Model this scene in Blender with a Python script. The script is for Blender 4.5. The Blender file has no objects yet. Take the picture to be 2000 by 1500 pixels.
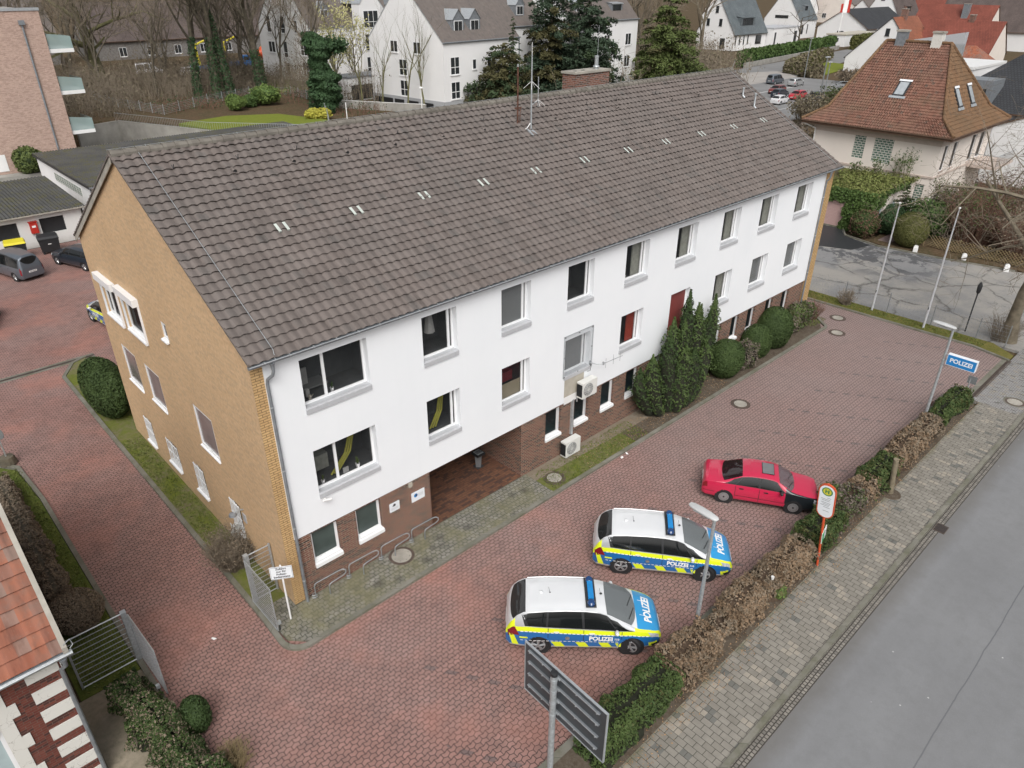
import bpy, bmesh, math, random
import numpy as np
from mathutils import Vector, Matrix
R = math.radians
C = bpy.context.scene.collection
S = bpy.context.scene
# ---------------------------------------------------------------- camera
cam = bpy.data.cameras.new('camera'); co = bpy.data.objects.new('camera', cam); C.objects.link(co)
cam.sensor_width = 36; cam.lens = 25.455; cam.clip_end = 2000; cam.clip_start = .1
co.matrix_world = Matrix.Translation((-6.7179, -17.5218, 18.2091)) @ Matrix.Rotation(-.7571, 4, 'Z') @ Matrix.Rotation(1.0602, 4, 'X') @ Matrix.Rotation(.0026, 4, 'Z')
S.camera = co
# ---------------------------------------------------------------- sky, sun, exposure (bright overcast)
W = bpy.data.worlds.new("World"); S.world = W; W.use_nodes = True
wn = W.node_tree.nodes; wl = W.node_tree.links
SUN_EL, SUN_AZ = R(48), R(-140)     # azimuth of the light measured from +Y clockwise
sk = wn.new('ShaderNodeTexSky'); sk.sky_type = 'NISHITA'; sk.sun_disc = False
sk.sun_elevation = SUN_EL; sk.sun_rotation = SUN_AZ; sk.air_density = 1.0; sk.dust_density = 6.0; sk.ozone_density = 1.0
hs = wn.new('ShaderNodeHueSaturation'); hs.inputs['Saturation'].default_value = .22
wl.new(sk.outputs[0], hs.inputs['Color']); wl.new(hs.outputs[0], wn['Background'].inputs[0])
wn['Background'].inputs[1].default_value = .11
sun = bpy.data.lights.new('sun', 'SUN'); so = bpy.data.objects.new('sun', sun); C.objects.link(so)
sun.energy = 1.0; sun.angle = R(35); sun.color = (1, .97, .93)
_d = Vector((math.sin(SUN_AZ)*math.cos(SUN_EL), math.cos(SUN_AZ)*math.cos(SUN_EL), math.sin(SUN_EL)))
so.rotation_euler = _d.to_track_quat('Z', 'Y').to_euler()
S.view_settings.view_transform = 'Standard'; S.view_settings.look = 'None'; S.view_settings.gamma = 1
S.view_settings.exposure = 0.45
S.render.engine = 'CYCLES'
S.cycles.max_bounces = 5; S.cycles.transparent_max_bounces = 6; S.cycles.diffuse_bounces = 3; S.cycles.glossy_bounces = 2
rnd = random.Random(7); nr = np.random.default_rng(7)

# ---------------------------------------------------------------- material helpers
MATS = {}
class N:
    def __init__(s, name, rough=.8, metal=0, spec=.3):
        s.m = bpy.data.materials.new(name); s.m.use_nodes = True
        s.t = s.m.node_tree; s.n = s.t.nodes; s.l = s.t.links; s.b = s.n['Principled BSDF']
        s.b.inputs['Roughness'].default_value = rough; s.b.inputs['Metallic'].default_value = metal
        s.b.inputs['Specular IOR Level'].default_value = spec
        MATS[name] = s.m; s.cache = {}
    def put(s, sock, v):
        if hasattr(v, 'is_output') or isinstance(v, bpy.types.NodeSocket): s.l.new(v, sock)
        elif isinstance(v, (tuple, list)) and len(v) == 3 and sock.type == 'RGBA': sock.default_value = (*v, 1)
        else: sock.default_value = v
    def uv(s):
        if 'uv' not in s.cache: s.cache['uv'] = s.n.new('ShaderNodeTexCoord').outputs['UV']
        return s.cache['uv']
    def pos(s):
        if 'pos' not in s.cache: s.cache['pos'] = s.n.new('ShaderNodeNewGeometry').outputs['Position']
        return s.cache['pos']
    def obj(s):
        return s.n.new('ShaderNodeTexCoord').outputs['Object']
    def math(s, op, a, b=0., c=0.):
        n = s.n.new('ShaderNodeMath'); n.operation = op
        s.put(n.inputs[0], a); s.put(n.inputs[1], b); s.put(n.inputs[2], c); return n.outputs[0]
    def sep(s, v):
        n = s.n.new('ShaderNodeSeparateXYZ'); s.put(n.inputs[0], v); return n.outputs
    def comb(s, x, y, z=0.):
        n = s.n.new('ShaderNodeCombineXYZ'); s.put(n.inputs[0], x); s.put(n.inputs[1], y); s.put(n.inputs[2], z); return n.outputs[0]
    def vm(s, op, a, b):
        n = s.n.new('ShaderNodeVectorMath'); n.operation = op; s.put(n.inputs[0], a)
        s.put(n.inputs['Scale' if op == 'SCALE' else 1], b); return n.outputs[0]
    def noise(s, scale, detail=3, rough=.55, v=None, out=0, dist=0):
        n = s.n.new('ShaderNodeTexNoise'); s.put(n.inputs['Vector'], v if v is not None else s.pos())
        n.inputs['Scale'].default_value = scale; n.inputs['Detail'].default_value = detail; n.inputs['Roughness'].default_value = rough
        n.inputs['Distortion'].default_value = dist
        return n.outputs[out]
    def vor(s, scale, feature='F1', v=None, out='Distance', rnd_=1):
        n = s.n.new('ShaderNodeTexVoronoi'); n.feature = feature; s.put(n.inputs['Vector'], v if v is not None else s.pos())
        n.inputs['Scale'].default_value = scale; n.inputs['Randomness'].default_value = rnd_; return n.outputs[out]
    def ramp(s, f, lo, hi, a=0., b=1.):
        n = s.n.new('ShaderNodeMapRange'); s.put(n.inputs[0], f); n.inputs[1].default_value = lo; n.inputs[2].default_value = hi
        n.inputs[3].default_value = a; n.inputs[4].default_value = b; return n.outputs[0]
    def mix(s, f, a, b, mode='MIX'):
        n = s.n.new('ShaderNodeMix'); n.data_type = 'RGBA'; n.blend_type = mode
        s.put(n.inputs[0], f); s.put(n.inputs[6], a); s.put(n.inputs[7], b); return n.outputs[2]
    def white(s, v):
        n = s.n.new('ShaderNodeTexWhiteNoise'); n.noise_dimensions = '3D'; s.put(n.inputs[0], v); return n.outputs
    def brick(s, bw, bh, mort, v=None, off=.5, c1=(0, 0, 0), c2=(1, 1, 1), cm=(.5, .5, .5), smooth=.1, freq=2):
        n = s.n.new('ShaderNodeTexBrick'); s.put(n.inputs['Vector'], v if v is not None else s.uv()); n.offset = off; n.offset_frequency = freq
        for k, x in (('Color1', c1), ('Color2', c2), ('Mortar', cm)): s.put(n.inputs[k], x)
        for k, x in (('Scale', 1), ('Mortar Size', mort), ('Mortar Smooth', smooth), ('Brick Width', bw), ('Row Height', bh), ('Bias', 0)): n.inputs[k].default_value = x
        return n.outputs
    def bump(s, h, dist=.01, strength=.6):
        n = s.n.new('ShaderNodeBump'); s.put(n.inputs['Height'], h); n.inputs['Distance'].default_value = dist; n.inputs['Strength'].default_value = strength
        s.l.new(n.outputs[0], s.b.inputs['Normal'])
    def col(s, v): s.put(s.b.inputs['Base Color'], v); return s
    def rough(s, v): s.put(s.b.inputs['Roughness'], v); return s

def plain(name, c, rough=.6, metal=0., var=.12, scale=3., spec=.4, coat=0, bump=0):
    m = N(name, rough, metal, spec)
    f = m.noise(scale, 4)
    d = tuple(x*(1-var) for x in c); e = tuple(min(1, x*(1+var)) for x in c)
    m.col(m.mix(m.ramp(f, .3, .7), d, e))
    if coat: m.b.inputs['Coat Weight'].default_value = coat; m.b.inputs['Coat Roughness'].default_value = .05
    if bump: m.bump(m.noise(scale*8, 4), bump)
    return m.m

def brickwork(name, c1, c2, cm, bw=.25, bh=.077, mort=.006, third=None, patch=.25, rough=.85, bumpd=.006, patchcol=None):
    m = N(name, rough)
    b = m.brick(bw, bh, mort, c1=c1, c2=c2, cm=cm)
    col = b[0]
    if third:   # a share of bricks in a third colour
        s = m.sep(m.uv()); row = m.math('FLOOR', m.math('DIVIDE', s[1], bh))
        sh = m.math('MULTIPLY', m.math('MODULO', m.math('ABSOLUTE', row), 2.), .5)
        cx = m.math('FLOOR', m.math('ADD', m.math('DIVIDE', s[0], bw), sh))
        w = m.white(m.comb(cx, row))[0]
        k = m.math('MULTIPLY', m.math('GREATER_THAN', w, .72), m.math('SUBTRACT', 1., b[1]))
        col = m.mix(k, col, third)
    f = m.ramp(m.noise(.35, 5), .3, .7, 1-patch, 1+patch*.6)
    f2 = m.ramp(m.noise(9, 3), .3, .7, .9, 1.1)
    col = m.mix(1., col, m.comb(f, f, f), 'MULTIPLY'); col = m.mix(1., col, m.comb(f2, f2, f2), 'MULTIPLY')
    if patchcol: col = m.mix(m.ramp(m.noise(.5, 6, .65), .55, .75, 0, .5), col, patchcol)
    m.col(col); m.bump(m.math('SUBTRACT', 1., b[1]), bumpd)
    return m.m

def zig(m, v, au, av, pu, pv):
    """wavy outlines of interlocking pavers: triangle waves added across each joint direction"""
    s = m.sep(v)
    tu = m.math('PINGPONG', s[0], pu); tv = m.math('PINGPONG', s[1], pv)
    return m.comb(m.math('ADD', s[0], m.math('MULTIPLY', tv, av)), m.math('ADD', s[1], m.math('MULTIPLY', tu, au)))

def mk_materials():
    # red interlocking pavers
    m = N('red_paver', .8)
    v = zig(m, m.uv(), .42, .0, .112, .084)
    b = m.brick(.225, .1425, .0125, v=v, c1=(.245, .122, .099), c2=(.32, .162, .134), cm=(.045, .029, .025), smooth=.25)
    big = m.noise(.16, 4, .6); mid = m.noise(1.1, 5, .65)
    col = m.mix(m.ramp(big, .35, .65, 0, .6), b[0], m.mix(b[1], (.30, .212, .195), (.075, .06, .055)))
    # worn wheel lanes, redder where fresh
    col = m.mix(m.math('MULTIPLY', m.ramp(m.noise(.3, 3), .5, .68, 0, .5), m.ramp(m.sep(m.pos())[0], 22, 4, .1, 1)), col, (.40, .16, .115), 'MIX')
    col = m.mix(m.ramp(mid, .5, .72, 0, .34), col, (.09, .06, .056))
    f = m.ramp(m.noise(3.5, 6, .7), .25, .75, .78, 1.2); col = m.mix(1., col, m.comb(f, f, f), 'MULTIPLY')
    col = m.mix(m.ramp(m.sep(m.pos())[0], 4, 30, .15, .72), col, m.mix(b[1], (.275, .222, .21), (.09, .07, .065)))
    # a few slate-grey stones marking bays: rows every 2.6 m along x, crossing at y lines
    s = m.sep(m.uv()); 
    w = m.white(m.comb(m.math('FLOOR', m.math('DIVIDE', s[0], .45)), m.math('FLOOR', m.math('DIVIDE', s[1], .285))))[0]
    xx = m.math('ADD', s[0], m.math('MULTIPLY', s[1], .62))
    st = m.math('LESS_THAN', m.math('ABSOLUTE', m.math('SUBTRACT', m.math('FLOORED_MODULO', xx, 2.75), 1.4)), .09)
    dy = m.math('LESS_THAN', m.math('FLOORED_MODULO', s[1], .57), .285)
    inlot = m.math('MULTIPLY', m.math('LESS_THAN', s[1], -4.6), m.math('GREATER_THAN', s[0], .5))
    k = m.math('MULTIPLY', m.math('MULTIPLY', st, dy), inlot)
    col = m.mix(m.math('MULTIPLY', k, m.math('SUBTRACT', .55, b[1])), col, (.09, .095, .10))
    # efflorescence flecks along the drive
    fl = m.math('MULTIPLY', m.ramp(m.noise(22, 2), .66, .7), m.ramp(m.noise(.5, 2, v=m.vm('MULTIPLY', m.pos(), (2.2, .35, 1))), .56, .64))
    col = m.mix(m.math('MULTIPLY', fl, .55), col, (.5, .42, .36))
    m.col(col); m.bump(m.math('SUBTRACT', 1., b[1]), .008); m.rough(m.ramp(mid, .3, .7, .55, .85))
    # grey-green setts of the footway by the building
    m = N('grey_sett', .85)
    v = zig(m, m.uv(), .5, 0., .10, .1)
    b = m.brick(.2, .165, .013, v=v, c1=(.19, .185, .155), c2=(.25, .24, .21), cm=(.05, .05, .038), smooth=.3)
    col = m.mix(m.ramp(m.noise(.7, 5, .65), .42, .62, 0, .75), b[0], (.17, .16, .09))
    f = m.ramp(m.noise(5, 5), .3, .7, .8, 1.15); col = m.mix(1., col, m.comb(f, f, f), 'MULTIPLY')
    col = m.mix(m.ramp(m.vor(1.3, v=m.vm('ADD', m.pos(), (-.1, .35, 0))), .1, .35, .5, 0), col, (.04, .04, .035))
    m.col(col); m.bump(m.math('SUBTRACT', 1., b[1]), .01)
    # sidewalk slabs: running bond across the walk
    def slab(name, bw, bh, c1, c2, moss=True):
        m = N(name, .85)
        s = m.sep(m.uv()); v = m.comb(s[1], s[0])
        b = m.brick(bw, bh, .009, v=v, c1=c1, c2=c2, cm=(.07, .065, .055), smooth=.2)
        row = m.math('FLOOR', m.math('DIVIDE', s[0], bh)); sh = m.math('MULTIPLY', m.math('FLOORED_MODULO', row, 2.), .5)
        w = m.white(m.comb(m.math('FLOOR', m.math('ADD', m.math('DIVIDE', s[1], bw), sh)), row))
        col = m.mix(m.math('MULTIPLY', m.math('GREATER_THAN', w[0], .94), m.math('SUBTRACT', 1., b[1])), b[0], (.15, .148, .135))
        col = m.mix(m.math('MULTIPLY', m.math('LESS_THAN', w[0], .1), m.math('SUBTRACT', 1., b[1])), col, (.31, .28, .235))
        f = m.ramp(m.noise(2.5, 6, .65), .25, .75, .82, 1.14); col = m.mix(1., col, m.comb(f, f, f), 'MULTIPLY')
        if moss:
            e = m.ramp(m.math('ADD', s[1], m.math('MULTIPLY', m.noise(1.6, 5), .8)), -10.75, -10.35, 0, .75)
            col = m.mix(e, col, (.11, .11, .05))
        m.col(col); m.bump(m.math('SUBTRACT', 1., b[1]), .006)
    slab('sidewalk_slab', .31, .205, (.215, .2, .172), (.26, .243, .212))
    slab('small_paver', .2, .1, (.26, .255, .25), (.3, .295, .29), False)
    # asphalt
    m = N('asphalt', .75)
    col = m.mix(m.ramp(m.noise(.25, 5, .6), .3, .7), (.185, .189, .195), (.215, .219, .225))
    col = m.mix(m.ramp(m.noise(60, 2), .55, .75, 0, .5), col, (.32, .32, .32)); col = m.mix(m.ramp(m.noise(2.2, 6, .75), .45, .7, 0, .3), col, (.14, .14, .14))
    s = m.sep(m.pos()); ln = m.math('ADD', m.math('ADD', s[1], 16.22), m.math('MULTIPLY', m.noise(.6, 4), .12))
    col = m.mix(m.math('MULTIPLY', m.math('LESS_THAN', m.math('ABSOLUTE', ln), .018), .6), col, (.08, .082, .09))
    sp = m.math('MULTIPLY', m.math('LESS_THAN', m.vor(1.2), .028), .9); col = m.mix(sp, col, (.6, .6, .58))
    wt = m.ramp(m.noise(.5, 4, .6, v=m.vm('MULTIPLY', m.pos(), (.15, 1.6, 1))), .4, .65, 0, .25); col = m.mix(wt, col, (.15, .15, .152))
    col = m.mix(m.ramp(m.math('ADD', s[1], m.math('MULTIPLY', m.noise(1.5, 5), .5)), -13.6, -13.1, 0, .5), col, (.12, .11, .095))
    m.col(col); m.bump(m.noise(90, 3), .004)
    plain('far_asphalt', (.2, .2, .2), .8, var=.12, scale=.2); plain('concrete_lane', (.33, .31, .29), .85, scale=.3)
    # cracked neighbour yard
    m = N('cracked_concrete', .8)
    p = m.vm('ADD', m.pos(), m.vm('SCALE', m.noise(1.2, 4, out=1), .9))
    ed = m.vor(.24, 'DISTANCE_TO_EDGE', v=p); fine = m.vor(.9, 'DISTANCE_TO_EDGE', v=p)
    base = m.mix(m.ramp(m.noise(.12, 3, v=m.vm('ADD', m.pos(), (3, 0, 0))), .46, .52), (.22, .22, .22), (.30, .285, .26))
    base = m.mix(m.ramp(m.vor(.24, v=p, out='Color') if False else m.noise(.5, 5, .7), .45, .6, 0, .5), base, (.17, .175, .18))
    s = m.sep(m.pos())
    dark = m.math('MULTIPLY', m.ramp(m.noise(.6, 6, .72, dist=.8), .5, .53), m.ramp(s[0], 43.5, 47.5, 0, 1))
    dark = m.math('MULTIPLY', dark, m.ramp(s[1], -4, -1, 0, 1))
    base = m.mix(dark, base, (.07, .072, .078))
    base = m.mix(m.math('MULTIPLY', m.ramp(ed, .0, .03, .85, 0), m.ramp(m.noise(.5, 2), .3, .5)), base, (.05, .047, .04))
    base = m.mix(m.math('MULTIPLY', m.ramp(fine, .0, .02, .6, 0), m.ramp(m.noise(.35, 3), .5, .6)), base, (.08, .075, .07))
    base = m.mix(m.ramp(m.noise(20, 3), .35, .7, 0, .2), base, (.38, .37, .36))
    m.col(base)
    # ground covers
    def ground(name, cols, sc=1.2, b=.02):
        m = N(name, .95, spec=.1)
        a = m.noise(sc, 6, .7); bb = m.noise(sc*9, 4, .6)
        c = m.mix(m.ramp(a, .38, .62), cols[0], cols[1]); c = m.mix(m.ramp(bb, .42, .68, 0, .8), c, cols[2])
        m.col(c); m.bump(bb, b); return m.m
    ground('soil', ((.075, .057, .042), (.11, .088, .066), (.14, .12, .095)))
    ground('pale_soil', ((.2, .165, .125), (.25, .215, .17), (.16, .13, .095)), 1.5)
    ground('moss_soil', ((.13, .15, .03), (.16, .14, .09), (.1, .125, .02)), .9)
    ground('lawn', ((.15, .19, .03), (.2, .21, .04), (.11, .15, .025)), 1.5)
    ground('dark_lawn', ((.07, .105, .02), (.1, .12, .028), (.12, .13, .04)), 1.8)
    ground('dry_grass', ((.15, .135, .042), (.10, .105, .025), (.19, .165, .06)), 1.1)
    ground('sand', ((.23, .2, .15), (.3, .26, .2), (.2, .18, .13)), .8)
    ground('leaf_litter', ((.09, .06, .035), (.065, .058, .03), (.15, .105, .07)), .5)
    ground('gravel', ((.2, .17, .14), (.1, .085, .07), (.32, .29, .25)), 4)
    # stones
    m = N('kerb_stone', .9); s = m.sep(m.uv())
    b = m.brick(1.0, 5., .006, v=m.comb(m.math('ADD', s[0], s[1]), .2), c1=(.17, .165, .14), c2=(.215, .205, .175), cm=(.03, .03, .025))
    col = m.mix(m.ramp(m.noise(1.3, 6, .7), .42, .65, 0, .65), b[0], (.1, .1, .06)); m.col(col); m.bump(m.noise(30, 3), .003)
    m = N('gutter_setts', .9)
    b = m.brick(.13, .12, .016, c1=(.16, .15, .135), c2=(.27, .25, .22), cm=(.045, .04, .035), smooth=.3); m.col(b[0]); m.bump(m.math('SUBTRACT', 1., b[1]), .015)
    plain('concrete', (.30, .29, .265), .9, var=.2, scale=.8, bump=.003); plain('concrete_cap', (.33, .31, .27), .9, var=.2, scale=2)
    # brickwork
    brickwork('yellow_brick', (.545, .37, .215), (.59, .41, .245), (.54, .39, .24), .25, .0833, .005, third=(.51, .36, .22), patch=.06)
    brickwork('yellow_pier_brick', (.50, .32, .15), (.58, .39, .19), (.22, .145, .07), .25, .0833, .011, patch=.1)
    brickwork('red_brown_brick', (.12, .046, .034), (.175, .07, .048), (.33, .265, .205), .25, .0833, .0115, third=(.045, .026, .024), patch=.15)
    brickwork('pink_brick', (.43, .305, .25), (.49, .35, .29), (.48, .38, .33), .25, .083, .005, third=(.37, .255, .21), patch=.06)
    brickwork('chimney_brick', (.17, .065, .045), (.235, .1, .068), (.27, .23, .2), .25, .0833, .012, third=(.09, .05, .04), patch=.2)
    brickwork('porch_clinker', (.13, .06, .038), (.175, .085, .05), (.06, .042, .034), .24, .115, .006, third=(.085, .048, .036), patch=.2)
    brickwork('old_brick', (.13, .035, .025), (.17, .05, .035), (.14, .09, .075), .24, .075, .007, third=(.07, .03, .025), patch=.3, patchcol=(.3, .24, .22))
    brickwork('glass_blocks', (.05, .12, .09), (.09, .16, .12), (.5, .5, .46), .36, .2, .04, patch=.05, rough=.3)
    # renders and paints
    m = N('white_render', .9); q_ = m.ramp(m.noise(1, 4, .6, v=m.vm('MULTIPLY', m.pos(), (3.5, 1, .22))), .5, .8, 1, .985); m.col(m.mix(1., m.comb(q_, q_, q_), m.mix(m.ramp(m.noise(.3, 5, .6), .3, .7), (.76, .785, .81), (.80, .82, .84)), 'MULTIPLY')); m.bump(m.noise(180, 2), .002)
    m = N('white_wall', .9); m.col(m.mix(m.ramp(m.noise(.25, 6, .65), .3, .75), (.74, .74, .74), (.8, .8, .8)))
    m = N('dirty_white_wall', .9); sz = m.sep(m.pos())[2]
    m.col(m.mix(m.ramp(m.math('ADD', sz, m.math('MULTIPLY', m.noise(3, 5), .7)), .9, .2, 0, .6), (.66, .66, .64), (.35, .34, .3)))
    plain('cream_wall', (.70, .64, .585), .9, var=.04, scale=.5); plain('cream_trim', (.50, .42, .37), .85, var=.06)
    m = N('stained_plaster', .85); c = m.vor(2.6, 'DISTANCE_TO_EDGE', v=m.vm('ADD', m.pos(), m.vm('SCALE', m.noise(3, 3, out=1), .6)))
    m.col(m.mix(m.math('MULTIPLY', m.ramp(c, 0, .018, .7, 0), m.ramp(m.noise(1.5, 3), .42, .55)), (.62, .61, .57), (.2, .17, .14)))
    plain('plinth_grey', (.36, .37, .385), .9, var=.06, scale=.6); plain('beige_board', (.42, .39, .33), .8, var=.1)
    plain('white_pvc', (.78, .79, .8), .35, var=.02); plain('grey_pvc', (.16, .17, .175), .4); plain('anthracite', (.035, .037, .04), .45)
    plain('sill_metal', (.47, .48, .50), .5, .1, var=.06, scale=8); plain('zinc', (.24, .26, .28), .45, .35, var=.18, scale=4); plain('zinc_light', (.47, .50, .52), .4, .5, var=.12, scale=6)
    plain('galvanised', (.42, .445, .46), .42, .5, var=.2, scale=14); plain('steel_tube', (.34, .36, .375), .35, .6, var=.15, scale=9)
    plain('dark_metal', (.05, .052, .055), .5, .3); plain('cast_iron', (.1, .075, .062), .8, .2, var=.3, scale=9); plain('rust', (.1, .045, .03), .85, var=.35, scale=8)
    plain('black_plastic', (.022, .023, .025), .5); plain('yellow_plastic', (.62, .53, .03), .45, var=.06); plain('rubber', (.02, .02, .021), .8, var=.2)
    plain('white_paint', (.78, .78, .77), .35, var=.03); plain('lamp_grey', (.48, .49, .49), .5); plain('offwhite_plastic', (.66, .66, .63), .5, var=.06)
    plain('red_paint', (.42, .03, .02), .45); plain('orange_pole', (.55, .085, .03), .45, var=.08); plain('bright_green', (.03, .30, .12), .5)
    plain('sign_white', (.74, .77, .8), .4, var=.02); plain('sign_black', (.02, .02, .025), .5, var=0); plain('sign_blue', (.02, .2, .5), .4, var=.02)
    plain('sign_back', (.095, .105, .115), .42, .55, var=.12, scale=2); plain('stop_yellow', (.62, .55, .05), .5, var=.02); plain('stop_green', (.05, .22, .09), .5, var=.02)
    plain('brown_wood', (.1, .06, .04), .8, var=.2); plain('weathered_wood', (.19, .16, .11), .9, var=.25, scale=6, bump=.01); plain('lattice_wood', (.22, .17, .09), .9, var=.2)
    plain('oxblood_panel', (.20, .045, .04), .55, var=.05); plain('pink_door', (.50, .34, .32), .6, var=.05)
    plain('bark', (.105, .09, .066), .95, var=.35, scale=2.5, bump=.02); plain('pale_bark', (.17, .145, .105), .95, var=.3, scale=3); plain('green_bark', (.13, .125, .06), .95, var=.35, scale=2); plain('twig', (.17, .14, .105), .95, var=.25, scale=5); plain('red_twig', (.15, .085, .06), .95, var=.25, scale=2)
    plain('fabric_white', (.6, .6, .58), .9, var=.1, scale=10); plain('curtain_green', (.55, .56, .49), .9, var=.15, scale=6); plain('curtain_red', (.5, .07, .04), .9, var=.15); plain('blind', (.28, .29, .29), .8, var=.05)
    plain('room_dark', (.11, .115, .118), .9, var=.2, scale=1.5); plain('room_blue', (.03, .075, .085), .9, var=.15); plain('shelf_yellow', (.55, .53, .09), .7); plain('frosted', (.055, .075, .07), .3, var=.25, scale=1.2)
    plain('ochre_film', (.5, .44, .31), .5, var=.12, scale=1); plain('flesh_pink', (.3, .04, .05), .6)
    plain('pot_white', (.7, .7, .7), .4)
    # roof coverings (uv: u along the eave, v up the slope, in metres)
    def tiles(name, c1, c2, c3, tw, th, streak=.5, moss=None, share=.86):
        m = N(name, .8); s = m.sep(m.uv())
        cx = m.math('FLOOR', m.math('DIVIDE', s[0], tw)); cy = m.math('FLOOR', m.math('DIVIDE', s[1], th))
        w = m.white(m.comb(cx, cy)); col = m.mix(w[0], c1, c2)
        w2 = m.white(m.comb(cx, cy, 4.))[0]; col = m.mix(m.ramp(w2, share, 1, 0, .8), col, c3)
        stv = m.noise(1., 4, .65, v=m.comb(m.math('MULTIPLY', s[0], 3.2), m.math('MULTIPLY', s[1], .75)))
        col = m.mix(m.ramp(stv, .5, .72, 0, streak), col, tuple(x*.42 for x in c1))
        col = m.mix(m.ramp(m.noise(.35, 4), .4, .7, 0, .35), col, c3)
        col = m.mix(m.ramp(m.noise(25, 2), .68, .76, 0, .5), col, (.3, .29, .26))
        if moss: col = m.mix(m.ramp(m.noise(.5, 6, .7), .5, .7, 0, .8), col, moss)
        m.col(col); m.bump(m.noise(40, 3), .003); return m
    tiles('brown_tile', (.142, .119, .108), (.172, .147, .135), (.118, .108, .101), .30, .334, .6)
    tiles('ridge_tile', (.16, .145, .125), (.2, .185, .16), (.12, .11, .095), .4, .4, .5)
    tiles('orange_old_tile', (.175, .082, .058), (.235, .12, .085), (.11, .085, .068), .22, .30, .85, moss=(.16, .105, .07))
    tiles('orange_hip_tile', (.16, .095, .055), (.205, .115, .06), (.125, .088, .052), .24, .36, .6, moss=(.14, .085, .045))
    tiles('clay_house_tile', (.25, .085, .05), (.33, .115, .062), (.2, .17, .15), .27, .345, .8, share=.62, moss=(.15, .13, .11))
    tiles('brown_far_tile', (.135, .115, .105), (.16, .138, .125), (.11, .1, .095), .3, .34, .3)
    for nm, c in (('red_far_tile', (.2, .06, .042)), ('orange_far_tile', (.25, .095, .055)), ('dark_far_tile', (.04, .042, .046)), ('slate_far', (.12, .14, .15)), ('maroon_far_tile', (.105, .082, .075))):
        m = N(nm, .6); b = m.brick(.3, .34, .03, c1=c, c2=tuple(x*1.2 for x in c), cm=tuple(x*.45 for x in c)); f = m.ramp(m.noise(.4, 5), .3, .7, .8, 1.2)
        m.col(m.mix(1., b[0], m.comb(f, f, f), 'MULTIPLY'))
    m = N('fibre_cement', .9); c = m.mix(m.ramp(m.noise(.6, 6, .7), .35, .65), (.06, .06, .06), (.10, .10, .098))
    c = m.mix(m.ramp(m.noise(1.2, 6, .75), .5, .6, 0, .85), c, (.085, .08, .03)); c = m.mix(m.ramp(m.noise(6, 4, .7), .5, .62, 0, .6), c, (.05, .05, .048)); m.col(c)
    m = N('bitumen_moss', .95); m.col(m.mix(m.ramp(m.noise(1., 5), .4, .6), (.06, .05, .03), (.1, .1, .03)))
    # glass: dark mirror-like panes through which the room shows
    def glass(name, tint, tr, rough=.03):
        m = N(name, rough, 0, .6); m.col(tint); out = [n for n in m.n if n.type == 'OUTPUT_MATERIAL'][0]
        t = m.n.new('ShaderNodeBsdfTransparent'); t.inputs[0].default_value = (*[.75+.25*x for x in tint], 1)
        mx = m.n.new('ShaderNodeMixShader'); mx.inputs[0].default_value = 1-tr
        m.l.new(t.outputs[0], mx.inputs[1]); m.l.new(m.b.outputs[0], mx.inputs[2]); m.l.new(mx.outputs[0], out.inputs[0])
    glass('window_glass', (.04, .044, .047), .74); glass('sky_tint_glass', (.2, .21, .215), .35, .08); glass('car_glass', (.012, .014, .015), .2, .02); glass('windscreen_glass', (.13, .15, .155), .4, .03); glass('balcony_glass', (.35, .46, .45), .35, .15); glass('screen_plate', (.5, .53, .55), .86, .1)  # sky and tree reflections are put into the tint of windscreens and greyer panes
    plain('dark_pane', (.03, .034, .037), .08, var=.3, scale=.6, spec=.7); plain('frosted_pane', (.36, .44, .45), .5, var=.06); plain('skylight_pane', (.35, .38, .4), .15, var=.1, spec=.8)
    plain('gable_pane', (.20, .18, .175), .1, var=.15, scale=1.5, spec=.8); plain('clear_tile', (.5, .54, .5), .25, spec=.7)  # gable panes: their greyish reflection is put into the base colour
    # car paints
    def paint(name, c, rough=.3, metal=0, coat=.7):
        plain(name, c, rough, metal, var=.015, scale=1, coat=coat)
    paint('silver_paint', (.58, .60, .62), .35, .45); paint('police_blue', (.015, .13, .36)); paint('hood_blue', (.025, .27, .56)); paint('neon_yellow', (.72, .82, .02), .4); paint('roof_silver', (.7, .715, .73), .35, .1)
    paint('car_red', (.5, .02, .065)); paint('car_grey', (.125, .145, .17), .35, .5); paint('car_dark', (.025, .033, .045), .3, .2); paint('car_black', (.012, .015, .018)); paint('car_white', (.6, .6, .61)); paint('car_silver', (.45, .46, .46), .35, .5); paint('car_crimson', (.45, .015, .03)); paint('car_wine', (.16, .03, .025)); paint('truck_blue', (.02, .13, .35))
    plain('rim_silver', (.42, .43, .44), .35, .7, var=.05); plain('rim_dark', (.05, .05, .055), .4, .5); plain('plastic_grey', (.16, .165, .17), .6); plain('lamp_red', (.2, .012, .018), .2, spec=.7); plain('lamp_clear', (.45, .47, .48), .12, spec=.9, var=.25, scale=12); plain('beacon_blue', (.01, .22, .55), .15, spec=.8); plain('beacon_dark', (.01, .05, .16), .1, spec=.9)
    # foliage
    def leaf(name, a, b, c=None):
        m = N(name, .7, spec=.25); f = m.noise(14, 3, .7); g = m.noise(.9, 3)
        col = m.mix(m.ramp(f, .3, .7), a, b)
        if c: col = m.mix(m.ramp(m.noise(5, 3), .5, .62, 0, .85), col, c)
        col = m.mix(m.ramp(g, .35, .65, .0, .35), col, tuple(x*1.5 for x in b))
        m.col(col); m.b.inputs['Subsurface Weight'].default_value = 0
    plain('leaf_core', (.018, .02, .011), .95, var=.3); plain('brown_core', (.075, .05, .033), .95, var=.4, scale=8); plain('dull_wall', (.19, .18, .17), .9, var=.3)
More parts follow.
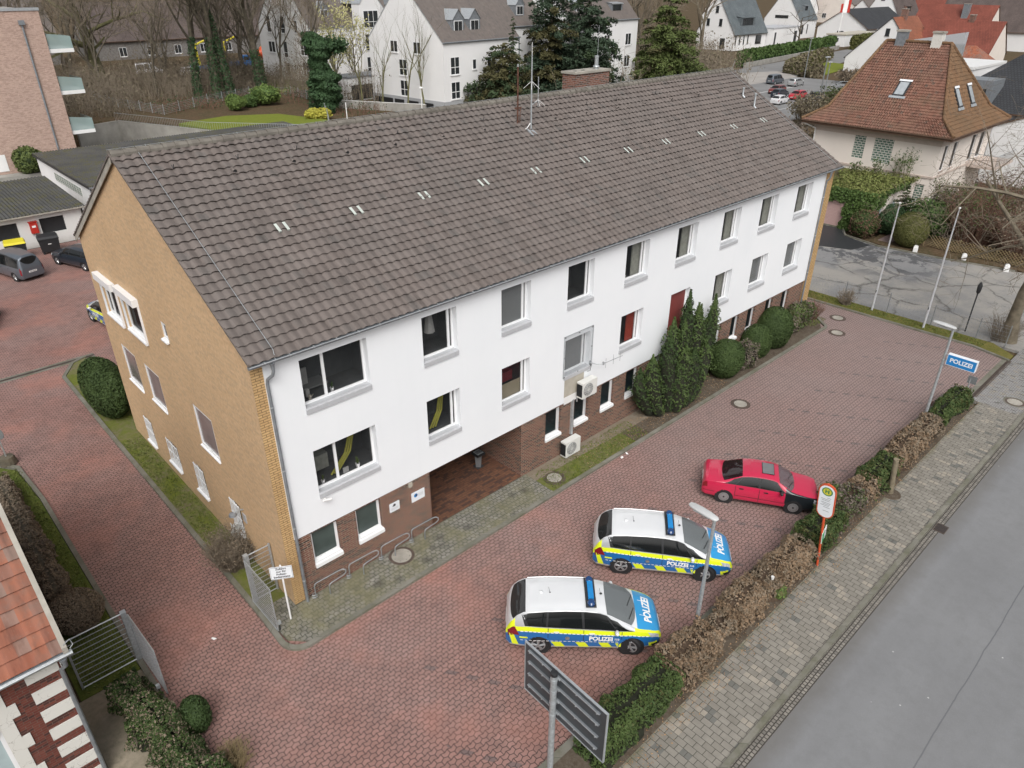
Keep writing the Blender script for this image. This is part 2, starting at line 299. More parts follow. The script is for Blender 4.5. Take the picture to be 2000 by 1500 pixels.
    leaf('yew_leaf', (.018, .036, .012), (.042, .068, .02)); leaf('yew_column_leaf', (.026, .05, .017), (.075, .108, .03), (.04, .07, .022))
    leaf('clipped_leaf', (.02, .038, .012), (.05, .078, .022)); leaf('hedge_green_leaf', (.03, .05, .018), (.07, .1, .03), (.09, .075, .03))
    leaf('beech_leaf', (.12, .08, .05), (.25, .175, .112), (.16, .13, .092)); leaf('bare_hedge_leaf', (.12, .092, .062), (.21, .17, .125)); leaf('mauve_leaf', (.09, .07, .06), (.17, .14, .115), (.06, .07, .035))
    leaf('ivy_leaf', (.03, .06, .018), (.075, .12, .03)); leaf('dark_ivy_leaf', (.018, .042, .018), (.045, .085, .035)); leaf('ivy_top_leaf', (.09, .12, .03), (.16, .18, .055), (.13, .11, .045))
    leaf('conifer_leaf', (.02, .036, .018), (.05, .075, .032)); leaf('cedar_leaf', (.045, .07, .02), (.105, .13, .04)); leaf('blue_conifer_leaf', (.02, .036, .022), (.05, .076, .045)); leaf('brown_conifer_leaf', (.04, .045, .018), (.09, .08, .035))
    leaf('shrub_leaf', (.055, .1, .02), (.13, .18, .05)); leaf('yellow_leaf', (.3, .28, .04), (.45, .42, .08)); leaf('blossom', (.4, .38, .16), (.5, .48, .25)); leaf('laurel_leaf', (.03, .065, .018), (.08, .125, .035)); leaf('scrub_leaf', (.11, .09, .06), (.18, .15, .105), (.08, .09, .04)); leaf('olive_ball_leaf', (.05, .06, .018), (.11, .11, .035))
    leaf('grass_blade', (.06, .085, .018), (.13, .15, .04)); leaf('litter', (.2, .1, .05), (.38, .26, .15))
mk_materials()
# ---------------------------------------------------------------- mesh helpers
def V(*a): return Vector(a)
class MB:
    def __init__(s): s.v = []; s.f = []; s.m = []; s.uv = []; s.ml = []
    def mi(s, mat):
        if mat not in s.ml: s.ml.append(mat)
        return s.ml.index(mat)
    def add(s, vs, fs, mat, uvs=None):
        o = len(s.v); s.v += [tuple(p) for p in vs]; k = s.mi(mat)
        for i, f in enumerate(fs):
            s.f.append(tuple(o+j for j in f)); s.m.append(k); s.uv.append([uvs[j] for j in f] if uvs else None)
    def quad(s, a, b, c, d, mat, uv=None): s.add([a, b, c, d], [(0, 1, 2, 3)], mat, uv)
    def poly(s, pts, mat): s.add(pts, [tuple(range(len(pts)))], mat)
    def box(s, x0, y0, z0, x1, y1, z1, mat, M=None):
        p = [(x, y, z) for z in (z0, z1) for y in (y0, y1) for x in (x0, x1)]
        if M is not None: p = [tuple(M @ Vector(q)) for q in p]
        s.add(p, [(0, 2, 3, 1), (4, 5, 7, 6), (0, 1, 5, 4), (2, 6, 7, 3), (0, 4, 6, 2), (1, 3, 7, 5)], mat)
    def obox(s, c, u, n, w, h, d, mat):
        """box from corner c: width w along u, height h up, depth d along n"""
        u = Vector(u); n = Vector(n); z = V(0, 0, 1); c = Vector(c)
        p = [c + u*(w*i) + n*(d*j) + z*(h*k) for k in (0, 1) for j in (0, 1) for i in (0, 1)]
        fs = [(0, 2, 3, 1), (4, 5, 7, 6), (0, 1, 5, 4), (2, 6, 7, 3), (0, 4, 6, 2), (1, 3, 7, 5)]
        if u.cross(n).z < 0: fs = [f[::-1] for f in fs]
        s.add(p, fs, mat)
    def prism(s, poly, z0, z1, mat, top=None, bottom=False):
        n = len(poly); a = sum(poly[i][0]*poly[(i+1) % n][1]-poly[(i+1) % n][0]*poly[i][1] for i in range(n))
        if a < 0: poly = poly[::-1]
        s.add([(x, y, z1) for x, y in poly], [tuple(range(n))], top or mat)
        for i in range(n):
            (x0, y0), (x1, y1) = poly[i], poly[(i+1) % n]
            s.quad((x0, y0, z0), (x1, y1, z0), (x1, y1, z1), (x0, y0, z1), mat)
        if bottom: s.add([(x, y, z0) for x, y in poly], [tuple(range(n))[::-1]], mat)
    def tube(s, path, r, mat, n=8, cap=True):
        path = [Vector(p) for p in path]; m = len(path)
        rs = r if isinstance(r, (list, tuple)) else [r]*m
        vs = []; up = None
        for i, p in enumerate(path):
            t = (path[min(i+1, m-1)]-path[max(i-1, 0)]).normalized()
            if up is None: up = t.orthogonal().normalized()
            else:
                up = (up - t*up.dot(t)); up = up.normalized() if up.length > 1e-6 else t.orthogonal().normalized()
            b = t.cross(up)
            for k in range(n):
                a = 2*math.pi*k/n; vs.append(p+(up*math.cos(a)+b*math.sin(a))*rs[i])
        fs = [(i*n+k, i*n+(k+1) % n, (i+1)*n+(k+1) % n, (i+1)*n+k) for i in range(m-1) for k in range(n)]
        if cap: fs += [tuple(range(n))[::-1], tuple((m-1)*n+k for k in range(n))]
        s.add(vs, fs, mat)
    def lathe(s, c, prof, mat, n=24, axis='z'):
        vs = []
        for r, h in prof:
            for k in range(n):
                a = 2*math.pi*k/n; x, y = r*math.cos(a), r*math.sin(a)
                vs.append({'z': (c[0]+x, c[1]+y, c[2]+h), 'y': (c[0]+x, c[1]+h, c[2]+y), 'x': (c[0]+h, c[1]+x, c[2]+y)}[axis])
        fs = []
        for i in range(len(prof)-1):
            for k in range(n):
                f = (i*n+k, i*n+(k+1) % n, (i+1)*n+(k+1) % n, (i+1)*n+k); fs.append(f if axis != 'y' else f[::-1])
        fs += [tuple(range(n))[::-1], tuple((len(prof)-1)*n+k for k in range(n))]
        s.add(vs, fs, mat)
    def xf(s, M):
        s.v = [tuple(M @ Vector(p)) for p in s.v]; return s
    def build(s, name, parent=None, smooth=None, off=(0, 0, 0), weld=False):
        me = bpy.data.meshes.new(name); ox, oy, oz = off
        me.from_pydata([(x-ox, y-oy, z-oz) for x, y, z in s.v], [], s.f)
        for n in s.ml: me.materials.append(MATS[n])
        me.polygons.foreach_set('material_index', s.m); me.update()
        uvl = me.uv_layers.new(name='UV'); co = np.zeros(len(me.loops)*2)
        for i, p in enumerate(me.polygons):
            u = s.uv[i]; n = p.normal; ax = 2 if abs(n.z) > .75 else (0 if abs(n.x) > abs(n.y) else 1)
            for j, li in enumerate(p.loop_indices):
                if u: a, b = u[j]
                else:
                    q = s.v[s.f[i][j]]
                    a, b = (q[0], q[1]) if ax == 2 else ((q[1], q[2]) if ax == 0 else (q[0], q[2]))
                co[li*2] = a; co[li*2+1] = b
        uvl.data.foreach_set('uv', co)
        if weld:
            bm = bmesh.new(); bm.from_mesh(me); bmesh.ops.remove_doubles(bm, verts=bm.verts, dist=1e-4); bm.to_mesh(me); bm.free()
        if smooth is not None:
            me.polygons.foreach_set('use_smooth', [True]*len(me.polygons)); me.set_sharp_from_angle(angle=R(smooth))
        o = bpy.data.objects.new(name, me); C.objects.link(o)
        if parent is not None: o.parent = parent
        return o
def tag(o, label=None, cat=None, group=None, kind=None):
    if label: o['label'] = label
    if cat: o['category'] = cat
    if group: o['group'] = group
    if kind: o['kind'] = kind
    return o
def thing(name, label, cat, loc=(0, 0, 0), rz=0, group=None):
    o = bpy.data.objects.new(name, None); C.objects.link(o); o.location = loc; o.rotation_euler = (0, 0, rz); o.empty_display_size = .2
    return tag(o, label, cat, group)
def solo(mb, name, label, cat, loc=(0, 0, 0), rz=0, group=None, smooth=None):
    """a thing that is one mesh, drawn around its own origin"""
    o = mb.build(name, None, smooth); o.location = loc; o.rotation_euler = (0, 0, rz); return tag(o, label, cat, group)
def struct(mb, name, smooth=None): return tag(mb.build(name, None, smooth), kind='structure')
KIDS = {}
def copy_tree(o, parent=None):
    c = o.copy(); C.objects.link(c); c.parent = parent
    for ch in [x for x in bpy.data.objects if x.parent == o]: copy_tree(ch, c)
    return c
def text_mesh(txt, size, bold=0):
    cu = bpy.data.curves.new('t', 'FONT'); cu.body = txt; cu.size = size; cu.align_x = 'CENTER'; cu.align_y = 'CENTER'; cu.offset = bold
    cu.resolution_u = 3; cu.space_line = 1.0
    o = bpy.data.objects.new('t', cu); C.objects.link(o); dg = bpy.context.evaluated_depsgraph_get(); dg.update()
    me = bpy.data.meshes.new_from_object(o.evaluated_get(dg)); vs = [tuple(v.co) for v in me.vertices]; fs = [tuple(p.vertices) for p in me.polygons]
    bpy.data.objects.remove(o); bpy.data.curves.remove(cu); bpy.data.meshes.remove(me)
    return vs, fs
def put_text(mb, txt, size, fn, mat, bold=0):
    vs, fs = text_mesh(txt, size, bold); mb.add([fn(x, y) for x, y, z in vs], fs, mat)

# ---------------------------------------------------------------- walls with openings and windows
def wall(mb, o, u, n, w, h, holes, mat, depth=.2, rev=None):
    """wall plane from corner o, u horizontal, n outward; holes (a0,b0,a1,b1) in metres get reveals of `depth`"""
    o = Vector(o); u = Vector(u); n = Vector(n); z = V(0, 0, 1)
    A = sorted({0, w, *[x for q in holes for x in (q[0], q[2])]}); B = sorted({0, h, *[x for q in holes for x in (q[1], q[3])]})
    P = lambda a, b, d=0: o+u*a+z*b-n*d
    flip = u.cross(z).dot(n) < 0
    def q(*p): mb.quad(*(p if not flip else p[::-1]), mat)
    def qr(*p): mb.quad(*(p if not flip else p[::-1]), rev or mat)
    for a0, a1 in zip(A, A[1:]):
        for b0, b1 in zip(B, B[1:]):
            ca, cb = (a0+a1)/2, (b0+b1)/2
            if any(x0 < ca < x1 and y0 < cb < y1 for x0, y0, x1, y1 in holes): continue
            q(P(a0, b0), P(a1, b0), P(a1, b1), P(a0, b1))
    for a0, b0, a1, b1 in holes:
        D = depth
        qr(P(a0, b0), P(a0, b1), P(a0, b1, D), P(a0, b0, D)) if False else qr(P(a0, b0, D), P(a0, b0), P(a0, b1), P(a0, b1, D))
        qr(P(a1, b0), P(a1, b0, D), P(a1, b1, D), P(a1, b1)); qr(P(a0, b1, D), P(a0, b1), P(a1, b1), P(a1, b1, D)); qr(P(a0, b0), P(a0, b0, D), P(a1, b0, D), P(a1, b0))
def window(parent, o, u, n, w, h, depth=.2, fr=.07, mull=(), bars=(), sill=None, frame='white_pvc', pane='window_glass', room=None, roomd=1.2, sillmat='sill_metal', name='window', off=(0, 0, 0), blind=None):
    """window set `depth` behind the wall plane; o = lower-left outer corner of the opening"""
    o = Vector(o)-Vector(off); u = Vector(u); n = Vector(n); z = V(0, 0, 1)
    f = MB(); b = o-n*(depth+.002)
    g = .002
    f.obox(b+u*g, u, -n, fr, h-g, .06, frame); f.obox(b+u*(w-fr-g), u, -n, fr, h-g, .06, frame)
    f.obox(b+u*(fr+g)+z*g, u, -n, w-2*fr-2*g, fr, .06, frame); f.obox(b+u*(fr+g)+z*(h-fr-g), u, -n, w-2*fr-2*g, fr, .06, frame)
    for t in mull: f.obox(b+u*(w*t-fr*.6)+z*(fr+g), u, -n, fr*1.2, h-2*fr-2*g, .055, frame)
    for t in bars: f.obox(b+u*(fr+g)+z*(h*t-fr*.4), u, -n, w-2*fr-2*g, fr*.8, .05, frame)
    wo = f.build(name, parent)
    p = MB(); c = b-n*.035
    p.quad(c+u*fr+z*fr, c+u*(w-fr)+z*fr, c+u*(w-fr)+z*(h-fr), c+u*fr+z*(h-fr), pane); p.build('pane', wo)
    if sill:
        out, drop = sill; s = MB(); e = .012
        a0 = o-u*0-n*depth+z*.004; a1 = o+u*w-n*depth+z*.004
        q0 = a0+n*(depth+out)-u*e; q1 = a1+n*(depth+out)+u*e; r0 = a0+n*(depth+.004)-u*e; r1 = a1+n*(depth+.004)+u*e
        s.quad(a0, o+z*.004, o+u*w+z*.004, a1, sillmat)
        s.quad(o-u*e+n*.003-z*.0, q0-z*.03, q1-z*.03, o+u*(w+e)+n*.003-z*.0, sillmat)
        s.quad(q0-z*.03, q0-z*drop, q1-z*drop, q1-z*.03, sillmat)
        s.quad(q0-z*drop, r0-z*drop, r1-z*drop, q1-z*drop, sillmat)
        s.quad(r0, r0-z*drop, q0-z*drop, q0-z*.03, sillmat); s.quad(q1-z*.03, q1-z*drop, r1-z*drop, r1, sillmat)
        s.build('sill', wo)
    if room:
        r = MB(); k = b-n*.063; W_, H_, D = w, h, roomd
        a = [k-u*.3-z*.1, k+u*(w+.3)-z*.1, k+u*(w+.3)+z*(h+.1), k-u*.3+z*(h+.1)]; bb = [x-n*D for x in a]
        r.quad(bb[0], bb[1], bb[2], bb[3], room); r.quad(a[0], bb[0], bb[3], a[3], room); r.quad(a[1], a[2], bb[2], bb[1], room); r.quad(a[3], bb[3], bb[2], a[2], room); r.quad(a[0], a[1], bb[1], bb[0], room)
        k2 = k-n*.12
        if blind == 'curtain' or blind == 'red':
            cm = 'curtain_green' if blind == 'curtain' else 'curtain_red'; x1 = w-.08
            for i in range(7):
                aa = x1-.09*i
                if aa < .05+w*.5: break
                r.tube([k2+u*aa-z*(-.02), k2+u*aa+z*h], .05, cm, 6)
        elif blind == 'blind': r.quad(k2+z*.1, k2+u*w+z*.1, k2+u*w+z*h, k2+z*h, 'blind')
        elif blind == 'half': r.quad(k2+n*.08+z*0, k2+n*.08+u*w, k2+n*.08+u*w+z*h*.4, k2+n*.08+z*h*.4, 'ochre_film'); r.box(-.001, 0, 0, 0, 0, 0, room)
        elif blind == 'hose':
            for j in range(3): r.tube([k2+u*(w*.35+.12*j)-z*0-n*.2, k2+u*(w*.62+.1*j)+z*h*.35-n*.25, k2+u*(w*.8+.06*j)+z*h-n*.3], .035, 'shelf_yellow', 6)
            r.obox(k2-n*.7+u*.1+z*0, u, -n, w*.4, h*.35, .4, 'curtain_green')
        elif blind == 'desk':
            r.obox(k2-n*.5+u*.05+z*.05, u, -n, w*.55, .05, .6, 'blind'); r.obox(k2-n*.8+u*.2+z*.1, u, -n, w*.25, h*.35, .06, 'fabric_white'); r.obox(k2-n*.15+u*(w*.15)+z*.02, u, -n, .12, .25, .1, 'fabric_white')
        elif blind == 'coat': r.tube([k2+u*w*.55+z*h*.95-n*.3, k2+u*w*.55+z*h*.4-n*.3], [.08, .2], 'fabric_white', 8)
        elif blind == 'pink': r.obox(k2-n*.3+u*.1+z*h*.3, u, -n, w*.75, h*.25, .3, 'flesh_pink'); r.quad(k2+n*.08+z*0, k2+n*.08+u*w, k2+n*.08+u*w+z*h*.42, k2+n*.08+z*h*.42, 'ochre_film')
        r.build('interior', wo)
    return wo

# ---------------------------------------------------------------- leaf clouds, hedges, trees
def leaf_quads(P, Nn, size, jitter=.8, aspect=.6, seed=1):
    g = np.random.default_rng(seed); n = len(P)
    d = Nn + g.normal(0, jitter, (n, 3)); d /= np.linalg.norm(d, axis=1)[:, None]+1e-9
    t = np.cross(d, g.normal(0, 1, (n, 3))); t /= np.linalg.norm(t, axis=1)[:, None]+1e-9
    b = np.cross(d, t); s = size*g.uniform(.6, 1.3, n)[:, None]
    t = t*s; b = b*s*aspect
    return np.stack([P-t, P-b*.9+t*.1, P+t, P+b*.9+t*.1], 1).reshape(-1, 3)
def leaf_obj(name, parts, parent=None, core=None, off=(0, 0, 0)):
    """parts: list of (points, normals, size, jitter, aspect, material)"""
    VV = []; ML = []; MI = []
    for i, (P, Nn, size, jit, asp, mat) in enumerate(parts):
        if len(P) == 0: continue
        q = leaf_quads(np.asarray(P), np.asarray(Nn), size, jit, asp, seed=i+len(P)); VV.append(q)
        if mat not in ML: ML.append(mat)
        MI += [ML.index(mat)]*(len(q)//4)
    V_ = np.concatenate(VV)-np.array(off); nq = len(V_)//4
    me = bpy.data.meshes.new(name); cv = []; cf = []; cm = 0
    if core:
        cv, cf, cmat = core
        if cmat not in ML: ML.append(cmat)
        cm = ML.index(cmat); cv = np.asarray(cv)-np.array(off)
    nv = len(V_); allv = np.concatenate([V_, cv]) if core else V_
    me.vertices.add(len(allv)); me.vertices.foreach_set('co', allv.ravel())
    loops = list(range(nv)); starts = list(range(0, nv, 4)); tot = [4]*nq; mi = list(MI)
    for f in (cf if core else []):
        starts.append(len(loops)); tot.append(len(f)); loops += [nv+j for j in f]; mi.append(cm)
    me.loops.add(len(loops)); me.loops.foreach_set('vertex_index', loops)
    me.polygons.add(len(starts)); me.polygons.foreach_set('loop_start', starts); me.polygons.foreach_set('loop_total', tot); me.polygons.foreach_set('material_index', mi)
    for m in ML: me.materials.append(MATS[m])
    me.update(calc_edges=True); me.validate()
    o = bpy.data.objects.new(name, me); C.objects.link(o)
    if parent is not None: o.parent = parent
    return o
def fbm(P, s, seed=0):
    g = np.random.default_rng(seed); out = np.zeros(len(P))
    for k in range(4):
        w = g.normal(0, 1, (3, 3))*s*(1.7**k); ph = g.uniform(0, 6, 3)
        out += (np.sin(P@w+ph).sum(1))/3/(1.5**k)
    return out
def ellipsoid_core(c, r, n=14, m=8, seed=0, amp=.1, f=1.5, zmin=None):
    vs = []
    for i in range(m+1):
        th = math.pi*i/m
        for k in range(n):
            a = 2*math.pi*k/n; vs.append((math.sin(th)*math.cos(a), math.sin(th)*math.sin(a), math.cos(th)))
    vs = np.array(vs); sc = 1+amp*fbm(vs, f, seed); vs = vs*sc[:, None]*np.array(r)+np.array(c)
    if zmin is not None: vs[:, 2] = np.maximum(vs[:, 2], zmin)
    fs = [(i*n+k, (i+1)*n+k, (i+1)*n+(k+1) % n, i*n+(k+1) % n) for i in range(m) for k in range(n)]
    return vs, fs
def ball_points(c, r, n, seed=0, amp=.1, f=1.5, shell=.12, zmin=None):
    g = np.random.default_rng(seed+99); d = g.normal(0, 1, (n, 3)); d /= np.linalg.norm(d, axis=1)[:, None]
    sc = (1+amp*fbm(d, f, seed))*(1-shell*g.random(n)**2*1.5+.03)
    P = d*sc[:, None]*np.array(r)+np.array(c); Nn = d/np.array(r); Nn /= np.linalg.norm(Nn, axis=1)[:, None]
    if zmin is not None: k = P[:, 2] > zmin; P, Nn = P[k], Nn[k]
    return P, Nn
def bush(name, label, cat, loc, r, mats, n=6000, size=.05, amp=.08, f=1.5, seed=0, group=None, core='leaf_core', jit=.7, shell=.12, asp=.6, zc=None, stem=True):
    """leafy shrub of half-axes r standing at loc"""
    zc = r[2]*.92 if zc is None else zc
    t = thing(name, label, cat, loc, 0, group); parts = []
    k = len(mats)
    for i, (m, share) in enumerate(mats):
        P, Nn = ball_points((0, 0, zc), r, int(n*share), seed+i*31, amp, f, shell, .02)
        parts.append((P, Nn, size, jit, asp, m))
    cv, cf = ellipsoid_core((0, 0, zc), [x*.88 for x in r], seed=seed, amp=amp, f=f, zmin=.02)
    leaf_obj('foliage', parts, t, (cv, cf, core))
    if stem: b = MB(); b.tube([(0, 0, 0), (.03, .02, zc)], [.06, .03], 'bark', 6); b.build('stem', t)
    return t
def hedge(name, label, p0, p1, w, h, mats, n, size=.05, seed=0, group=None, amp=.1, core='soil', cat='hedge', jit=.8, asp=.6, z0=0, round_=.35):
    """clipped hedge from p0 to p1 (ground points), rounded box section with an uneven surface"""
    p0 = np.array([*p0, z0], float); p1 = np.array([*p1, z0], float); L = np.linalg.norm(p1-p0); ux = (p1-p0)/L; uy = np.array([-ux[1], ux[0], 0])
    t = thing(name, label, cat, tuple(p0), 0, group); g = np.random.default_rng(seed)
    def surf(s, a):     # s along 0..1, a around 0..1 (left foot, over the top, right foot)
        th = a*math.pi; y = np.cos(th); z = np.sin(th); e = round_
        yy = np.sign(y)*np.abs(y)**e*w/2; zz = np.abs(z)**e*h
        P = np.outer(s*L, ux)+np.outer(yy, uy); P[:, 2] += zz
        Nn = np.outer(y, uy); Nn[:, 2] += z
        dsp = amp*fbm(P+p0, 2.2, seed+3)+amp*.7*fbm(P+p0, 6, seed+4)
        end = np.minimum(s, 1-s)*L; k = np.clip(end/.25, 0, 1)**.5; k = .6+.4*k
        P2 = P-np.outer(s*L, ux); P = np.outer(s*L, ux)+P2*k[:, None]
        return P+Nn*dsp[:, None], Nn
    parts = []
    for i, (m, share) in enumerate(mats):
        nn = int(n*share); s = g.random(nn); a = .02+.96*g.random(nn)
        P, Nn = surf(s, a); keep = fbm(P+p0, 1.1, seed+9)*(.5 if i % 2 else -.5)+g.normal(0, .45, len(P)) < .55
        P = P-Nn*(g.random(len(P))**2*.1)[:, None]; parts.append((P[keep], Nn[keep], size, jit, asp, m))
    # end caps
    for e in (0, 1):
        nn = int(n*.35*w*h/(L*(w+2*h))*1.6); y = (g.random(nn)-.5)*w*.9; z = g.random(nn)*h*.97
        P = np.outer(np.full(nn, e*L), ux)+np.outer(y, uy); P[:, 2] += z; parts.append((P, np.tile(ux*(2*e-1), (nn, 1)), size, jit, asp, mats[0][0]))
    ns, na = max(3, int(L/.2)), 14; S_, A_ = np.meshgrid(np.linspace(0.02, .98, ns), np.linspace(0, 1, na), indexing='ij')
    P, Nn = surf(S_.ravel(), A_.ravel()); P = P-Nn*(.07+amp*.7); P[:, 2] = np.maximum(P[:, 2], 0.0)
    fs = [(i*na+j, i*na+j+1, (i+1)*na+j+1, (i+1)*na+j) for i in range(ns-1) for j in range(na-1)]
    fs += [tuple(range(na)), tuple((ns-1)*na+j for j in range(na))[::-1]]
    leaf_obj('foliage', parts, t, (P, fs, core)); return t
def branches(rng, h, r0, depth, spread=.6, ratio=.68, kids=(3, 4), bend=.12, up=.25, first=.35, sides=6, twist=0, minr=.006, lead=.75):
    """recursive bare tree; returns tubes [(path, radii, level)]"""
    out = []
    def grow(p, d, L, r, lv):
        n = 4 if lv else 6; path = [p.copy()]; rad = [r]; q = p.copy(); dd = d.copy()
        for i in range(n):
            dd = (dd+Vector([rng.uniform(-1, 1) for _ in range(3)])*bend+V(0, 0, up*.1)).normalized(); q = q+dd*(L/n); path.append(q.copy()); rad.append(max(minr, r*(1-(.55 if lv < depth else .8)*(i+1)/n)))
        out.append((path, rad, lv))
        if lv >= depth: return
        k = rng.randint(*kids)+(2 if lv == 0 else 0)
        for j in range(k):
            f = first+(1-first)*(j+.6)/k if lv == 0 else .3+.7*(j+.5)/k
            i = min(n, max(1, int(round(f*n)))); b = path[i]; t = (path[i]-path[i-1]).normalized()
            a = t.orthogonal().normalized(); a.rotate(Matrix.Rotation(rng.uniform(0, 6.283) if lv else j*2.4+rng.random(), 3, t))
            nd = (t*(1-spread*rng.uniform(.6, 1.1))+a*spread*rng.uniform(.8, 1.3)+V(0, 0, up*.4)).normalized()
            grow(b, nd, L*ratio*rng.uniform(.7, 1.1), rad[i]*rng.uniform(.5, .75), lv+1)
    grow(V(0, 0, 0), V(0, 0, 1), h*lead, r0, 0); return out
def bare_tree(name, label, loc, h, r0, seed=1, depth=4, mat='bark', twigmat='twig', group=None, ivy=0, flare=1.35, cat='tree', leaves=None, **kw):
    rng = random.Random(seed); t = thing(name, label, cat, loc, 0, group); br = branches(rng, h, r0, depth, **kw)
    tr = MB(); cr = MB()
    for path, rad, lv in br:
        if lv == 0: rad = [rad[0]*flare]+rad[1:]; tr.tube(path, rad, mat, 10)
        elif lv == 1: cr.tube(path, rad, mat, 6, False)
        elif lv == 2: cr.tube(path, rad, mat, 4, False)
        else: cr.tube(path, rad, twigmat, 3, False)
    tr.build('trunk', t, 60); cr.build('crown', t, 60)
    if ivy:
        g = np.random.default_rng(seed); path, rad, _ = br[0]; P = []; Nn = []
        for i in range(int(2600*ivy)):
            f = g.random()**1.3*ivy*(len(path)-1); i0 = min(len(path)-2, int(f)); p = path[i0].lerp(path[i0+1], f-i0); a = g.random()*6.283; rr = rad[i0]*1.2+g.random()**2*.28
            P.append((p.x+math.cos(a)*rr, p.y+math.sin(a)*rr, p.z)); Nn.append((math.cos(a), math.sin(a), .2))
        leaf_obj('ivy', [(P, Nn, .13, .6, .8, 'dark_ivy_leaf')], t)
    if leaves:
        m, n, sz = leaves; g = np.random.default_rng(seed); tips = [p for path, rad, lv in br if lv >= depth-1 for p in path[1:]]
        P = np.array([tuple(tips[int(k)]) for k in g.integers(0, len(tips), n)])+g.normal(0, .12, (n, 3))
        leaf_obj('blossom' if m == 'blossom' else 'foliage', [(P, g.normal(0, 1, (n, 3)), sz, 1, .7, m)], t)
    return t
def conifer(name, label, loc, h, r, mats, seed=1, n=9000, size=.16, tiers=16, droop=.15, group=None, trunk=.18, base=.06, power=.8):
    """layered evergreen: whorls of drooping boughs of needle clumps round a tapered trunk"""
    g = np.random.default_rng(seed); rng = random.Random(seed); t = thing(name, label, 'tree', loc, 0, group)
    tb = MB(); tb.tube([(0, 0, 0), (.05, .03, h*.5), (0, 0, h*.97)], [trunk, trunk*.6, .02], 'bark', 8); bb = MB(); parts = {m: [[], []] for m, _ in mats}; names = [m for m, _ in mats]; wts = np.array([w for _, w in mats]); wts = wts/wts.sum()
    boughs = []
    for i in range(tiers):
        f = base+(1-base)*(i+.3)/tiers; z = h*f; L0 = r*(1-f)**power*1.05+.15
        k = max(5, int(10*(1-f)+4))
        for j in range(k):
            a = 6.283*(j+g.random()*.7)/k+i*.9; L = L0*g.uniform(.55, 1.18); boughs.append((z+g.uniform(-.045, .045)*h, a, L*g.uniform(.8, 1.15)))
    tot = sum(b[2]**1.5 for b in boughs)
    for z, a, L in boughs:
        c, s = math.cos(a), math.sin(a); tip = droop*L; m = names[g.choice(len(names), p=wts)]
        bb.tube([(0, 0, z), (c*L*.5, s*L*.5, z+L*.06), (c*L, s*L, z-tip)], [.03+L*.012, .02, .006], 'bark', 3, False)
        nn = int(n*L**1.5/tot)+3; q = g.random(nn)**.7*L; wd = (.10+.22*np.sin(np.pi*np.clip(q/L, 0, 1)))*L*.8; o = g.normal(0, .45, nn)*wd
        zz = z+.06*L*np.sin(np.pi*q/L)-tip*(q/L)**2+g.normal(0, .09, nn)*L*.5-np.abs(o)*.25
        P = np.stack([c*q-s*o, s*q+c*o, zz], 1); N0 = np.tile([c*.25, s*.25, .9], (nn, 1)); parts[m][0].append(P); parts[m][1].append(N0)
    tb.build('trunk', t, 60); bb.build('boughs', t)
    leaf_obj('crown', [(np.concatenate(p), np.concatenate(q), size, .5, .45, m) for m, (p, q) in parts.items() if p], t)
    return t
def scrub(name, label, loc, r, h, n=260, seed=1, mat='twig', cat='shrub', group=None, lean=.5, leaves=None, sides=3, rad=.012):
    """bare many-stemmed shrub of thin twigs"""
    rng = random.Random(seed); t = thing(name, label, cat, loc, 0, group); mb = MB(); tips = []
    for i in range(n):
        a = rng.uniform(0, 6.283); q = rng.random()**.5*r*.45; p = V(math.cos(a)*q, math.sin(a)*q, 0); hh = h*rng.uniform(.45, 1.05); k = rng.uniform(0, r*.8)
        a2 = a+rng.uniform(-.8, .8); e = p+V(math.cos(a2)*k, math.sin(a2)*k, hh); m = p.lerp(e, .5)+V(rng.uniform(-.1, .1), rng.uniform(-.1, .1), hh*.1)
        mb.tube([p, m, e], [rad, rad*.7, rad*.3], mat, sides, False); tips += [m, e]
        for _ in range(3):
            b = m.lerp(e, rng.random()); d = V(rng.uniform(-1, 1), rng.uniform(-1, 1), rng.uniform(.1, 1)).normalized()*h*.22; mb.tube([b, b+d], [rad*.5, rad*.25], mat, 3, False); tips.append(b+d)
    mb.build('twigs', t)
    if leaves:
        m, nl, sz = leaves; g = np.random.default_rng(seed); P = np.array([tuple(tips[int(k)]) for k in g.integers(0, len(tips), nl)])+g.normal(0, .08*r, (nl, 3)); P[:, 2] = np.abs(P[:, 2])
        leaf_obj('foliage', [(P, g.normal(0, 1, (nl, 3))+[0, 0, .6], sz, .8, .6, m)], t)
    return t
# ================================================================ SETTING
def ground_h(x, y):
    def ss(a, b, t): t = min(1, max(0, (t-a)/(b-a))); return t*t*(3-2*t)
    xr = 1-ss(78, 100, x)
    xw = 36.5+(28.3-36.5)*min(1, max(0, (y-62)/9.2)) if y < 71.2 else 28.3+(22.6-28.3)*(y-71.2)/14.4
    xl = (1. if x > xw+1.7 else 0.) if y < 87.5 else ss(0, 16, x)
    return 2.5*ss(62, 69.5, y)*xr*xl + (2.5*ss(50, 60, y)*ss(36.5, 44, x)*xr*(1-ss(62, 69.5, y)*1.0))
def terrain():
    mb = MB(); xs = [-200, -60, -20, 0, 4, 8, 12, 14.3, 15.5, *range(17, 38), 39, 42, 45, 50, 60, 72, 80, 86, 93, 100, 140, 220, 340, 520, 900]
    ys = [-300, -80, -30, 0, 30, 45, 50, 52, 54, 56, 58, 60, *range(62, 90), 90, 95, 120, 160, 240, 360, 600, 900]
    vs = [(x, y, -.16+ground_h(x, y)) for y in ys for x in xs]; n = len(xs)
    fs = [(j*n+i, j*n+i+1, (j+1)*n+i+1, (j+1)*n+i) for j in range(len(ys)-1) for i in range(n-1)]
    mb.add(vs, fs, 'leaf_litter'); return mb
struct(terrain(), 'ground')
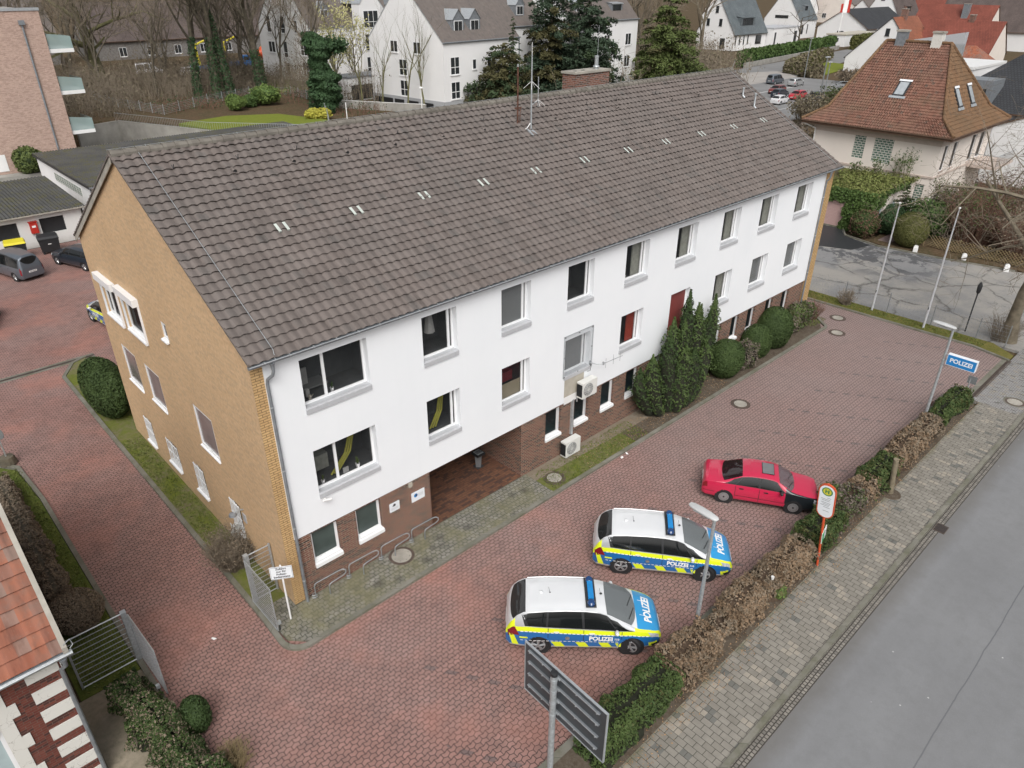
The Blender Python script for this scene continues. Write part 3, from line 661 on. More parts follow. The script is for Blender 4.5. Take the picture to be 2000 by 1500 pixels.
def sheet(name, poly, z0, z1, mat):
    mb = MB(); mb.prism(poly, z0, z1, mat); return struct(mb, name)
# car park and drive: one red paved sheet
sheet('red_paving', [(-60, 16.9), (-5.6, 16.6), (-4.75, 15.3), (-4.47, 12), (-4.47, -6), (-6, -9.55), (31.6, -9.55), (31.6, -10.6), (37.2, -10.6), (37.9, -9.2), (37.6, 1.5), (38.0, 46.7), (-60, 46.7)], -.15, 0, 'red_paver')
sheet('sidewalk', [(-30, -12.76), (31.2, -12.76), (31.2, -11), (29, -10.95), (-30, -10.95)], -.15, .015, 'sidewalk_slab')
sheet('sidewalk_crossing', [(31.2, -12.76), (60, -12.76), (60, -10.65), (31.2, -10.65)], -.15, .011, 'small_paver')
sheet('hedge_bed', [(-30, -10.95), (30.6, -10.95), (31.5, -10.4), (31, -9.9), (30.2, -9.72), (-30, -9.72)], -.15, .05, 'soil')
sheet('road', [(-120, -60), (500, -60), (500, -13.22), (-120, -13.22)], -.15, -.07, 'asphalt')
sheet('gutter_strip', [(-60, -13.22), (120, -13.22), (120, -12.93), (-60, -12.93)], -.15, -.066, 'gutter_setts')
def strip(name, path, w, z0, z1, mat):
    mb = MB(); P = [Vector((*p, 0)) for p in path]; Ls = []; u = 0
    for i, p in enumerate(P):
        a = (P[i]-P[max(i-1, 0)]); b = (P[min(i+1, len(P)-1)]-P[i]); t = (a.normalized()+b.normalized()).normalized(); nn = V(-t.y, t.x, 0)
        k = 1/max(.5, nn.dot(V(-(b if b.length else a).normalized().y, (b if b.length else a).normalized().x, 0)) if (b.length or a.length) else 1)
        Ls.append((p+nn*w/2*k, p-nn*w/2*k)); 
    for i in range(len(P)-1):
        (l0, r0), (l1, r1) = Ls[i], Ls[i+1]; d = (P[i+1]-P[i]).length
        g = lambda p, z: (p.x, p.y, z)
        mb.quad(g(r0, z1), g(r1, z1), g(l1, z1), g(l0, z1), mat, [(u, 0), (u+d, 0), (u+d, w), (u, w)])
        mb.quad(g(l0, z0), g(l0, z1), g(l1, z1), g(l1, z0), mat); mb.quad(g(r0, z0), g(r1, z0), g(r1, z1), g(r0, z1), mat); u += d
    mb.quad(g(Ls[0][0], z0), g(Ls[0][1], z0), g(Ls[0][1], z1), g(Ls[0][0], z1), mat); mb.quad(g(Ls[-1][1], z0), g(Ls[-1][0], z0), g(Ls[-1][0], z1), g(Ls[-1][1], z1), mat)
    return struct(mb, name)
def arc(cx, cy, r, a0, a1, n=6): return [(cx+r*math.cos(R(a0+(a1-a0)*i/n)), cy+r*math.sin(R(a0+(a1-a0)*i/n))) for i in range(n+1)]
strip('road_kerb', [(-60, -12.845), (120, -12.845)], .16, -.15, .05, 'kerb_stone')
strip('paving_border', [(-30, -9.6), (29.3, -9.6), *arc(30.6, -10.15, .55, 90, 0, 4)], .24, -.15, .045, 'kerb_stone')
front_k = [(.6, 24.3), (-.2, 23.9), (-.98, 22.5), *[(-1.02, y) for y in (16, 8, 0.2)], *arc(-.42, -1.1, .65, 180, 262, 6), *[(x, -1.72) for x in (3, 10.6, 20, 33.6)], *arc(33.9, -1.22, .5, 270, 340, 4), (35.35, -.3), (35.6, .5)]
strip('planting_kerb', front_k, .17, -.15, .1, 'kerb_stone')
sheet('footway_setts', [(-.95, -.1), (-.9, -1.1), (-.4, -1.64), (10.62, -1.64), (10.62, -.012), (5.73, -.012), (0, -.012), (0, .6), (-.9, .6)], -.15, .085, 'grey_sett')
sheet('front_bed', [(10.62, -1.64), (16, -1.64), (16, -.012), (10.62, -.012)], -.15, .06, 'moss_soil')
sheet('pale_soil_strip', [(10.62, -.62), (18.5, -.75), (18.5, -.012), (10.62, -.012)], -.15, .072, 'pale_soil')
sheet('front_bed_far', [(16, -1.64), (33.6, -1.64), (34.3, -1.2), (35.3, -.3), (35.5, .6), (34.3, .6), (34.3, -.012), (16, -.012)], -.15, .064, 'soil')
sheet('gable_bed', [(-.94, .6), (-.012, .6), (-.012, 14.8), (.5, 14.8), (.5, 24.2), (-.2, 23.8), (-.9, 22.5)], -.15, .06, 'moss_soil')
sheet('porch_floor', [(5.73, -.01), (10.37, -.01), (10.37, 5.5), (5.73, 5.5)], -.15, .088, 'porch_clinker')
# lawn to the left of the drive
sheet('side_lawn', [(-16, 15.9), (-5.6, 15.95), (-4.86, 14.9), (-4.66, 12), (-4.66, .9), (-6.3, .9), (-6.3, 10), (-16, 10)], -.15, .06, 'dark_lawn')
sheet('side_path', [(-6.4, .9), (-4.6, .9), (-4.3, -5), (-7, -6), (-6.4, -2)], -.15, .04, 'sand')
strip('lawn_kerb', [(-16, 16.2), (-5.6, 16.2), (-4.75, 15.1), (-4.56, 12), (-4.56, -4.5)], .16, -.15, .09, 'kerb_stone')
# far edge verge and neighbour yard
sheet('verge', [(37.55, 4), (38.95, 4), (38.95, -9.3), (38.0, -10.6), (37.25, -10.55), (37.72, -8.5)], -.15, .06, 'dry_grass')
strip('verge_kerb', [(37.5, 46), (37.5, 2), (37.68, -7), (37.72, -8.6), (37.2, -10.6)], .14, -.15, .1, 'kerb_stone')
sheet('neighbour_yard', [(38.95, -12.7), (55.5, -12.7), (53.1, -6.5), (52.2, -2), (51.6, 2.5), (52.5, 5.6), (54, 6.6), (54, 30), (38.95, 30)], -.15, .01, 'cracked_concrete')
sheet('fresh_asphalt', [(49.2, 3.6), (51.4, 3.1), (52.4, 5.7), (53.9, 6.6), (53.9, 14), (46.5, 14), (47.5, 8)], -.1, .014, 'anthracite')
sheet('garden_soil', [(52.3, -12), (90, -12), (90, 2.9), (62, 2.9), (62, 4.5), (52.3, 3.5), (51.9, 2), (52.6, -2), (53.5, -6.5)], -.15, .05, 'leaf_litter')
sheet('garden_path', [(53, 2.2), (62, 2.2), (62, 3.2), (53, 3.2)], -.1, .07, 'red_paver')
strip('yard_kerb', [(54.05, 9), (53.95, 6.5), (52.4, 5.6), (51.55, 2.6), (52.15, -2), (53.1, -6.5)], .12, -.1, .11, 'kerb_stone')
# drains
def drain(name, label, p0, p1, w=.16):
    mb = MB(); a = Vector((*p0, 0)); b = Vector((*p1, 0)); t = (b-a).normalized(); nn = V(-t.y, t.x, 0); L = (b-a).length; U = nn*w
    mb.quad(a-U*1.8+V(0, 0, .006), b-U*1.8+V(0, 0, .006), b+U*1.8+V(0, 0, .006), a+U*1.8+V(0, 0, .006), 'kerb_stone')
    n = int(L/.09)
    for s in (-1, 1): mb.tube([a+nn*s*w*.55+V(0, 0, .01), b+nn*s*w*.55+V(0, 0, .01)], .012, 'cast_iron', 4)
    mb.quad(a-U*.5+V(0, 0, .010), b-U*.5+V(0, 0, .010), b+U*.5+V(0, 0, .010), a+U*.5+V(0, 0, .010), 'black_plastic')
    for i in range(n): p = a+t*(L*i/n); mb.box(-.5*w, -.012, .011, .5*w, .03, .02, 'cast_iron', Matrix.Translation(p) @ Matrix(((nn.x, t.x, 0, 0), (nn.y, t.y, 0, 0), (0, 0, 1, 0), (0, 0, 0, 1))))
    return tag(mb.build(name), label, 'drain')
drain('drainage_channel', 'long slotted drainage channel across the red paved drive at the left', (-9, 24.35), (1.0, 24.3))
drain('drainage_channel', 'dark drainage channel at the car park entrance beside the sidewalk', (31.6, -10.62), (37.3, -10.62), .2)
def cover(x, y, label, r=.31, mat='concrete_cap', ring='cast_iron', z=.004, apron='cast_iron', name='manhole_cover', k=1.0):
    mb = MB(); mb.lathe((0, 0, 0), [(r*1.55*k, -.02), (r*1.55*k, .006)], apron, 28); mb.lathe((0, 0, 0), [(r*1.3, 0), (r*1.3, .012)], ring, 28); mb.lathe((0, 0, 0), [(r, 0), (r, .02), (r*.97, .024)], mat, 28)
    for i in range(8): a = i*.785; mb.lathe((r*.8*math.cos(a), r*.8*math.sin(a), 0), [(.015, 0), (.015, .026)], 'black_plastic', 8)
    return solo(mb, name, label, 'manhole cover', (x, y, z))
cover(35.98, -1.54, 'farther of the two round manhole covers near the far end of the building'); cover(33.85, -2.5, 'nearer of the two round manhole covers near the far end of the building')
cover(22.42, -3.02, 'round manhole cover alone in the red paving in front of the dark yew'); cover(11.33, -1.0, 'round manhole cover in the mossy bed beside the porch', z=.062)
cover(3.93, -.5, 'large pale round cover in the grey setts by the bicycle racks', r=.36, z=.087, apron='grey_sett'); cover(32.45, -12.2, 'round cover in the grey crossing at the right edge', z=.013, apron='kerb_stone', r=.33)
g_ = MB(); g_.box(-.28, -.2, 0, .28, .2, .012, 'cast_iron')
for i in range(9): g_.box(-.24, -.17+i*.04, .011, .24, -.15+i*.04, .018, 'black_plastic')
solo(g_, 'gully_grate', 'square iron gully grate in the road gutter by the kerb', 'drain grate', (19.9, -13.2, -.066))
g_ = MB(); g_.box(-.25, -.2, 0, .25, .2, .012, 'rust'); g_.box(-.2, -.15, .012, .2, .15, .016, 'cast_iron'); solo(g_, 'hydrant_plate', 'small rusty rectangular plate in the paved border near the hedge end', 'access cover', (29.3, -9.62, .046), .1)

# ================================================================ POLICE BUILDING
B = thing('office_building', 'long three storey building with white upper facade, yellow brick gable and brown tiled roof', 'building')
LX, WY, HE, HR = 34.6, 14.79, 9.2, 13.5; ZB = 2.68
UX, UY, NF, NG = (1, 0, 0), (0, 1, 0), (0, -1, 0), (-1, 0, 0)
top = [(1.42, 3.68)]+[(a, b) for a, b in ((5.77, 7.22), (9.26, 10.72), (12.72, 14.24), (16.23, 17.76), (19.8, 21.33), (23.42, 24.94), (26.85, 28.46), (30.45, 32.12))]
PH = 3.0
fw = MB(); X0, X1 = .36, 33.55; YF = -.06
holes = []
for i, (a, b) in enumerate(top):
    holes.append((a-X0, 7.1-ZB, b-X0, 8.7-ZB))
    holes.append((a-X0, (3.35 if i == 5 else 3.98)-ZB, b-X0, 5.58-ZB))
wall(fw, (X0, YF, ZB), UX, NF, X1-X0, HE-ZB, holes, 'white_render', .23)
fw.quad((X0, YF, ZB), (X0, 5.5, ZB), (X1, 5.5, ZB), (X1, YF, ZB), 'white_render') if False else fw.quad((X0, YF, ZB), (X0, .001, ZB), (X1, .001, ZB), (X1, YF, ZB), 'white_render')
fw.quad((X0, YF, ZB), (X0, YF, HE), (X0, .0, HE), (X0, .0, ZB), 'white_render'); fw.quad((X1, 0, ZB), (X1, 0, HE), (X1, YF, HE), (X1, YF, ZB), 'white_render')
fw.build('white_facade', B)
kinds_t = ['desk', 'coat', None, 'desk', 'curtain', 'curtain', 'curtain', 'curtain', 'curtain']; kinds_m = ['hose', 'hose', 'pink', 'blind', 'red', None, 'curtain', 'blind', 'blind']
for i, (a, b) in enumerate(top):
    mu = (.37,) if i == 0 else (.86,)
    for z0, kd in ((7.1, kinds_t[i]), (3.98, kinds_m[i])):
        if i == 5 and z0 < 5:
            mb = MB(); mb.box(a, YF+.2, 3.35, b-.1, YF+.24, 5.58, 'oxblood_panel'); mb.box(b-.1, YF+.18, 3.35, b, YF+.24, 5.58, 'white_pvc'); mb.build('door_panel', B)
            continue
        window(B, (a, YF, z0), UX, NF, b-a, 1.6, .22, .075, mu, (), (.05, .19), room='room_dark', blind=kd, frame='white_pvc', pane='sky_tint_glass' if (i, z0 > 5) in ((2, True), (7, False), (8, False), (3, False)) else 'window_glass')
# ground floor brick front
gf = MB()
gw = [(.92, 1.92), (2.6, 3.6)]
wall(gf, (.36, 0, 0), UX, NF, 5.73-.36, ZB, [(a-.36, 1.32, b-.36, 2.58) for a, b in gw], 'red_brown_brick', .16)
gf.quad((5.73, 0, 0), (5.73, 5.5, 0), (5.73, 5.5, ZB), (5.73, 0, ZB), 'red_brown_brick')
gx = 10.37; gw2 = [(11.75, 12.68), (13.52, 14.4), (15.27, 16.15), (17.0, 17.9), (18.75, 19.6), (20.5, 21.35), (22.3, 23.15), (24.05, 24.85), (25.8, 26.55), (27.4, 28.2), (29.3, 30.1), (31.1, 31.9)]
wall(gf, (gx, 0, 0), UX, NF, 33.55-gx, ZB, [(a-gx, 1.3, b-gx, 2.62) for a, b in gw2], 'red_brown_brick', .14)
wall(gf, (gx, 5.5, 0), (0, -1, 0), NG, 5.5, ZB, [(1.9, 1.35, 3.3, 2.4)], 'red_brown_brick', .14)
wall(gf, (5.73, 5.5, 0), UX, NF, gx-5.73, ZB, [(1.2, .09, 3.4, 2.4)], 'red_brown_brick', .3)
gf.quad((5.73, .0, ZB-.002), (5.73, 5.5, ZB-.002), (gx, 5.5, ZB-.002), (gx, 0, ZB-.002), 'brown_wood')
for a, b in gw+gw2: # soldier course lintels
    x = a
    while x < b-.04: gf.box(x, -.012, 2.59, x+.06, -.002, ZB-.004, 'oxblood_panel' if False else 'red_brown_brick'); x += .075
gf.build('brick_base', B)
for a, b in gw: window(B, (a, 0, 1.32), UX, NF, b-a, 1.26, .12, .085, (), (), (.09, .17), sillmat='white_pvc', pane='frosted', name='window')
for i, (a, b) in enumerate(gw2): window(B, (a, 0, 1.3), UX, NF, b-a, 1.32, .11, .07, (.9,), (), (.07, .14), sillmat='white_pvc', room='room_blue', roomd=.9, blind='desk' if i in (0,) else None)
window(B, (gx, 3.6, 1.35), (0, -1, 0), NG, 1.4, 1.05, .1, .06, (), (), (.05, .1), room='room_dark', roomd=.5)
dr = MB(); dr.box(6.95, 5.52, .09, 9.1, 5.56, 2.4, 'dark_pane'); 
for x in (6.95, 7.98, 9.02): dr.box(x, 5.46, .09, x+.08, 5.515, 2.4, 'anthracite')
dr.box(7.03, 5.46, .09, 9.02, 5.515, .2, 'anthracite'); dd = dr.build('glass_door', B)
h_ = MB(); h_.tube([(8.2, 5.4, .9), (8.2, 5.4, 1.4)], .02, 'galvanised', 6); h_.build('handle', dd)
# yellow piers and gables
ye = MB()
gy = [(11.55, 6.35, 13.45, 7.95), (9.02, 6.5, 10.95, 8.1), (6.48, 7.45, 6.98, 8.1), (11.5, 3.4, 13.15, 5.05), (8.9, 3.55, 10.46, 5.15), (4.1, 3.72, 5.68, 5.4)]
gg = [(11.85, .5, 12.85, 1.75), (9.0, .7, 10.25, 1.87), (6.35, .85, 7.35, 2.15), (3.25, 1.0, 4.15, 2.3)]
wall(ye, (0, WY, 0), (0, -1, 0), NG, WY, HE, [(WY-c, b, WY-a, d) for a, b, c, d in gy], 'yellow_brick', .06) if False else None
hs_ = [(WY-c, b, WY-a, d) for a, b, c, d in gy]+[(WY-c, b, WY-a, d) for a, b, c, d in gg]
wall(ye, (0, WY, 0), (0, -1, 0), NG, WY, HE, hs_, 'yellow_brick', .1)
ye.poly([(0, WY, HE), (0, 0, HE), (0, WY/2, HR-.12)], 'yellow_brick')
ye.quad((0, 0, 0), (.36, 0, 0), (.36, 0, HE), (0, 0, HE), 'yellow_pier_brick')
ye.build('gable_wall', B)
y2 = MB(); y2.quad((33.55, -.0, 0), (LX, -.0, 0), (LX, 0, HE), (33.55, 0, HE), 'yellow_pier_brick'); y2.quad((LX, 0, 0), (LX, WY, 0), (LX, WY, HE), (LX, 0, HE), 'yellow_brick'); y2.poly([(LX, 0, HE), (LX, WY, HE), (LX, WY/2, HR-.12)], 'yellow_brick')
y2.quad((LX, WY, 0), (0, WY, 0), (0, WY, HE), (LX, WY, HE), 'yellow_brick'); y2.build('rear_wall', B)
for k, (a, b, c, d) in enumerate(gy):
    if k < 2:
        wo = window(B, (0, c, b), (0, -1, 0), NG, c-a, d-b, .07, .1, (.3,) if k == 0 else (), (), (.1, .1), sillmat='white_pvc', pane='window_glass', room='room_dark', roomd=.8)
        s = MB(); s.box(-.22, a-.05, d-.14, -.004, c+.05, d+.14, 'white_pvc'); s.box(-.07, c-.02, b, -.005, c+.04, d-.15, 'white_pvc'); s.box(-.07, a-.04, b, -.005, a+.02, d-.15, 'white_pvc'); s.build('shutter_box', wo)
    elif k == 2: window(B, (0, c, b), (0, -1, 0), NG, c-a, d-b, .03, .1, (), (), (.1, .08), sillmat='white_pvc', pane='dark_pane')
    else: window(B, (0, c, b), (0, -1, 0), NG, c-a, d-b, .015, .085, (), (), (.05, .07), sillmat='white_pvc', pane='gable_pane')
for a, b, c, d in gg:
    wo = window(B, (0, c, b), (0, -1, 0), NG, c-a, d-b, .095, .06, (), (), (.1, .1), sillmat='white_pvc', pane='dark_pane')
    g = MB()
    for i in range(6): yy = a+.1+(c-a-.2)*i/5; g.box(-.03, yy-.015, b+.04, -.005, yy+.015, d-.04, 'white_pvc')
    for zz in (b+.1, (b+d)/2, d-.1): g.box(-.032, a+.04, zz-.015, -.006, c-.04, zz+.015, 'white_pvc')
    g.build('grille', wo)
# roof ------------------------------------------------------------
def tile_roof(x0, x1, y0, z0, y1, z1, tw, th, mat, amp=.032, step=.058, nseg=6, seed=1, skip=None, axis='x', bottomthick=True):
    """pantile slope from eave (y0,z0) to ridge (y1,z1), waves along x and overlapping courses"""
    mb = MB(); L = math.hypot(y1-y0, z1-z0); nr_ = round(L/th); th_ = L/nr_; sl = Vector((0, y1-y0, z1-z0)).normalized(); nn = Vector((0, -(z1-z0), y1-y0)).normalized()
    if nn.z < 0: nn = -nn
    nc = round((x1-x0)/tw); tw_ = (x1-x0)/nc; g = random.Random(seed); m = nc*nseg+1
    prof = []
    for k in range(nseg): t = k/nseg; prof.append(amp*(math.sin(2*math.pi*t)*.8+.25*math.sin(4*math.pi*t+.7)))
    vs = []; uv = []; fs = []
    for r in range(nr_):
        o = len(vs); jit = [g.uniform(-.004, .004) for _ in range(nc+1)]
        for e, (s, hgt) in enumerate(((r*th_-.035, step), (r*th_+th_, 0.002))):
            for i in range(m):
                c = min(i//nseg, nc); p = Vector((x0+i*tw_/nseg, y0, z0))+sl*(s+(jit[c] if e == 0 else 0))+nn*(hgt+prof[i % nseg]+jit[c]*.8)
                vs.append(tuple(p)); uv.append((i*tw_/nseg*(tw/tw_), (r+(.02 if e == 0 else .98))*th))
        for i in range(m): p = Vector(vs[o+i])-nn*.014; vs.append(tuple(p)); uv.append((i*tw_/nseg*(tw/tw_), (r+.02)*th))
        for i in range(m-1):
            fs.append((o+i, o+i+1, o+m+i+1, o+m+i)); fs.append((o+2*m+i, o+2*m+i+1, o+i+1, o+i))
    if y1 < y0: fs = [f[::-1] for f in fs]
    mb.add(vs, fs, mat, uv); return mb
EY, EZ = -.3, 9.17
tile_roof(-.09, LX+.12, EY, EZ, WY/2, HR, .30, .339, 'brown_tile').build('roof', B, smooth=50)
rb = MB(); rb.quad((-.09, WY/2, HR), (LX+.12, WY/2, HR), (LX+.12, WY+.3, EZ), (-.09, WY+.3, EZ), 'brown_tile', [(0, 8.8), (34.4, 8.8), (34.4, 0), (0, 0)])
rb.quad((-.085, EY+.02, EZ-.05), (LX+.1, EY+.02, EZ-.05), (LX+.1, WY/2, HR-.07), (-.085, WY/2, HR-.07), 'brown_wood')
rb.build('rear_roof', B)
vg = MB()   # verge boards and stepped verge tiles on both gables
for x, sx in ((-.1, -1), (LX+.12, 1)):
    vg = MB()
    for (ya, za), (yb, zb) in (((EY, EZ), (WY/2, HR)), ((WY+.3, EZ), (WY/2, HR))):
        a, b = sorted((x, x-sx*.03)); p = [(ya, za-.26 if ya > 7 else za-.06), (yb, zb-.26 if ya > 7 else zb-.06), (yb, zb-.0), (ya, za-.0)]
        vs = [(a, y, z) for y, z in p]+[(b, y, z) for y, z in p]
        vg.add(vs, [(0, 1, 2, 3), (7, 6, 5, 4), (0, 4, 5, 1), (2, 6, 7, 3)] if True else [], 'weathered_wood' if ya < 7 else 'concrete_cap')
    n = 26
    for i in range(n):
        for sgn in (1, -1):
            y0_ = (EY+(WY/2-EY)*i/n) if sgn > 0 else (WY+.3-(WY/2+.3)*i/n); y1_ = (EY+(WY/2-EY)*(i+1)/n) if sgn > 0 else (WY+.3-(WY/2+.3)*(i+1)/n)
            z0_ = EZ+(HR-EZ)*i/n; z1_ = EZ+(HR-EZ)*(i+1)/n; a, b = sorted((x+sx*.03, x-sx*.14))
            vg.add([(a, y0_, z0_+.055), (b, y0_, z0_+.055), (b, y1_, z1_+.02), (a, y1_, z1_+.02), (a, y0_, z0_-.03), (b, y0_, z0_-.03), (b, y1_, z1_-.04), (a, y1_, z1_-.04)], [(0, 1, 2, 3), (4, 5, 1, 0), (3, 7, 4, 0), (1, 5, 6, 2)] if sgn > 0 else [(3, 2, 1, 0), (0, 1, 5, 4), (0, 4, 7, 3), (2, 6, 5, 1)], 'brown_tile', [(0, i*.34+.02), (.17, i*.34+.02), (.17, i*.34+.3), (0, i*.34+.3)]*2)
    vg.build('verge', B)
rd = MB(); n = 88
for i in range(n):
    x = -.1+(LX+.2)*i/n; L_ = (LX+.2)/n; r0, r1 = .125, .105; jz = rnd.uniform(-.006, .006); vs = []; 
    for xx, rr in ((x, r0+.035), (x+L_*1.04, r1+.02)):
        for k in range(7): a = math.pi*(k/6)*1.16-.25; vs.append((xx, WY/2-math.cos(a)*rr*1.25, HR-.02+jz+math.sin(a)*rr))
    rd.add(vs, [(k, k+7, k+8, k+1) for k in range(6)], 'ridge_tile'); rd.add(vs[:7], [tuple(range(7))], 'ridge_tile')
rd.build('ridge', B, smooth=40)
# pairs of clear glass tiles
sl = V(0, WY/2-EY, HR-EZ).normalized(); nn = V(0, -sl.z, sl.y)
for x in (3.24, 5.97, 8.81, 11.64, 14.49, 17.44, 20.43, 23.29, 26.27, 29.25, 32.27):
    for dx in (-.17, .12):
        ct = MB()
        for i in range(4):
            p = V(x+dx, 3.43, 0); p.z = EZ+(p.y-EY)*(HR-EZ)/(WY/2-EY); q = p+nn*.045; w = .10
            for ox in (0,): ct.quad(q+V(ox, 0, 0)+nn*.03, q+V(ox+w, 0, 0)+nn*.03, q+V(ox+w, 0, 0)+sl*.36+nn*.02, q+V(ox, 0, 0)+sl*.36+nn*.02, 'clear_tile'); ct.quad(q+V(ox, 0, 0)-nn*.03, q+V(ox+w, 0, 0)-nn*.03, q+V(ox+w, 0, 0)+nn*.03, q+V(ox, 0, 0)+nn*.03, 'clear_tile')
            break
        ct.build('clear_tile', B)
def RZ(y): return EZ+(y-EY)*(HR-EZ)/(WY/2-EY)
for x in (3.09, 5.2, 7.31, 9.39, 11.69, 13.86, 18.08, 20.15, 22.44, 24.58, 26.83, 29.27, 31.41):
    v = MB(); p = V(x, 5.98, RZ(5.98)); v.tube([p+nn*.01+sl*.2, p+nn*.055+sl*.05, p+nn*.06-sl*.02], [.05, .07, .07], 'brown_tile', 10, False); v.lathe(tuple(p+nn*.06-sl*.015), [(.058, 0), (.058, .004)], 'black_plastic', 12, 'y'); v.build('vent_tile', B)
hk = MB()
for x in (1.38, 3.48, 5.61, 7.68, 9.86, 14.22, 15.53, 18.0, 20.68, 22.9, 26., 29.4): p = V(x, 6.53, RZ(6.53)); hk.tube([p+sl*.1+nn*.04, p+nn*.03-sl*.02, p+nn*.05-sl*.08, p+nn*.2-sl*.06], .014, 'dark_metal', 5)
for x in (1.38,): pass
hk.build('roof_hooks', B)
ww = MB(); ww.tube([(.7, y, RZ(y)+.09) for y in (7.35, 6, 4.5, 3, 1.5, .3, -.15)]+[(.62, -.38, 9.15), (.5, -.4, 9.0)], .011, 'galvanised', 4)
ww.tube([(-.15, WY/2, HR+.14), (8, WY/2, HR+.15), (16, WY/2, HR+.14), (LX+.1, WY/2, HR+.15)], .007, 'galvanised', 4); ww.tube([(LX+.1, WY/2, HR+.1), (LX+.3, WY/2, HR+.5)], .01, 'galvanised', 4)
ww.tube([(LX-.35, y, RZ(y)+.09) for y in (7.35, 4, 0, -.2)], .011, 'galvanised', 4)
for x in range(1, 34, 3): ww.box(x, WY/2-.02, HR+.08, x+.02, WY/2+.02, HR+.16, 'galvanised')
ww.build('lightning_conductor', B)
gt = MB()   # half-round gutter with brackets and downpipes
vs = []; NGt = 9
for xx in (-.15, LX+.2):
    for k in range(NGt): a = math.pi*k/(NGt-1); vs.append((xx, EY-.05-math.cos(a)*.075, EZ-.02-math.sin(a)*.085))
    for k in range(NGt): a = math.pi*k/(NGt-1); vs.append((xx, EY-.05-math.cos(a)*.066, EZ-.02-math.sin(a)*.075))
m_ = 2*NGt
gt.add(vs, [(k, k+1, k+1+m_, k+m_) for k in range(NGt-1)]+[(NGt+k, NGt+k+m_, NGt+k+1+m_, NGt+k+1) for k in range(NGt-1)]+[tuple(range(NGt)), tuple(range(m_, m_+NGt))[::-1]], 'zinc')
gt.tube([(-.15, EY-.125, EZ-.012), (LX+.2, EY-.125, EZ-.012)], .014, 'zinc_light', 6)
for i in range(46): x = .3+i*.74; gt.box(x, EY-.14, EZ-.035, x+.03, EY+.03, EZ-.002, 'zinc_light')
gt.build('gutter', B, smooth=40)
for x in (.52, 33.4):
    d = MB(); s = 1 if x < 5 else -1
    d.lathe((x, EY-.05, EZ-.3), [(.05, 0), (.055, .12), (.09, .2)], 'zinc', 14)
    d.tube([(x, EY-.05, EZ-.28), (x, EY-.05, EZ-.36), (x-.02*s, EY, EZ-.5), (x-.12*s, -.14, EZ-.66), (x-.14*s, -.13, EZ-.8), (x-.14*s, -.13, .05)], .048, 'zinc', 12)
    for z in (1, 3.2, 5.4, 7.6): d.lathe((x-.14*s, -.13, z), [(.056, 0), (.056, .04)], 'zinc_light', 12); d.box(x-.15*s, -.1, z+.01, x-.13*s, -.02, z+.03, 'zinc_light')
    d.build('downpipe', B, smooth=40)
# brick chimney behind the ridge
ch = MB(); ch.box(21.9, 8.3, 11.8, 24.5, 9.15, 14.1, 'chimney_brick'); co_ = ch.build('chimney', B)
cc = MB(); cc.box(21.84, 8.24, 14.1, 24.56, 9.21, 14.2, 'concrete_cap'); 
for x in (22.3, 22.9): cc.lathe((x, 8.7, 14.2), [(.1, 0), (.1, .012)], 'black_plastic', 12)
cc.build('chimney_cap', co_)
fl_ = MB(); fl_.lathe((23.8, 8.6, 14.2), [(.1, 0), (.1, .1), (.17, .11), (.15, .17), (.1, .18), (.1, .55), (.12, .56), (.12, .62), (.02, .64)], 'galvanised', 14); fl_.tube([(23.85, 8.6, 14.8), (23.85, 8.6, 16.2)], .012, 'galvanised', 4); fl_.build('flue', co_, smooth=40)
# vent pipes at the far end of the roof
for x, y, h in ((32.85, 5.37, .5), (32.77, 4.53, .75)):
    f = MB(); f.tube([(x, y-.15, RZ(y)-.02), (x, y, RZ(y)+.1), (x, y, RZ(y)+h)], .055, 'zinc_light', 10); f.lathe((x, y, RZ(y)+h-.04), [(.08, 0), (.08, .05), (.02, .07)], 'zinc_light', 10); f.build('vent_pipe', B, smooth=40)
# sill plants as things of their own
def pot_plant(x, z, label, plant='spiky', name='potted_plant', s=1.0):
    t = thing(name, label, 'potted plant', (x, YF+.31, z+.076), 0, 'potted plants on the window sills'); p = MB(); p.lathe((0, 0, 0), [(.045*s, 0), (.065*s, .12*s), (.06*s, .12*s), (.05*s, .1*s)], 'pot_white', 14); p.build('pot', t, smooth=40)
    l = MB(); g = random.Random(int(x*10+z))
    for i in range(16 if plant == 'spiky' else 26):
        a = g.uniform(0, 6.28); r_ = g.uniform(.02, .09)*s; h = g.uniform(.1, .26)*s; b = V(0, 0, .09*s); e = V(math.cos(a)*r_, math.sin(a)*r_, .1*s+h); w = V(-math.sin(a), math.cos(a), 0)*.012
        l.add([b-w, b+w, b.lerp(e, .6)+w*1.3, e, b.lerp(e, .6)-w*1.3], [(0, 1, 2, 3, 4)], 'shrub_leaf' if plant != 'dark' else 'laurel_leaf')
    l.build('foliage', t)
pot_plant(1.75, 3.98, 'spiky green plant in a white pot, left one in the lower corner window'); pot_plant(3.05, 3.98, 'tall spiky plant in a white pot, right one in the lower corner window', s=1.25)
pot_plant(2.5, 7.1, 'low dark plant in a white pot in the upper corner window', 'dark'); pot_plant(16.6, 7.1, 'small plant in a white pot by a curtain, top row above the antenna arm', 'dark', s=.9); pot_plant(23.8, 3.98, 'green plant in a white pot in the middle row window right of the yew', s=1.1)
b_ = MB(); b_.lathe((0, 0, 0), [(.05, 0), (.055, .14), (.03, .15)], 'beige_board', 12); b_.tube([(.04, 0, .05), (.12, 0, .14)], .01, 'beige_board', 6); solo(b_, 'watering_can', 'small cream watering can in the upper corner window', 'watering can', (1.75, YF+.31, 7.176))
b_ = MB(); b_.box(-.1, -.01, 0, .1, .02, .2, 'fabric_white'); solo(b_, 'desk_card', 'white card standing on the sill of the lower corner window', 'card', (2.6, YF+.31, 4.056))
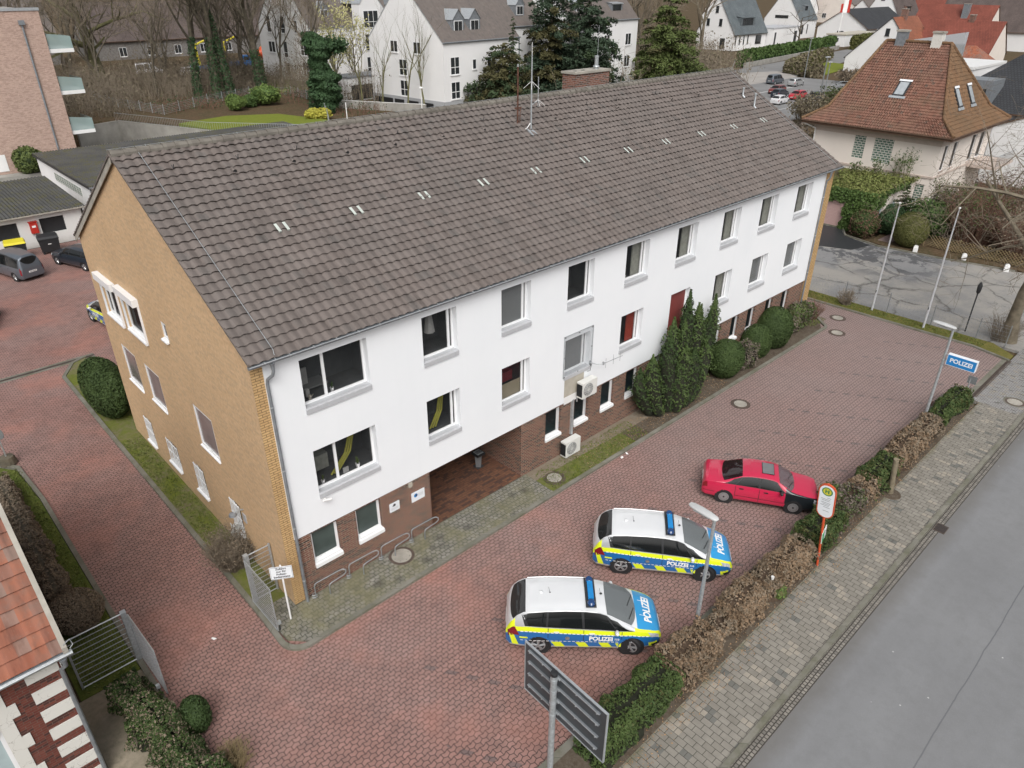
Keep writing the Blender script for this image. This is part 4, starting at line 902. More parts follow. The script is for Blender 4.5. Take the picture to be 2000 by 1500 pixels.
# ================================================================ VEHICLES
def interp(tab, x):
    xs, ys = zip(*tab); return float(np.interp(x, xs, ys))
class Car:
    """body lofted from lengthwise tables; x forward, y left, z up, origin on the ground at the middle"""
    def __init__(s, L, W, H, roof, belt, edge, wb, wr=.33, zb=.2, inset=.19, plan=None, track=None, xoff=0):
        s.L, s.W, s.H, s.wr, s.zb = L, W, H, wr, zb
        s.roof, s.belt, s.edge, s.inset = roof, belt, edge, inset       # centre line z6(x), belt z3(x), upper edge z(x)
        s.xf, s.xr = xoff+wb/2, xoff-wb/2
        s.plan = plan or [(-L/2, .80), (-L/2+.12, .90), (-L/2+.5, .975), (-L/2+1.1, 1), (L/2-1.3, 1), (L/2-.7, .975), (L/2-.3, .89), (L/2-.1, .78), (L/2, .64)]
    def keys(s, x):
        w = s.W/2*interp(s.plan, x); z6 = interp(s.roof, x); zb = min(interp(s.belt, x), z6-.01); ze = min(max(interp(s.edge, x), zb+.008), z6-.004)
        rel = max(0, min(1, (z6-zb)/(s.H-interp(s.belt, 0)))); wr = w*(.93-.02)-s.inset*rel*1.0
        end = max(0, (abs(x)-s.L/2+.14)/.14); z0 = s.zb+.10*end; zt = zb
        return [(0, z0), (w*.9, z0), (w*.985, z0+.12), (w, z0+(zt-z0)*.5), (w*.945, zb), (wr, ze), (wr*.62, z6-.012*1), (0, z6)]
    def at(s, x, q, side=1, off=0):
        """point at station x, section parameter q in 0..7"""
        def pt(x, q):
            K = s.keys(x); i = min(6, int(q)); t = q-i; a, b = K[i], K[i+1]
            if i == 4: bl = math.sin(math.pi*t)*.018
            elif i == 3: bl = math.sin(math.pi*t)*.012
            else: bl = 0
            return V(x, (a[0]+(b[0]-a[0])*t+bl)*side, a[1]+(b[1]-a[1])*t)
        p = pt(x, q)
        if off:
            e = .02; qa, qb = (q-.03, q+.03) if q < 6.95 else (q-.06, q)
            d1 = pt(x+e, q)-pt(x-e, q); d2 = pt(x, qb)-pt(x, max(0, qa)); n = d1.cross(d2).normalized()*side
            if (n.y*side < 0 and q < 5) or (q >= 5 and n.z < 0): n = -n
            p = p+n*off
        return p
    def qz(s, x, z):
        K = s.keys(x)
        for i in range(1, 5):
            if K[i][1] <= z <= K[i+1][1]: return i+(z-K[i][1])/max(1e-6, K[i+1][1]-K[i][1])
        return 1 if z < K[1][1] else 4.99
    def patch(s, mb, A, B_, mat, side, nx=8, nq=4, off=.006, z=False):
        """A = (xrear, xfront) at the lower edge, B_ = same at the upper edge, with q (or z) values: ((x0,x1,q0),(x0',x1',q1))"""
        (a0, a1, q0), (b0, b1, q1) = A, B_; vs = []
        for j in range(nq+1):
            t = j/nq; l = a0+(b0-a0)*t; r = a1+(b1-a1)*t; q = q0+(q1-q0)*t
            for i in range(nx+1):
                x = l+(r-l)*i/nx; vs.append(s.at(x, s.qz(x, q) if z else q, side, off))
        n = nx+1; fs = [(j*n+i, j*n+i+1, (j+1)*n+i+1, (j+1)*n+i) for j in range(nq) for i in range(nx)]
        if side > 0: fs = [f[::-1] for f in fs]
        mb.add(vs, fs, mat)
    def cross(s, mb, xs, q0, mat, off=.006, ny=10):
        """patch across the car: xs(u) -> (x at lower edge, x at upper) with u in -1..1 from right to left"""
        vs = []; n = ny*2+1; m = 6
        for j in range(m+1):
            for i in range(n):
                u = -1+2*i/(n-1); q = 7-(7-q0)*abs(u); a, b = xs(u); vs.append(s.at(a+(b-a)*j/m, q, 1 if u >= 0 else -1, off))
        fs = [(j*n+i, j*n+i+1, (j+1)*n+i+1, (j+1)*n+i) for j in range(m) for i in range(n-1)]; mb.add(vs, fs, mat)
    def body(s, mat, fn=None, arch='plastic_grey'):
        N_ = int(s.L/.04); xs = np.linspace(-s.L/2, s.L/2, N_+1); sub = [2, 2, 7, 8, 5, 4, 3]; qs = [0]
        for i, k in enumerate(sub): qs += [i+(j+1)/k for j in range(k)]
        mb = MB(); ra = s.wr+.055
        for side in (1, -1):
            G = [[s.at(x, q, side) for q in qs] for x in xs]
            for g_, x in zip(G, xs):
                for k, p in enumerate(g_):
                    for xw in (s.xf, s.xr):
                        d = math.hypot(p.x-xw, p.z-s.wr)
                        if abs(d-ra) < .042 and 1 <= qs[k] <= 4: f = ra/d; g_[k] = V(xw+(p.x-xw)*f, p.y+.012*side, s.wr+(p.z-s.wr)*f)
            vs = [p for g_ in G for p in g_]; n = len(qs); groups = {}
            for i in range(N_):
                for k in range(n-1):
                    a = G[i][k]; c = G[i+1][k+1]; mx, mz = (a.x+c.x)/2, (a.z+c.z)/2; q = (qs[k]+qs[k+1])/2
                    if q < 4 and any(math.hypot(mx-xw, mz-s.wr) < ra-.012 for xw in (s.xf, s.xr)): continue
                    f = (i*n+k, i*n+k+1, (i+1)*n+k+1, (i+1)*n+k); f = f if side > 0 else f[::-1]
                    groups.setdefault((fn(mx, q, mz, side) if fn else mat) or mat, []).append(f)
            for m_, fs in groups.items(): mb.add(vs, fs, m_)
            for e in (0, -1):
                f = tuple(range(n)); mb.add(G[e], [f if (side > 0) == (e == 0) else f[::-1]], mat)
        for xw in (s.xf, s.xr):
            w = s.W/2
            for side in (1, -1): mb.lathe((xw, side*(w-.16) if side > 0 else -(w-.16)-.0, s.wr), [(s.wr+.06, -.25), (s.wr+.06, .13 if side > 0 else .05)] if side > 0 else [(s.wr+.06, -.13), (s.wr+.06, .25)], 'black_plastic', 20, 'y')
        mb.box(-s.L/2+.3, -s.W/2+.25, s.zb+.01, s.L/2-.3, s.W/2-.25, s.zb+.3, 'black_plastic')
        return mb
def wheel_tree(root, c, rim='rim_silver', spokes=5, steer=0, cap=False, small=False):
    w = c.wr
    for x, st in ((c.xf, steer), (c.xr, 0)):
        for side in (1, -1):
            t = MB(); t.lathe((0, 0, 0), [(w*.62, -.09), (w*.93, -.105), (w, -.07), (w, .07), (w*.93, .105), (w*.62, .09)], 'rubber', 28, 'y')
            o = t.build('wheel', root, smooth=35); o.location = (x, side*(c.W/2-.125), w); o.rotation_euler = (0, 0, st)
            r = MB(); ys = side*.075
            r.lathe((0, ys, 0), [(w*.66, -.02), (w*.66, .02), (w*.6, .022)] if side > 0 else [(w*.6, -.022), (w*.66, -.02), (w*.66, .02)], rim, 24, 'y')
            if cap:
                r.lathe((0, ys*1.15, 0), [(w*.58, -.01), (w*.5, .012*1), (w*.2, .015)] if side > 0 else [(w*.2, -.015), (w*.5, -.012), (w*.58, .01)], rim, 24, 'y')
                for i in range(16): a = i*.3927; r.lathe((math.cos(a)*w*.5, ys*1.15+side*.012, math.sin(a)*w*.5), [(.012, -.003), (.012, .003)], 'black_plastic', 6, 'y')
                r.lathe((0, ys*1.15+side*.02, 0), [(w*.12, -.003), (w*.12, .003)], 'black_plastic', 12, 'y')
            else:
                r.lathe((0, ys+side*.024, 0), [(w*.56, -.004), (w*.56, .004)], 'rim_dark', 20, 'y')
                r.lathe((0, ys*1.4, 0), [(w*.17, -.015), (w*.17, .015)], rim, 14, 'y')
                for i in range(spokes):
                    a = i*6.283/spokes+.3; ca, sa = math.cos(a), math.sin(a)
                    for da in (-.12, .12) if spokes <= 5 else (0,):
                        cb, sb = math.cos(a+da), math.sin(a+da); r.tube([(ca*w*.12, ys*1.4, sa*w*.12), (cb*w*.62, ys*1.36, sb*w*.62)], [.03, .022], rim, 5)
            if not small: r.build('rim', o, smooth=35)
            else: bpy.data.meshes.remove(r.build('rim', o).data) if False else r.build('rim', o)
def mirrors(root, c, x, mat, q=4.12):
    for side in (1, -1):
        p = c.at(x, q, side); m = MB(); m.lathe((0, 0, 0), [(.02, -.1), (.075, -.06), (.085, 0), (.075, .06), (.02, .1)], mat, 12, 'y'); m.xf(Matrix.Diagonal((.8, 1, .85, 1)))
        m.tube([(0, -.1*side, -.05), (0, -.02*side, -.02)], .02, 'black_plastic', 6); o = m.build('mirror', root, smooth=40); o.location = (x-.02, p.y+side*.14, p.z+.03)
def plate(root, c, end, z, y=0):
    m = MB(); x = end*(c.L/2+.006); m.box(min(x, x+.01*end), y-.26, z, max(x, x+.01*end), y+.26, z+.11, 'white_paint')
    for i in range(7): yy = y-.2+i*.06; m.box(x+.011*end, yy, z+.025, x+.013*end, yy+.035, z+.085, 'sign_black')
    m.build('number_plate', root)
def simple_car(name, label, c, loc, rz, mat, spec, group=None, steer=0, cat='car', extra=None, near=True):
    t = thing(name, label, cat, loc, rz, group)
    fn = spec.get('fn'); c.body(mat, fn).build('body', t, smooth=38, weld=True)
    gl = spec.get('glass', 'car_glass'); trim = MB()
    for side in (1, -1):
        for k, (A, B_) in enumerate(spec['side']):
            w = MB(); c.patch(w, A, B_, gl, side, 6, 4, .007); w.build('side_window', t, smooth=60)
        if near:
            for (x0, x1, q) in spec.get('strips', ()): c.patch(trim, (x0, x1, q), (x0, x1, q+.07), 'black_plastic', side, 12, 1, .009)
            for xa in spec.get('seams', ()): c.patch(trim, (xa, xa+.018, 1.5), (xa, xa+.018, 4.0), 'black_plastic', side, 1, 8, .004)
            A, B_ = spec['frame']; c.patch(trim, A, B_, 'black_plastic' if not spec.get('nof') else gl, side, 12, 4, .003)
        h = MB(); c.patch(h, *spec['head'], 'lamp_clear', side, 4, 3, .008); h.build('headlight', t, smooth=50)
        h = MB(); c.patch(h, *spec['tail'], 'lamp_red', side, 4, 3, .008); h.build('tail_light', t, smooth=50)
        if near:
            for xh in spec.get('handles', ()):
                p = c.at(xh, 3.72, side); hh = MB(); hh.box(xh-.08, min(p.y, p.y+.03*side), p.z-.018, xh+.08, max(p.y, p.y+.03*side), p.z+.018, spec.get('hmat', mat)); hh.build('handle', t)
    if near: trim.build('trim', t)
    w = MB(); a0, a1, dq = spec['screen']; c.cross(w, lambda u: (a0-.16*u*u*spec.get('curve', 1), a1+.03*u*u), 5.05, 'windscreen_glass' if near else gl, .006); w.build('windscreen', t, smooth=60)
    w = MB(); b0, b1 = spec['rear']; c.cross(w, lambda u: (b0+.10*u*u, b1+.0*u), 5.12, gl, .006); w.build('rear_window', t, smooth=60)
    wheel_tree(t, c, spec.get('rim', 'rim_silver'), spec.get('spokes', 5), steer, spec.get('cap', False), not near)
    mirrors(t, c, spec['mirror'], spec.get('mmat', mat)); plate(t, c, 1, .42); plate(t, c, -1, spec.get('pz', .5))
    if near:
        wp = MB()
        for y in (-.1, .45): a = c.at(a0-.06, 6.8 if y < 0 else 6.2, 1, .02); a.y = y; b = c.at(a0-.26, 6.7, 1, .02); b.y = y-.55; wp.tube([a, b], .012, 'black_plastic', 4)
        wp.build('wiper', t)
    return t
# --- patrol people carrier -------------------------------------------------
def patrol(loc, rz, label, steer=0, group='blue, yellow and silver patrol cars'):
    L = 4.8
    c = Car(L, 1.9, 1.66, roof=[(-2.4, .82), (-2.34, 1.04), (-2.27, 1.16), (-2.05, 1.38), (-1.85, 1.53), (-1.68, 1.59), (-1.4, 1.625), (-.6, 1.655), (0, 1.65), (.4, 1.62), (.62, 1.565), (.95, 1.41), (1.3, 1.235), (1.55, 1.12), (1.66, 1.085), (1.95, 1.0), (2.15, .915), (2.28, .82), (2.36, .70), (2.4, .55)],
            belt=[(-2.4, .78), (-2.2, 1.05), (-1.8, 1.09), (-1, 1.05), (0, 1.0), (1, .96), (1.5, .95), (1.9, .87), (2.2, .76), (2.4, .5)],
            edge=[(-2.4, .8), (-2.25, 1.15), (-2.05, 1.38), (-1.85, 1.5), (-1.3, 1.565), (-.6, 1.59), (0, 1.58), (.45, 1.53), (.8, 1.40), (1.2, 1.2), (1.5, 1.04), (1.65, .985), (2, .89), (2.3, .76), (2.4, .53)], wb=2.85, wr=.345, xoff=.02)
    def fn(x, q, z, side):
        if q >= 5.0: return 'hood_blue' if x > 1.6 else 'roof_silver'
        if q >= 4: return ('neon_yellow' if x > 1.5 else ('neon_yellow' if x < -2.12 else None))
        if q > 3.68: return 'neon_yellow'
        if z < .36: return 'plastic_grey' if z < .28 else 'silver_paint'
        return 'police_blue'
    spec = dict(fn=fn, side=[((-1.7, -1.18, 4.1), (-1.88, -1.16, 4.9)), ((-1.12, -.07, 4.1), (-1.1, -.12, 4.92)), ((-.0, .98, 4.1), (-.04, .62, 4.92)), ((1.03, 1.45, 4.1), (.70, .98, 4.82))],
        frame=((-1.82, 1.52, 4.05), (-1.92, .66, 4.95)), head=((2.02, 2.3, 3.62), (1.9, 2.27, 4.25)), tail=((-2.33, -1.98, 3.3), (-2.34, -2.12, 3.98)), seams=(-1.12, -.04, 1.12), handles=(-.86, .22), hmat='roof_silver',
        screen=(1.60, .63, 0), rear=(-2.27, -1.80), mirror=.98, mmat='roof_silver', pz=.62, rim='rim_silver', curve=1.2)
    t = simple_car('patrol_car', label, c, loc, rz, 'silver_paint', spec, group, steer)
    def pt(name, f): q = MB(); f(q); q.build(name, t)
    for side in (1, -1):
        for x0 in (-1.02, -.28, .42): pt('yellow_block', lambda q: c.patch(q, (x0+.14, x0+.44, .34), (x0, x0+.30, .545), 'neon_yellow', side, 3, 2, .007, z=True))
        for A_, B_ in (((1.02, 1.12, .36), (.94, 1.12, .52)), ((-2.2, -2.0, .35), (-2.3, -2.16, .78)), ((2.0, 2.34, .3), (1.96, 2.37, .5)), ((-1.98, -1.72, .66), (-1.98, -1.75, .72))): pt('yellow_block', lambda q: c.patch(q, A_, B_, 'neon_yellow', side, 3, 3, .007, z=True))
        def dash(q):
            for i in range(30):
                x = -1.95+3.95*i/30; c.patch(q, (x, x+.085, 3.60), (x, x+.085, 3.67), 'white_paint', side, 1, 1, .008)
                if -2.1 < x < .95: c.patch(q, (x, x+.085, .565), (x, x+.085, .588), 'white_paint', side, 1, 1, .008, z=True)
        pt('dashed_line', dash)
        pt('lettering', lambda q: put_text(q, 'POLIZEI', .21, lambda a, b: c.at(.50+(a*side*-1 if side > 0 else a), c.qz(.5, .70+b*.98), side, .016), 'white_paint', .009))
        def emb(q):
            p = c.at(-.52, 3.22, side, .01)
            for i in range(12): a = i*.5236; q.tube([p, p+V(math.cos(a)*.07, 0, math.sin(a)*.07)], .012, 'rim_silver', 4)
        pt('emblem', emb)
        pt('lettering', lambda q: put_text(q, '110', .1, lambda a, b: c.at(.98+(a*side*-1 if side > 0 else a), c.qz(.98, .68+b), side, .012), 'white_paint', .004))
        pt('roof_rail', lambda q: q.tube([c.at(x, 4.99, side, .03) for x in (-1.75, -1.2, -.6, 0, .35)], .018, 'roof_silver', 6))
        pt('bonnet_line', lambda q: q.tube([V(x, .3*side, c.at(x, 6.5, 1).z+.008) for x in (1.72, 1.9, 2.1)], .006, 'white_paint', 4))
    def hood(a, b):
        y, x = a*.86, 1.98-b*.95; K = c.keys(x)
        return c.at(x, 7-abs(y)/max(.01, K[6][0]) if abs(y) <= K[6][0] else 6-(abs(y)-K[6][0])/(K[5][0]-K[6][0]), 1 if y >= 0 else -1, .008)
    pt('lettering', lambda q: put_text(q, 'POLIZEI', .34, hood, 'white_paint', .012))
    g = MB()
    for side in (1, -1): c.patch(g, (2.12, 2.36, .30), (2.05, 2.365, .42), 'black_plastic', side, 3, 2, .012, z=True)
    g.build('front_grille', t)
    bar = MB(); bar.box(.02, -.62, 1.66, .34, .62, 1.675, 'dark_metal'); bar.box(.10, -.36, 1.70, .27, .36, 1.80, 'beacon_blue'); bar.box(.12, -.5, 1.675, .25, .5, 1.70, 'dark_metal')
    bo = bar.build('light_bar', t)
    for side in (1, -1):
        l = MB(); l.lathe((0, 0, 0), [(.12, 0), (.125, .07), (.09, .115), (.03, .125)], 'beacon_dark', 12); l.xf(Matrix.Diagonal((.95, 1.1, 1, 1))); o = l.build('beacon', bo, smooth=40); o.location = (.185, side*.48, 1.68)
    a = MB(); a.lathe((.72-.2, 0, 1.625), [(.045, 0), (.02, .03)], 'black_plastic', 10); a.tube([(.5, 0, 1.64), (.46, 0, 1.85)], .006, 'black_plastic', 4); a.tube([(-1.05, 0, 1.64), (-1.1, 0, 1.86)], .006, 'black_plastic', 4); a.lathe((-1.05, 0, 1.64), [(.025, 0), (.01, .02)], 'black_plastic', 8); a.lathe((-1.32, .02, 1.63), [(.07, 0), (.05, .03), (.01, .045)], 'roof_silver', 12); a.build('aerial', t)
    return t
PA = math.atan2(-8.88+6.92, 6.42-4.53)
def place_on(xr, yr, xf, yf, c_half=.95, wb=2.85, xo=.02):
    """centre of a car from the ground points below its right-hand wheels"""
    a = math.atan2(yf-yr, xf-xr); mx, my = (xr+xf)/2, (yr+yf)/2; n = (-math.sin(a), math.cos(a)); return (mx+n[0]*c_half-math.cos(a)*xo, my+n[1]*c_half-math.sin(a)*xo, 0), a
loc, a = place_on(4.50, -6.86, 6.52, -8.84); patrol(loc, a, 'patrol car nearest the camera, parked nose to the hedge behind the big sign back', -.42)
loc, a = place_on(9.02, -6.40, 10.82, -8.62); patrol(loc, a, 'patrol car parked nose to the hedge between the red saloon and the other one', -.3)
patrol((3.45, 27.85, 0), R(97), 'patrol car in the rear yard, half hidden behind the yellow gable', 0)
# --- old red saloon --------------------------------------------------------
c80 = Car(4.4, 1.69, 1.39, roof=[(-2.2, .72), (-2.14, .93), (-2.0, .985), (-1.62, 1.0), (-1.5, 1.03), (-.72, 1.335), (-.4, 1.375), (.1, 1.385), (.45, 1.365), (.62, 1.32), (1.22, .985), (1.34, .95), (1.9, .86), (2.1, .80), (2.17, .72), (2.2, .5)],
        belt=[(-2.2, .70), (-2.1, .9), (-1.7, .93), (-1, .92), (0, .9), (1.2, .87), (1.8, .81), (2.1, .74), (2.2, .48)], edge=[(-2.2, .71), (-2.1, .92), (-1.6, .965), (-1.35, 1.0), (-.75, 1.26), (-.4, 1.32), (.1, 1.33), (.42, 1.3), (.62, 1.24), (1.15, .95), (1.35, .90), (2.1, .77), (2.2, .49)], wb=2.61, wr=.30, zb=.2, inset=.16, xoff=-.02,
        plan=[(-2.2, .84), (-2.1, .93), (-1.7, .985), (-1, 1), (1, 1), (1.7, .97), (2.05, .9), (2.2, .78)])
def fn80(x, q, z, side):
    if side < 0 and .92 < x < 2.08 and 1 < q < 5.12 and not z < .27: return 'car_black'
    if z < .26 and q < 3: return 'black_plastic'
    return None
spec80 = dict(fn=fn80, side=[((-1.42, -1.0, 4.12), (-1.05, -.78, 4.85)), ((-.92, -.1, 4.12), (-.7, -.12, 4.9)), ((-.02, .84, 4.12), (-.04, .48, 4.9))], frame=((-1.5, .98, 4.06), (-1.02, .56, 4.95)), glass='car_glass',
    head=((1.98, 2.17, 3.4), (1.98, 2.15, 3.95)), tail=((-2.18, -2.0, 3.3), (-2.17, -2.02, 3.9)), seams=(-.95, -.05, .92), strips=((-.93, .92, 2.62), (-2.15, -1.72, 2.7)), handles=(-.72, .2), hmat='black_plastic', screen=(1.25, .62, 0), rear=(-1.5, -.74), mirror=.78, mmat='black_plastic', cap=True, pz=.6, curve=.9)
loc, a = place_on(15.10, -6.70, 16.42, -8.88, .845, 2.61, -.02)
rc = simple_car('saloon_car', 'old red saloon with a black front wing and dusty sunroof, nose in the hedge', c80, loc, a, 'car_red', spec80)
s_ = MB(); s_.box(.0, -.36, 1.392, .42, .36, 1.400, 'plastic_grey'); s_.box(-.02, -.38, 1.386, .44, .38, 1.393, 'black_plastic'); s_.build('sunroof', rc)
# --- generic cars ----------------------------------------------------------
def hatch(L=4.1, W=1.72, H=1.46, long=False, van=False):
    h = H
    if van:
        roof = [(-L/2, .95), (-L/2+.05, 1.2), (-L/2+.16, h-.1), (-L/2+.3, h-.02), (-.6, h), (.5, h-.01), (.75, h-.07), (1.3, 1.2), (1.45, 1.12), (L/2-.3, .98), (L/2-.1, .85), (L/2, .55)]
        edge = [(-L/2, .93), (-L/2+.06, 1.2), (-L/2+.18, h-.2), (-.6, h-.07), (.5, h-.08), (.8, h-.17), (1.35, 1.08), (L/2-.3, .9), (L/2, .53)]
        rear = (-L/2+.045, -L/2+.15); s1 = [((-L/2+.3, -.85, 4.1), (-L/2+.36, -.86, 4.85)), ((-.78, .12, 4.1), (-.78, .1, 4.88)), ((.2, 1.12, 4.1), (.18, .78, 4.85))]
    else:
        rx = -L/2+(.55 if not long else .35)
        roof = [(-L/2, .72), (-L/2+.06, .95), (-L/2+.16, 1.04), (rx, h-.06), (rx+.35, h-.015), (-.1, h), (.35, h-.04), (.55, h-.1), (1.15, 1.02), (1.25, .98), (L/2-.3, .86), (L/2-.1, .74), (L/2, .5)]
        edge = [(-L/2, .7), (-L/2+.1, .95), (-L/2+.25, 1.02), (rx+.05, h-.14), (-.1, h-.07), (.35, h-.11), (.6, h-.2), (1.2, .93), (L/2-.3, .82), (L/2, .48)]
        rear = (-L/2+.15, rx-.03); s1 = [((-L/2+.42, -L/2+.8, 4.12), (rx+.15, rx+.35, 4.85)), ((-L/2+.85, -.08, 4.12), (-L/2+.9, -.1, 4.9)), ((0, .85, 4.12), (-.02, .5, 4.9))]
        if long: s1[0] = ((-L/2+.3, -L/2+1.0, 4.12), (rx+.12, -L/2+1.0, 4.88)); s1[1] = ((-L/2+1.08, -.08, 4.12), (-L/2+1.1, -.1, 4.9))
    c = Car(L, W, H, roof=roof, belt=[(-L/2, .7), (-L/2+.15, .95), (-.8, .96), (.8, .9), (1.3, .87), (L/2-.2, .74), (L/2, .47)], edge=edge, wb=L*.625, wr=.31, zb=.2)
    sp = dict(side=s1, frame=((s1[0][0][0]-.06, s1[2][0][1]+.08, 4.06), (s1[0][1][0]-.05, s1[2][1][1]+.06, 4.95)), head=((L/2-.42, L/2-.1, 3.55), (L/2-.45, L/2-.14, 4.1)), tail=((-L/2+.01, -L/2+.16, 3.2), (-L/2+.03, -L/2+.18, 3.95)) if not van else ((-L/2+.01, -L/2+.1, 3.0), (-L/2+.04, -L/2+.14, 4.2)),
        seams=(-.04, 1.05), handles=(-.75, .15), screen=(1.24 if not van else 1.42, .56 if not van else .76, 0), rear=rear, mirror=.8 if not van else 1.0, pz=.62, mmat='black_plastic')
    return c, sp
HG = [0, 0]
def parked(name, label, x, y, deg, mat, group=None, near=False, z=0, **kw):
    c, sp = hatch(**kw); sp['mmat'] = mat
    return simple_car(name, label, c, (x, y, z), R(deg), mat, sp, group, 0, 'van' if kw.get('van') else 'car', near=near)
parked('estate_car', 'dark blue estate car parked by the garage, partly behind the yellow gable', 5.0, 40.4, 110, 'car_dark', near=True, L=4.75, long=True, H=1.48)
parked('compact_van', 'grey compact van with a roof rack parked in front of the yellow bin', 1.1, 41.3, 106, 'car_grey', near=True, L=4.4, van=True, H=1.8, W=1.79)
parked('hatchback_car', 'dark car at the left frame edge, only its tail in view', -2.75, 33.0, 70, 'car_black', near=True)
gp = 'cars in the far car park'
parked('compact_van', 'dark green compact van in the far car park beside the silver estate', 138.2, 59.6, -2, 'car_grey', gp, L=4.5, van=True, H=1.82, W=1.8)
parked('estate_car', 'silver estate car right of the dark van in the far car park', 138.2, 55.2, 2, 'car_silver', gp, L=4.3, long=True)
parked('hatchback_car', 'wine red car at the roof edge in the far car park', 125.5, 52.2, 180, 'car_wine', gp)
parked('hatchback_car', 'dark car between the wine red and the bright red car', 121.5, 49.4, 0, 'car_dark', gp)
parked('hatchback_car', 'bright red hatchback in the far car park', 121.5, 46.1, 180, 'car_crimson', gp)
parked('hatchback_car', 'black car right of the bright red hatchback, partly behind a bush', 122, 43.3, 182, 'car_black', gp)
parked('hatchback_car', 'white hatchback in the front row of the far car park', 114.2, 45.4, 2, 'car_white', gp)
# ================================================================ STREET FURNITURE AND FITTINGS
def lamp_post(x, y, h, label, head=.85):
    t = thing('street_lamp', label, 'lamp post', (x, y, 0), 0, 'galvanised street lamps with flat heads')
    p = MB(); p.tube([(0, 0, 0), (0, 0, 1), (0, 0, h)], [.075, .065, .05], 'galvanised', 12); p.lathe((0, 0, 0), [(.1, 0), (.1, .05), (.08, .08)], 'galvanised', 12); p.build('pole', t, smooth=40)
    hd = MB(); vs = []; n = 14
    prof = [(-.1, .06, .02), (-.05, .105, .05), (.2, .135, .075), (.5, .14, .07), (.75, .12, .05), (.85, .07, .03)]
    for yy, w, th in prof:
        for k in range(n): a = 6.283*k/n; c, s = math.cos(a), math.sin(a); vs.append((w*math.copysign(abs(c)**.6, c), yy*head/.85, h+.03+th*(abs(s)**.8)*(1 if s > 0 else -.55)+yy*.06))
    fs = [(i*n+k, i*n+(k+1) % n, (i+1)*n+(k+1) % n, (i+1)*n+k) for i in range(len(prof)-1) for k in range(n)]; fs = [f[::-1] for f in fs]+[tuple(range(n)), tuple((len(prof)-1)*n+k for k in range(n))[::-1]]
    hd.add(vs, fs, 'lamp_grey'); ho = hd.build('lamp_head', t, smooth=50)
    l = MB(); l.box(-.09, .15, h-.025, .09, .68, h-.015, 'lamp_clear'); l.build('lens', ho); return t
lamp_post(26.8, -9.9, 5.02, 'tall grey street lamp carrying the blue box sign in the hedge')
lamp_post(8.62, -9.75, 4.72, 'tall grey street lamp in the brown hedge in front of the patrol cars')
# blue box sign on the lamp post
t = thing('box_sign', 'blue illuminated box sign with white letters hung on the lamp post', 'sign', (26.8, -9.9, 3.4), 0)
b = MB(); b.box(-.11, -1.32, -.02, .11, -.14, .48, 'sign_white'); b.box(-.114, -1.30, .0, -.108, -.16, .46, 'sign_blue'); b.box(.108, -1.30, .0, .114, -.16, .46, 'sign_blue')
put_text(b, 'POLIZEI', .27, lambda a, c: (-.118, -.73-a*.98, .23+c), 'sign_white', .009); put_text(b, 'POLIZEI', .27, lambda a, c: (.118, -.73+a*.98, .23+c), 'sign_white', .009); b.build('sign_box', t)
b = MB()
for z in (.08, .38): b.box(-.03, -.16, z, .03, .06, z+.04, 'galvanised'); b.lathe((0, 0, z), [(.07, -.02), (.07, .05)], 'galvanised', 12)
b.build('bracket', t)
# big road sign seen from behind
t = thing('direction_sign', 'back of a large grey road sign on a thick steel post at the bottom edge', 'sign', (1.3, -10.4, 0), R(-2))
b = MB(); b.box(.15, -1.42, 3.36, .175, 1.08, 4.93, 'sign_back'); b.build('sign_panel', t)
b = MB()
for q in ((.135, -1.44, 3.34, .19, -1.42, 4.95), (.135, 1.08, 3.34, .19, 1.10, 4.95), (.135, -1.42, 4.93, .19, 1.08, 4.95), (.135, -1.42, 3.34, .19, 1.08, 3.36)): b.box(*q, 'zinc_light')
b.build('edge_frame', t)
for z in (3.62, 4.02, 4.42, 4.78):
    b = MB(); b.box(.105, -1.25, z, .148, .95, z+.032, 'zinc'); b.box(.09, -1.25, z+.012, .105, .95, z+.032, 'galvanised')
    for y in (-1.2, -.6, .45, .88): b.lathe((.09, y, z+.022), [(.018, -.02), (.018, 0)], 'galvanised', 6, 'x')
    b.build('rail', t)
b = MB(); b.tube([(0, 0, 0), (0, 0, 5.0)], .075, 'galvanised', 18); b.build('post', t, smooth=40)
b = MB(); b.lathe((0, 0, 5.0), [(.082, -.05), (.082, .03), (.03, .05)], 'black_plastic', 18); b.build('post_cap', t, smooth=40)
b = MB()
for z in (3.62, 4.02, 4.42, 4.78): b.lathe((0, 0, z), [(.083, -.02), (.083, .06)], 'zinc_light', 18); b.box(.07, -.1, z, .108, .1, z+.04, 'zinc_light')
b.build('clamp', t, smooth=40)
# bus stop flag
t = thing('bus_stop_sign', 'white oval bus stop flag on an orange post, leaning over the hedge', 'sign', (14.47, -10.93, 0))
lean = Matrix(((1, 0, -.125, 0), (0, 1, .045, 0), (0, 0, 1, 0), (0, 0, 0, 1)))
b = MB(); b.tube([(0, 0, 0), (0, 0, 3.75)], .042, 'orange_pole', 12); b.xf(lean).build('post', t, smooth=40)
def stadium(w, h, n=10): return [(w/2*math.cos(R(a)), h/2-w/2+w/2*math.sin(R(a))) for a in np.linspace(0, 180, n)]+[(w/2*math.cos(R(a)), -h/2+w/2+w/2*math.sin(R(a))) for a in np.linspace(180, 360, n)]
def slab_x(mb, outline, x0, x1, cy, cz, mat):
    n = len(outline); vs = [(x0, cy-a, cz+b_) for a, b_ in outline]+[(x1, cy-a, cz+b_) for a, b_ in outline]
    mb.add(vs, [tuple(range(n)), tuple(range(n, 2*n))[::-1]]+[(i, i+n, (i+1) % n+n, (i+1) % n) for i in range(n)], mat)
b = MB(); slab_x(b, stadium(.56, 1.42), -.045, .05, 0, 3.02, 'orange_pole'); tw = Matrix.Rotation(R(8), 4, 'Z')
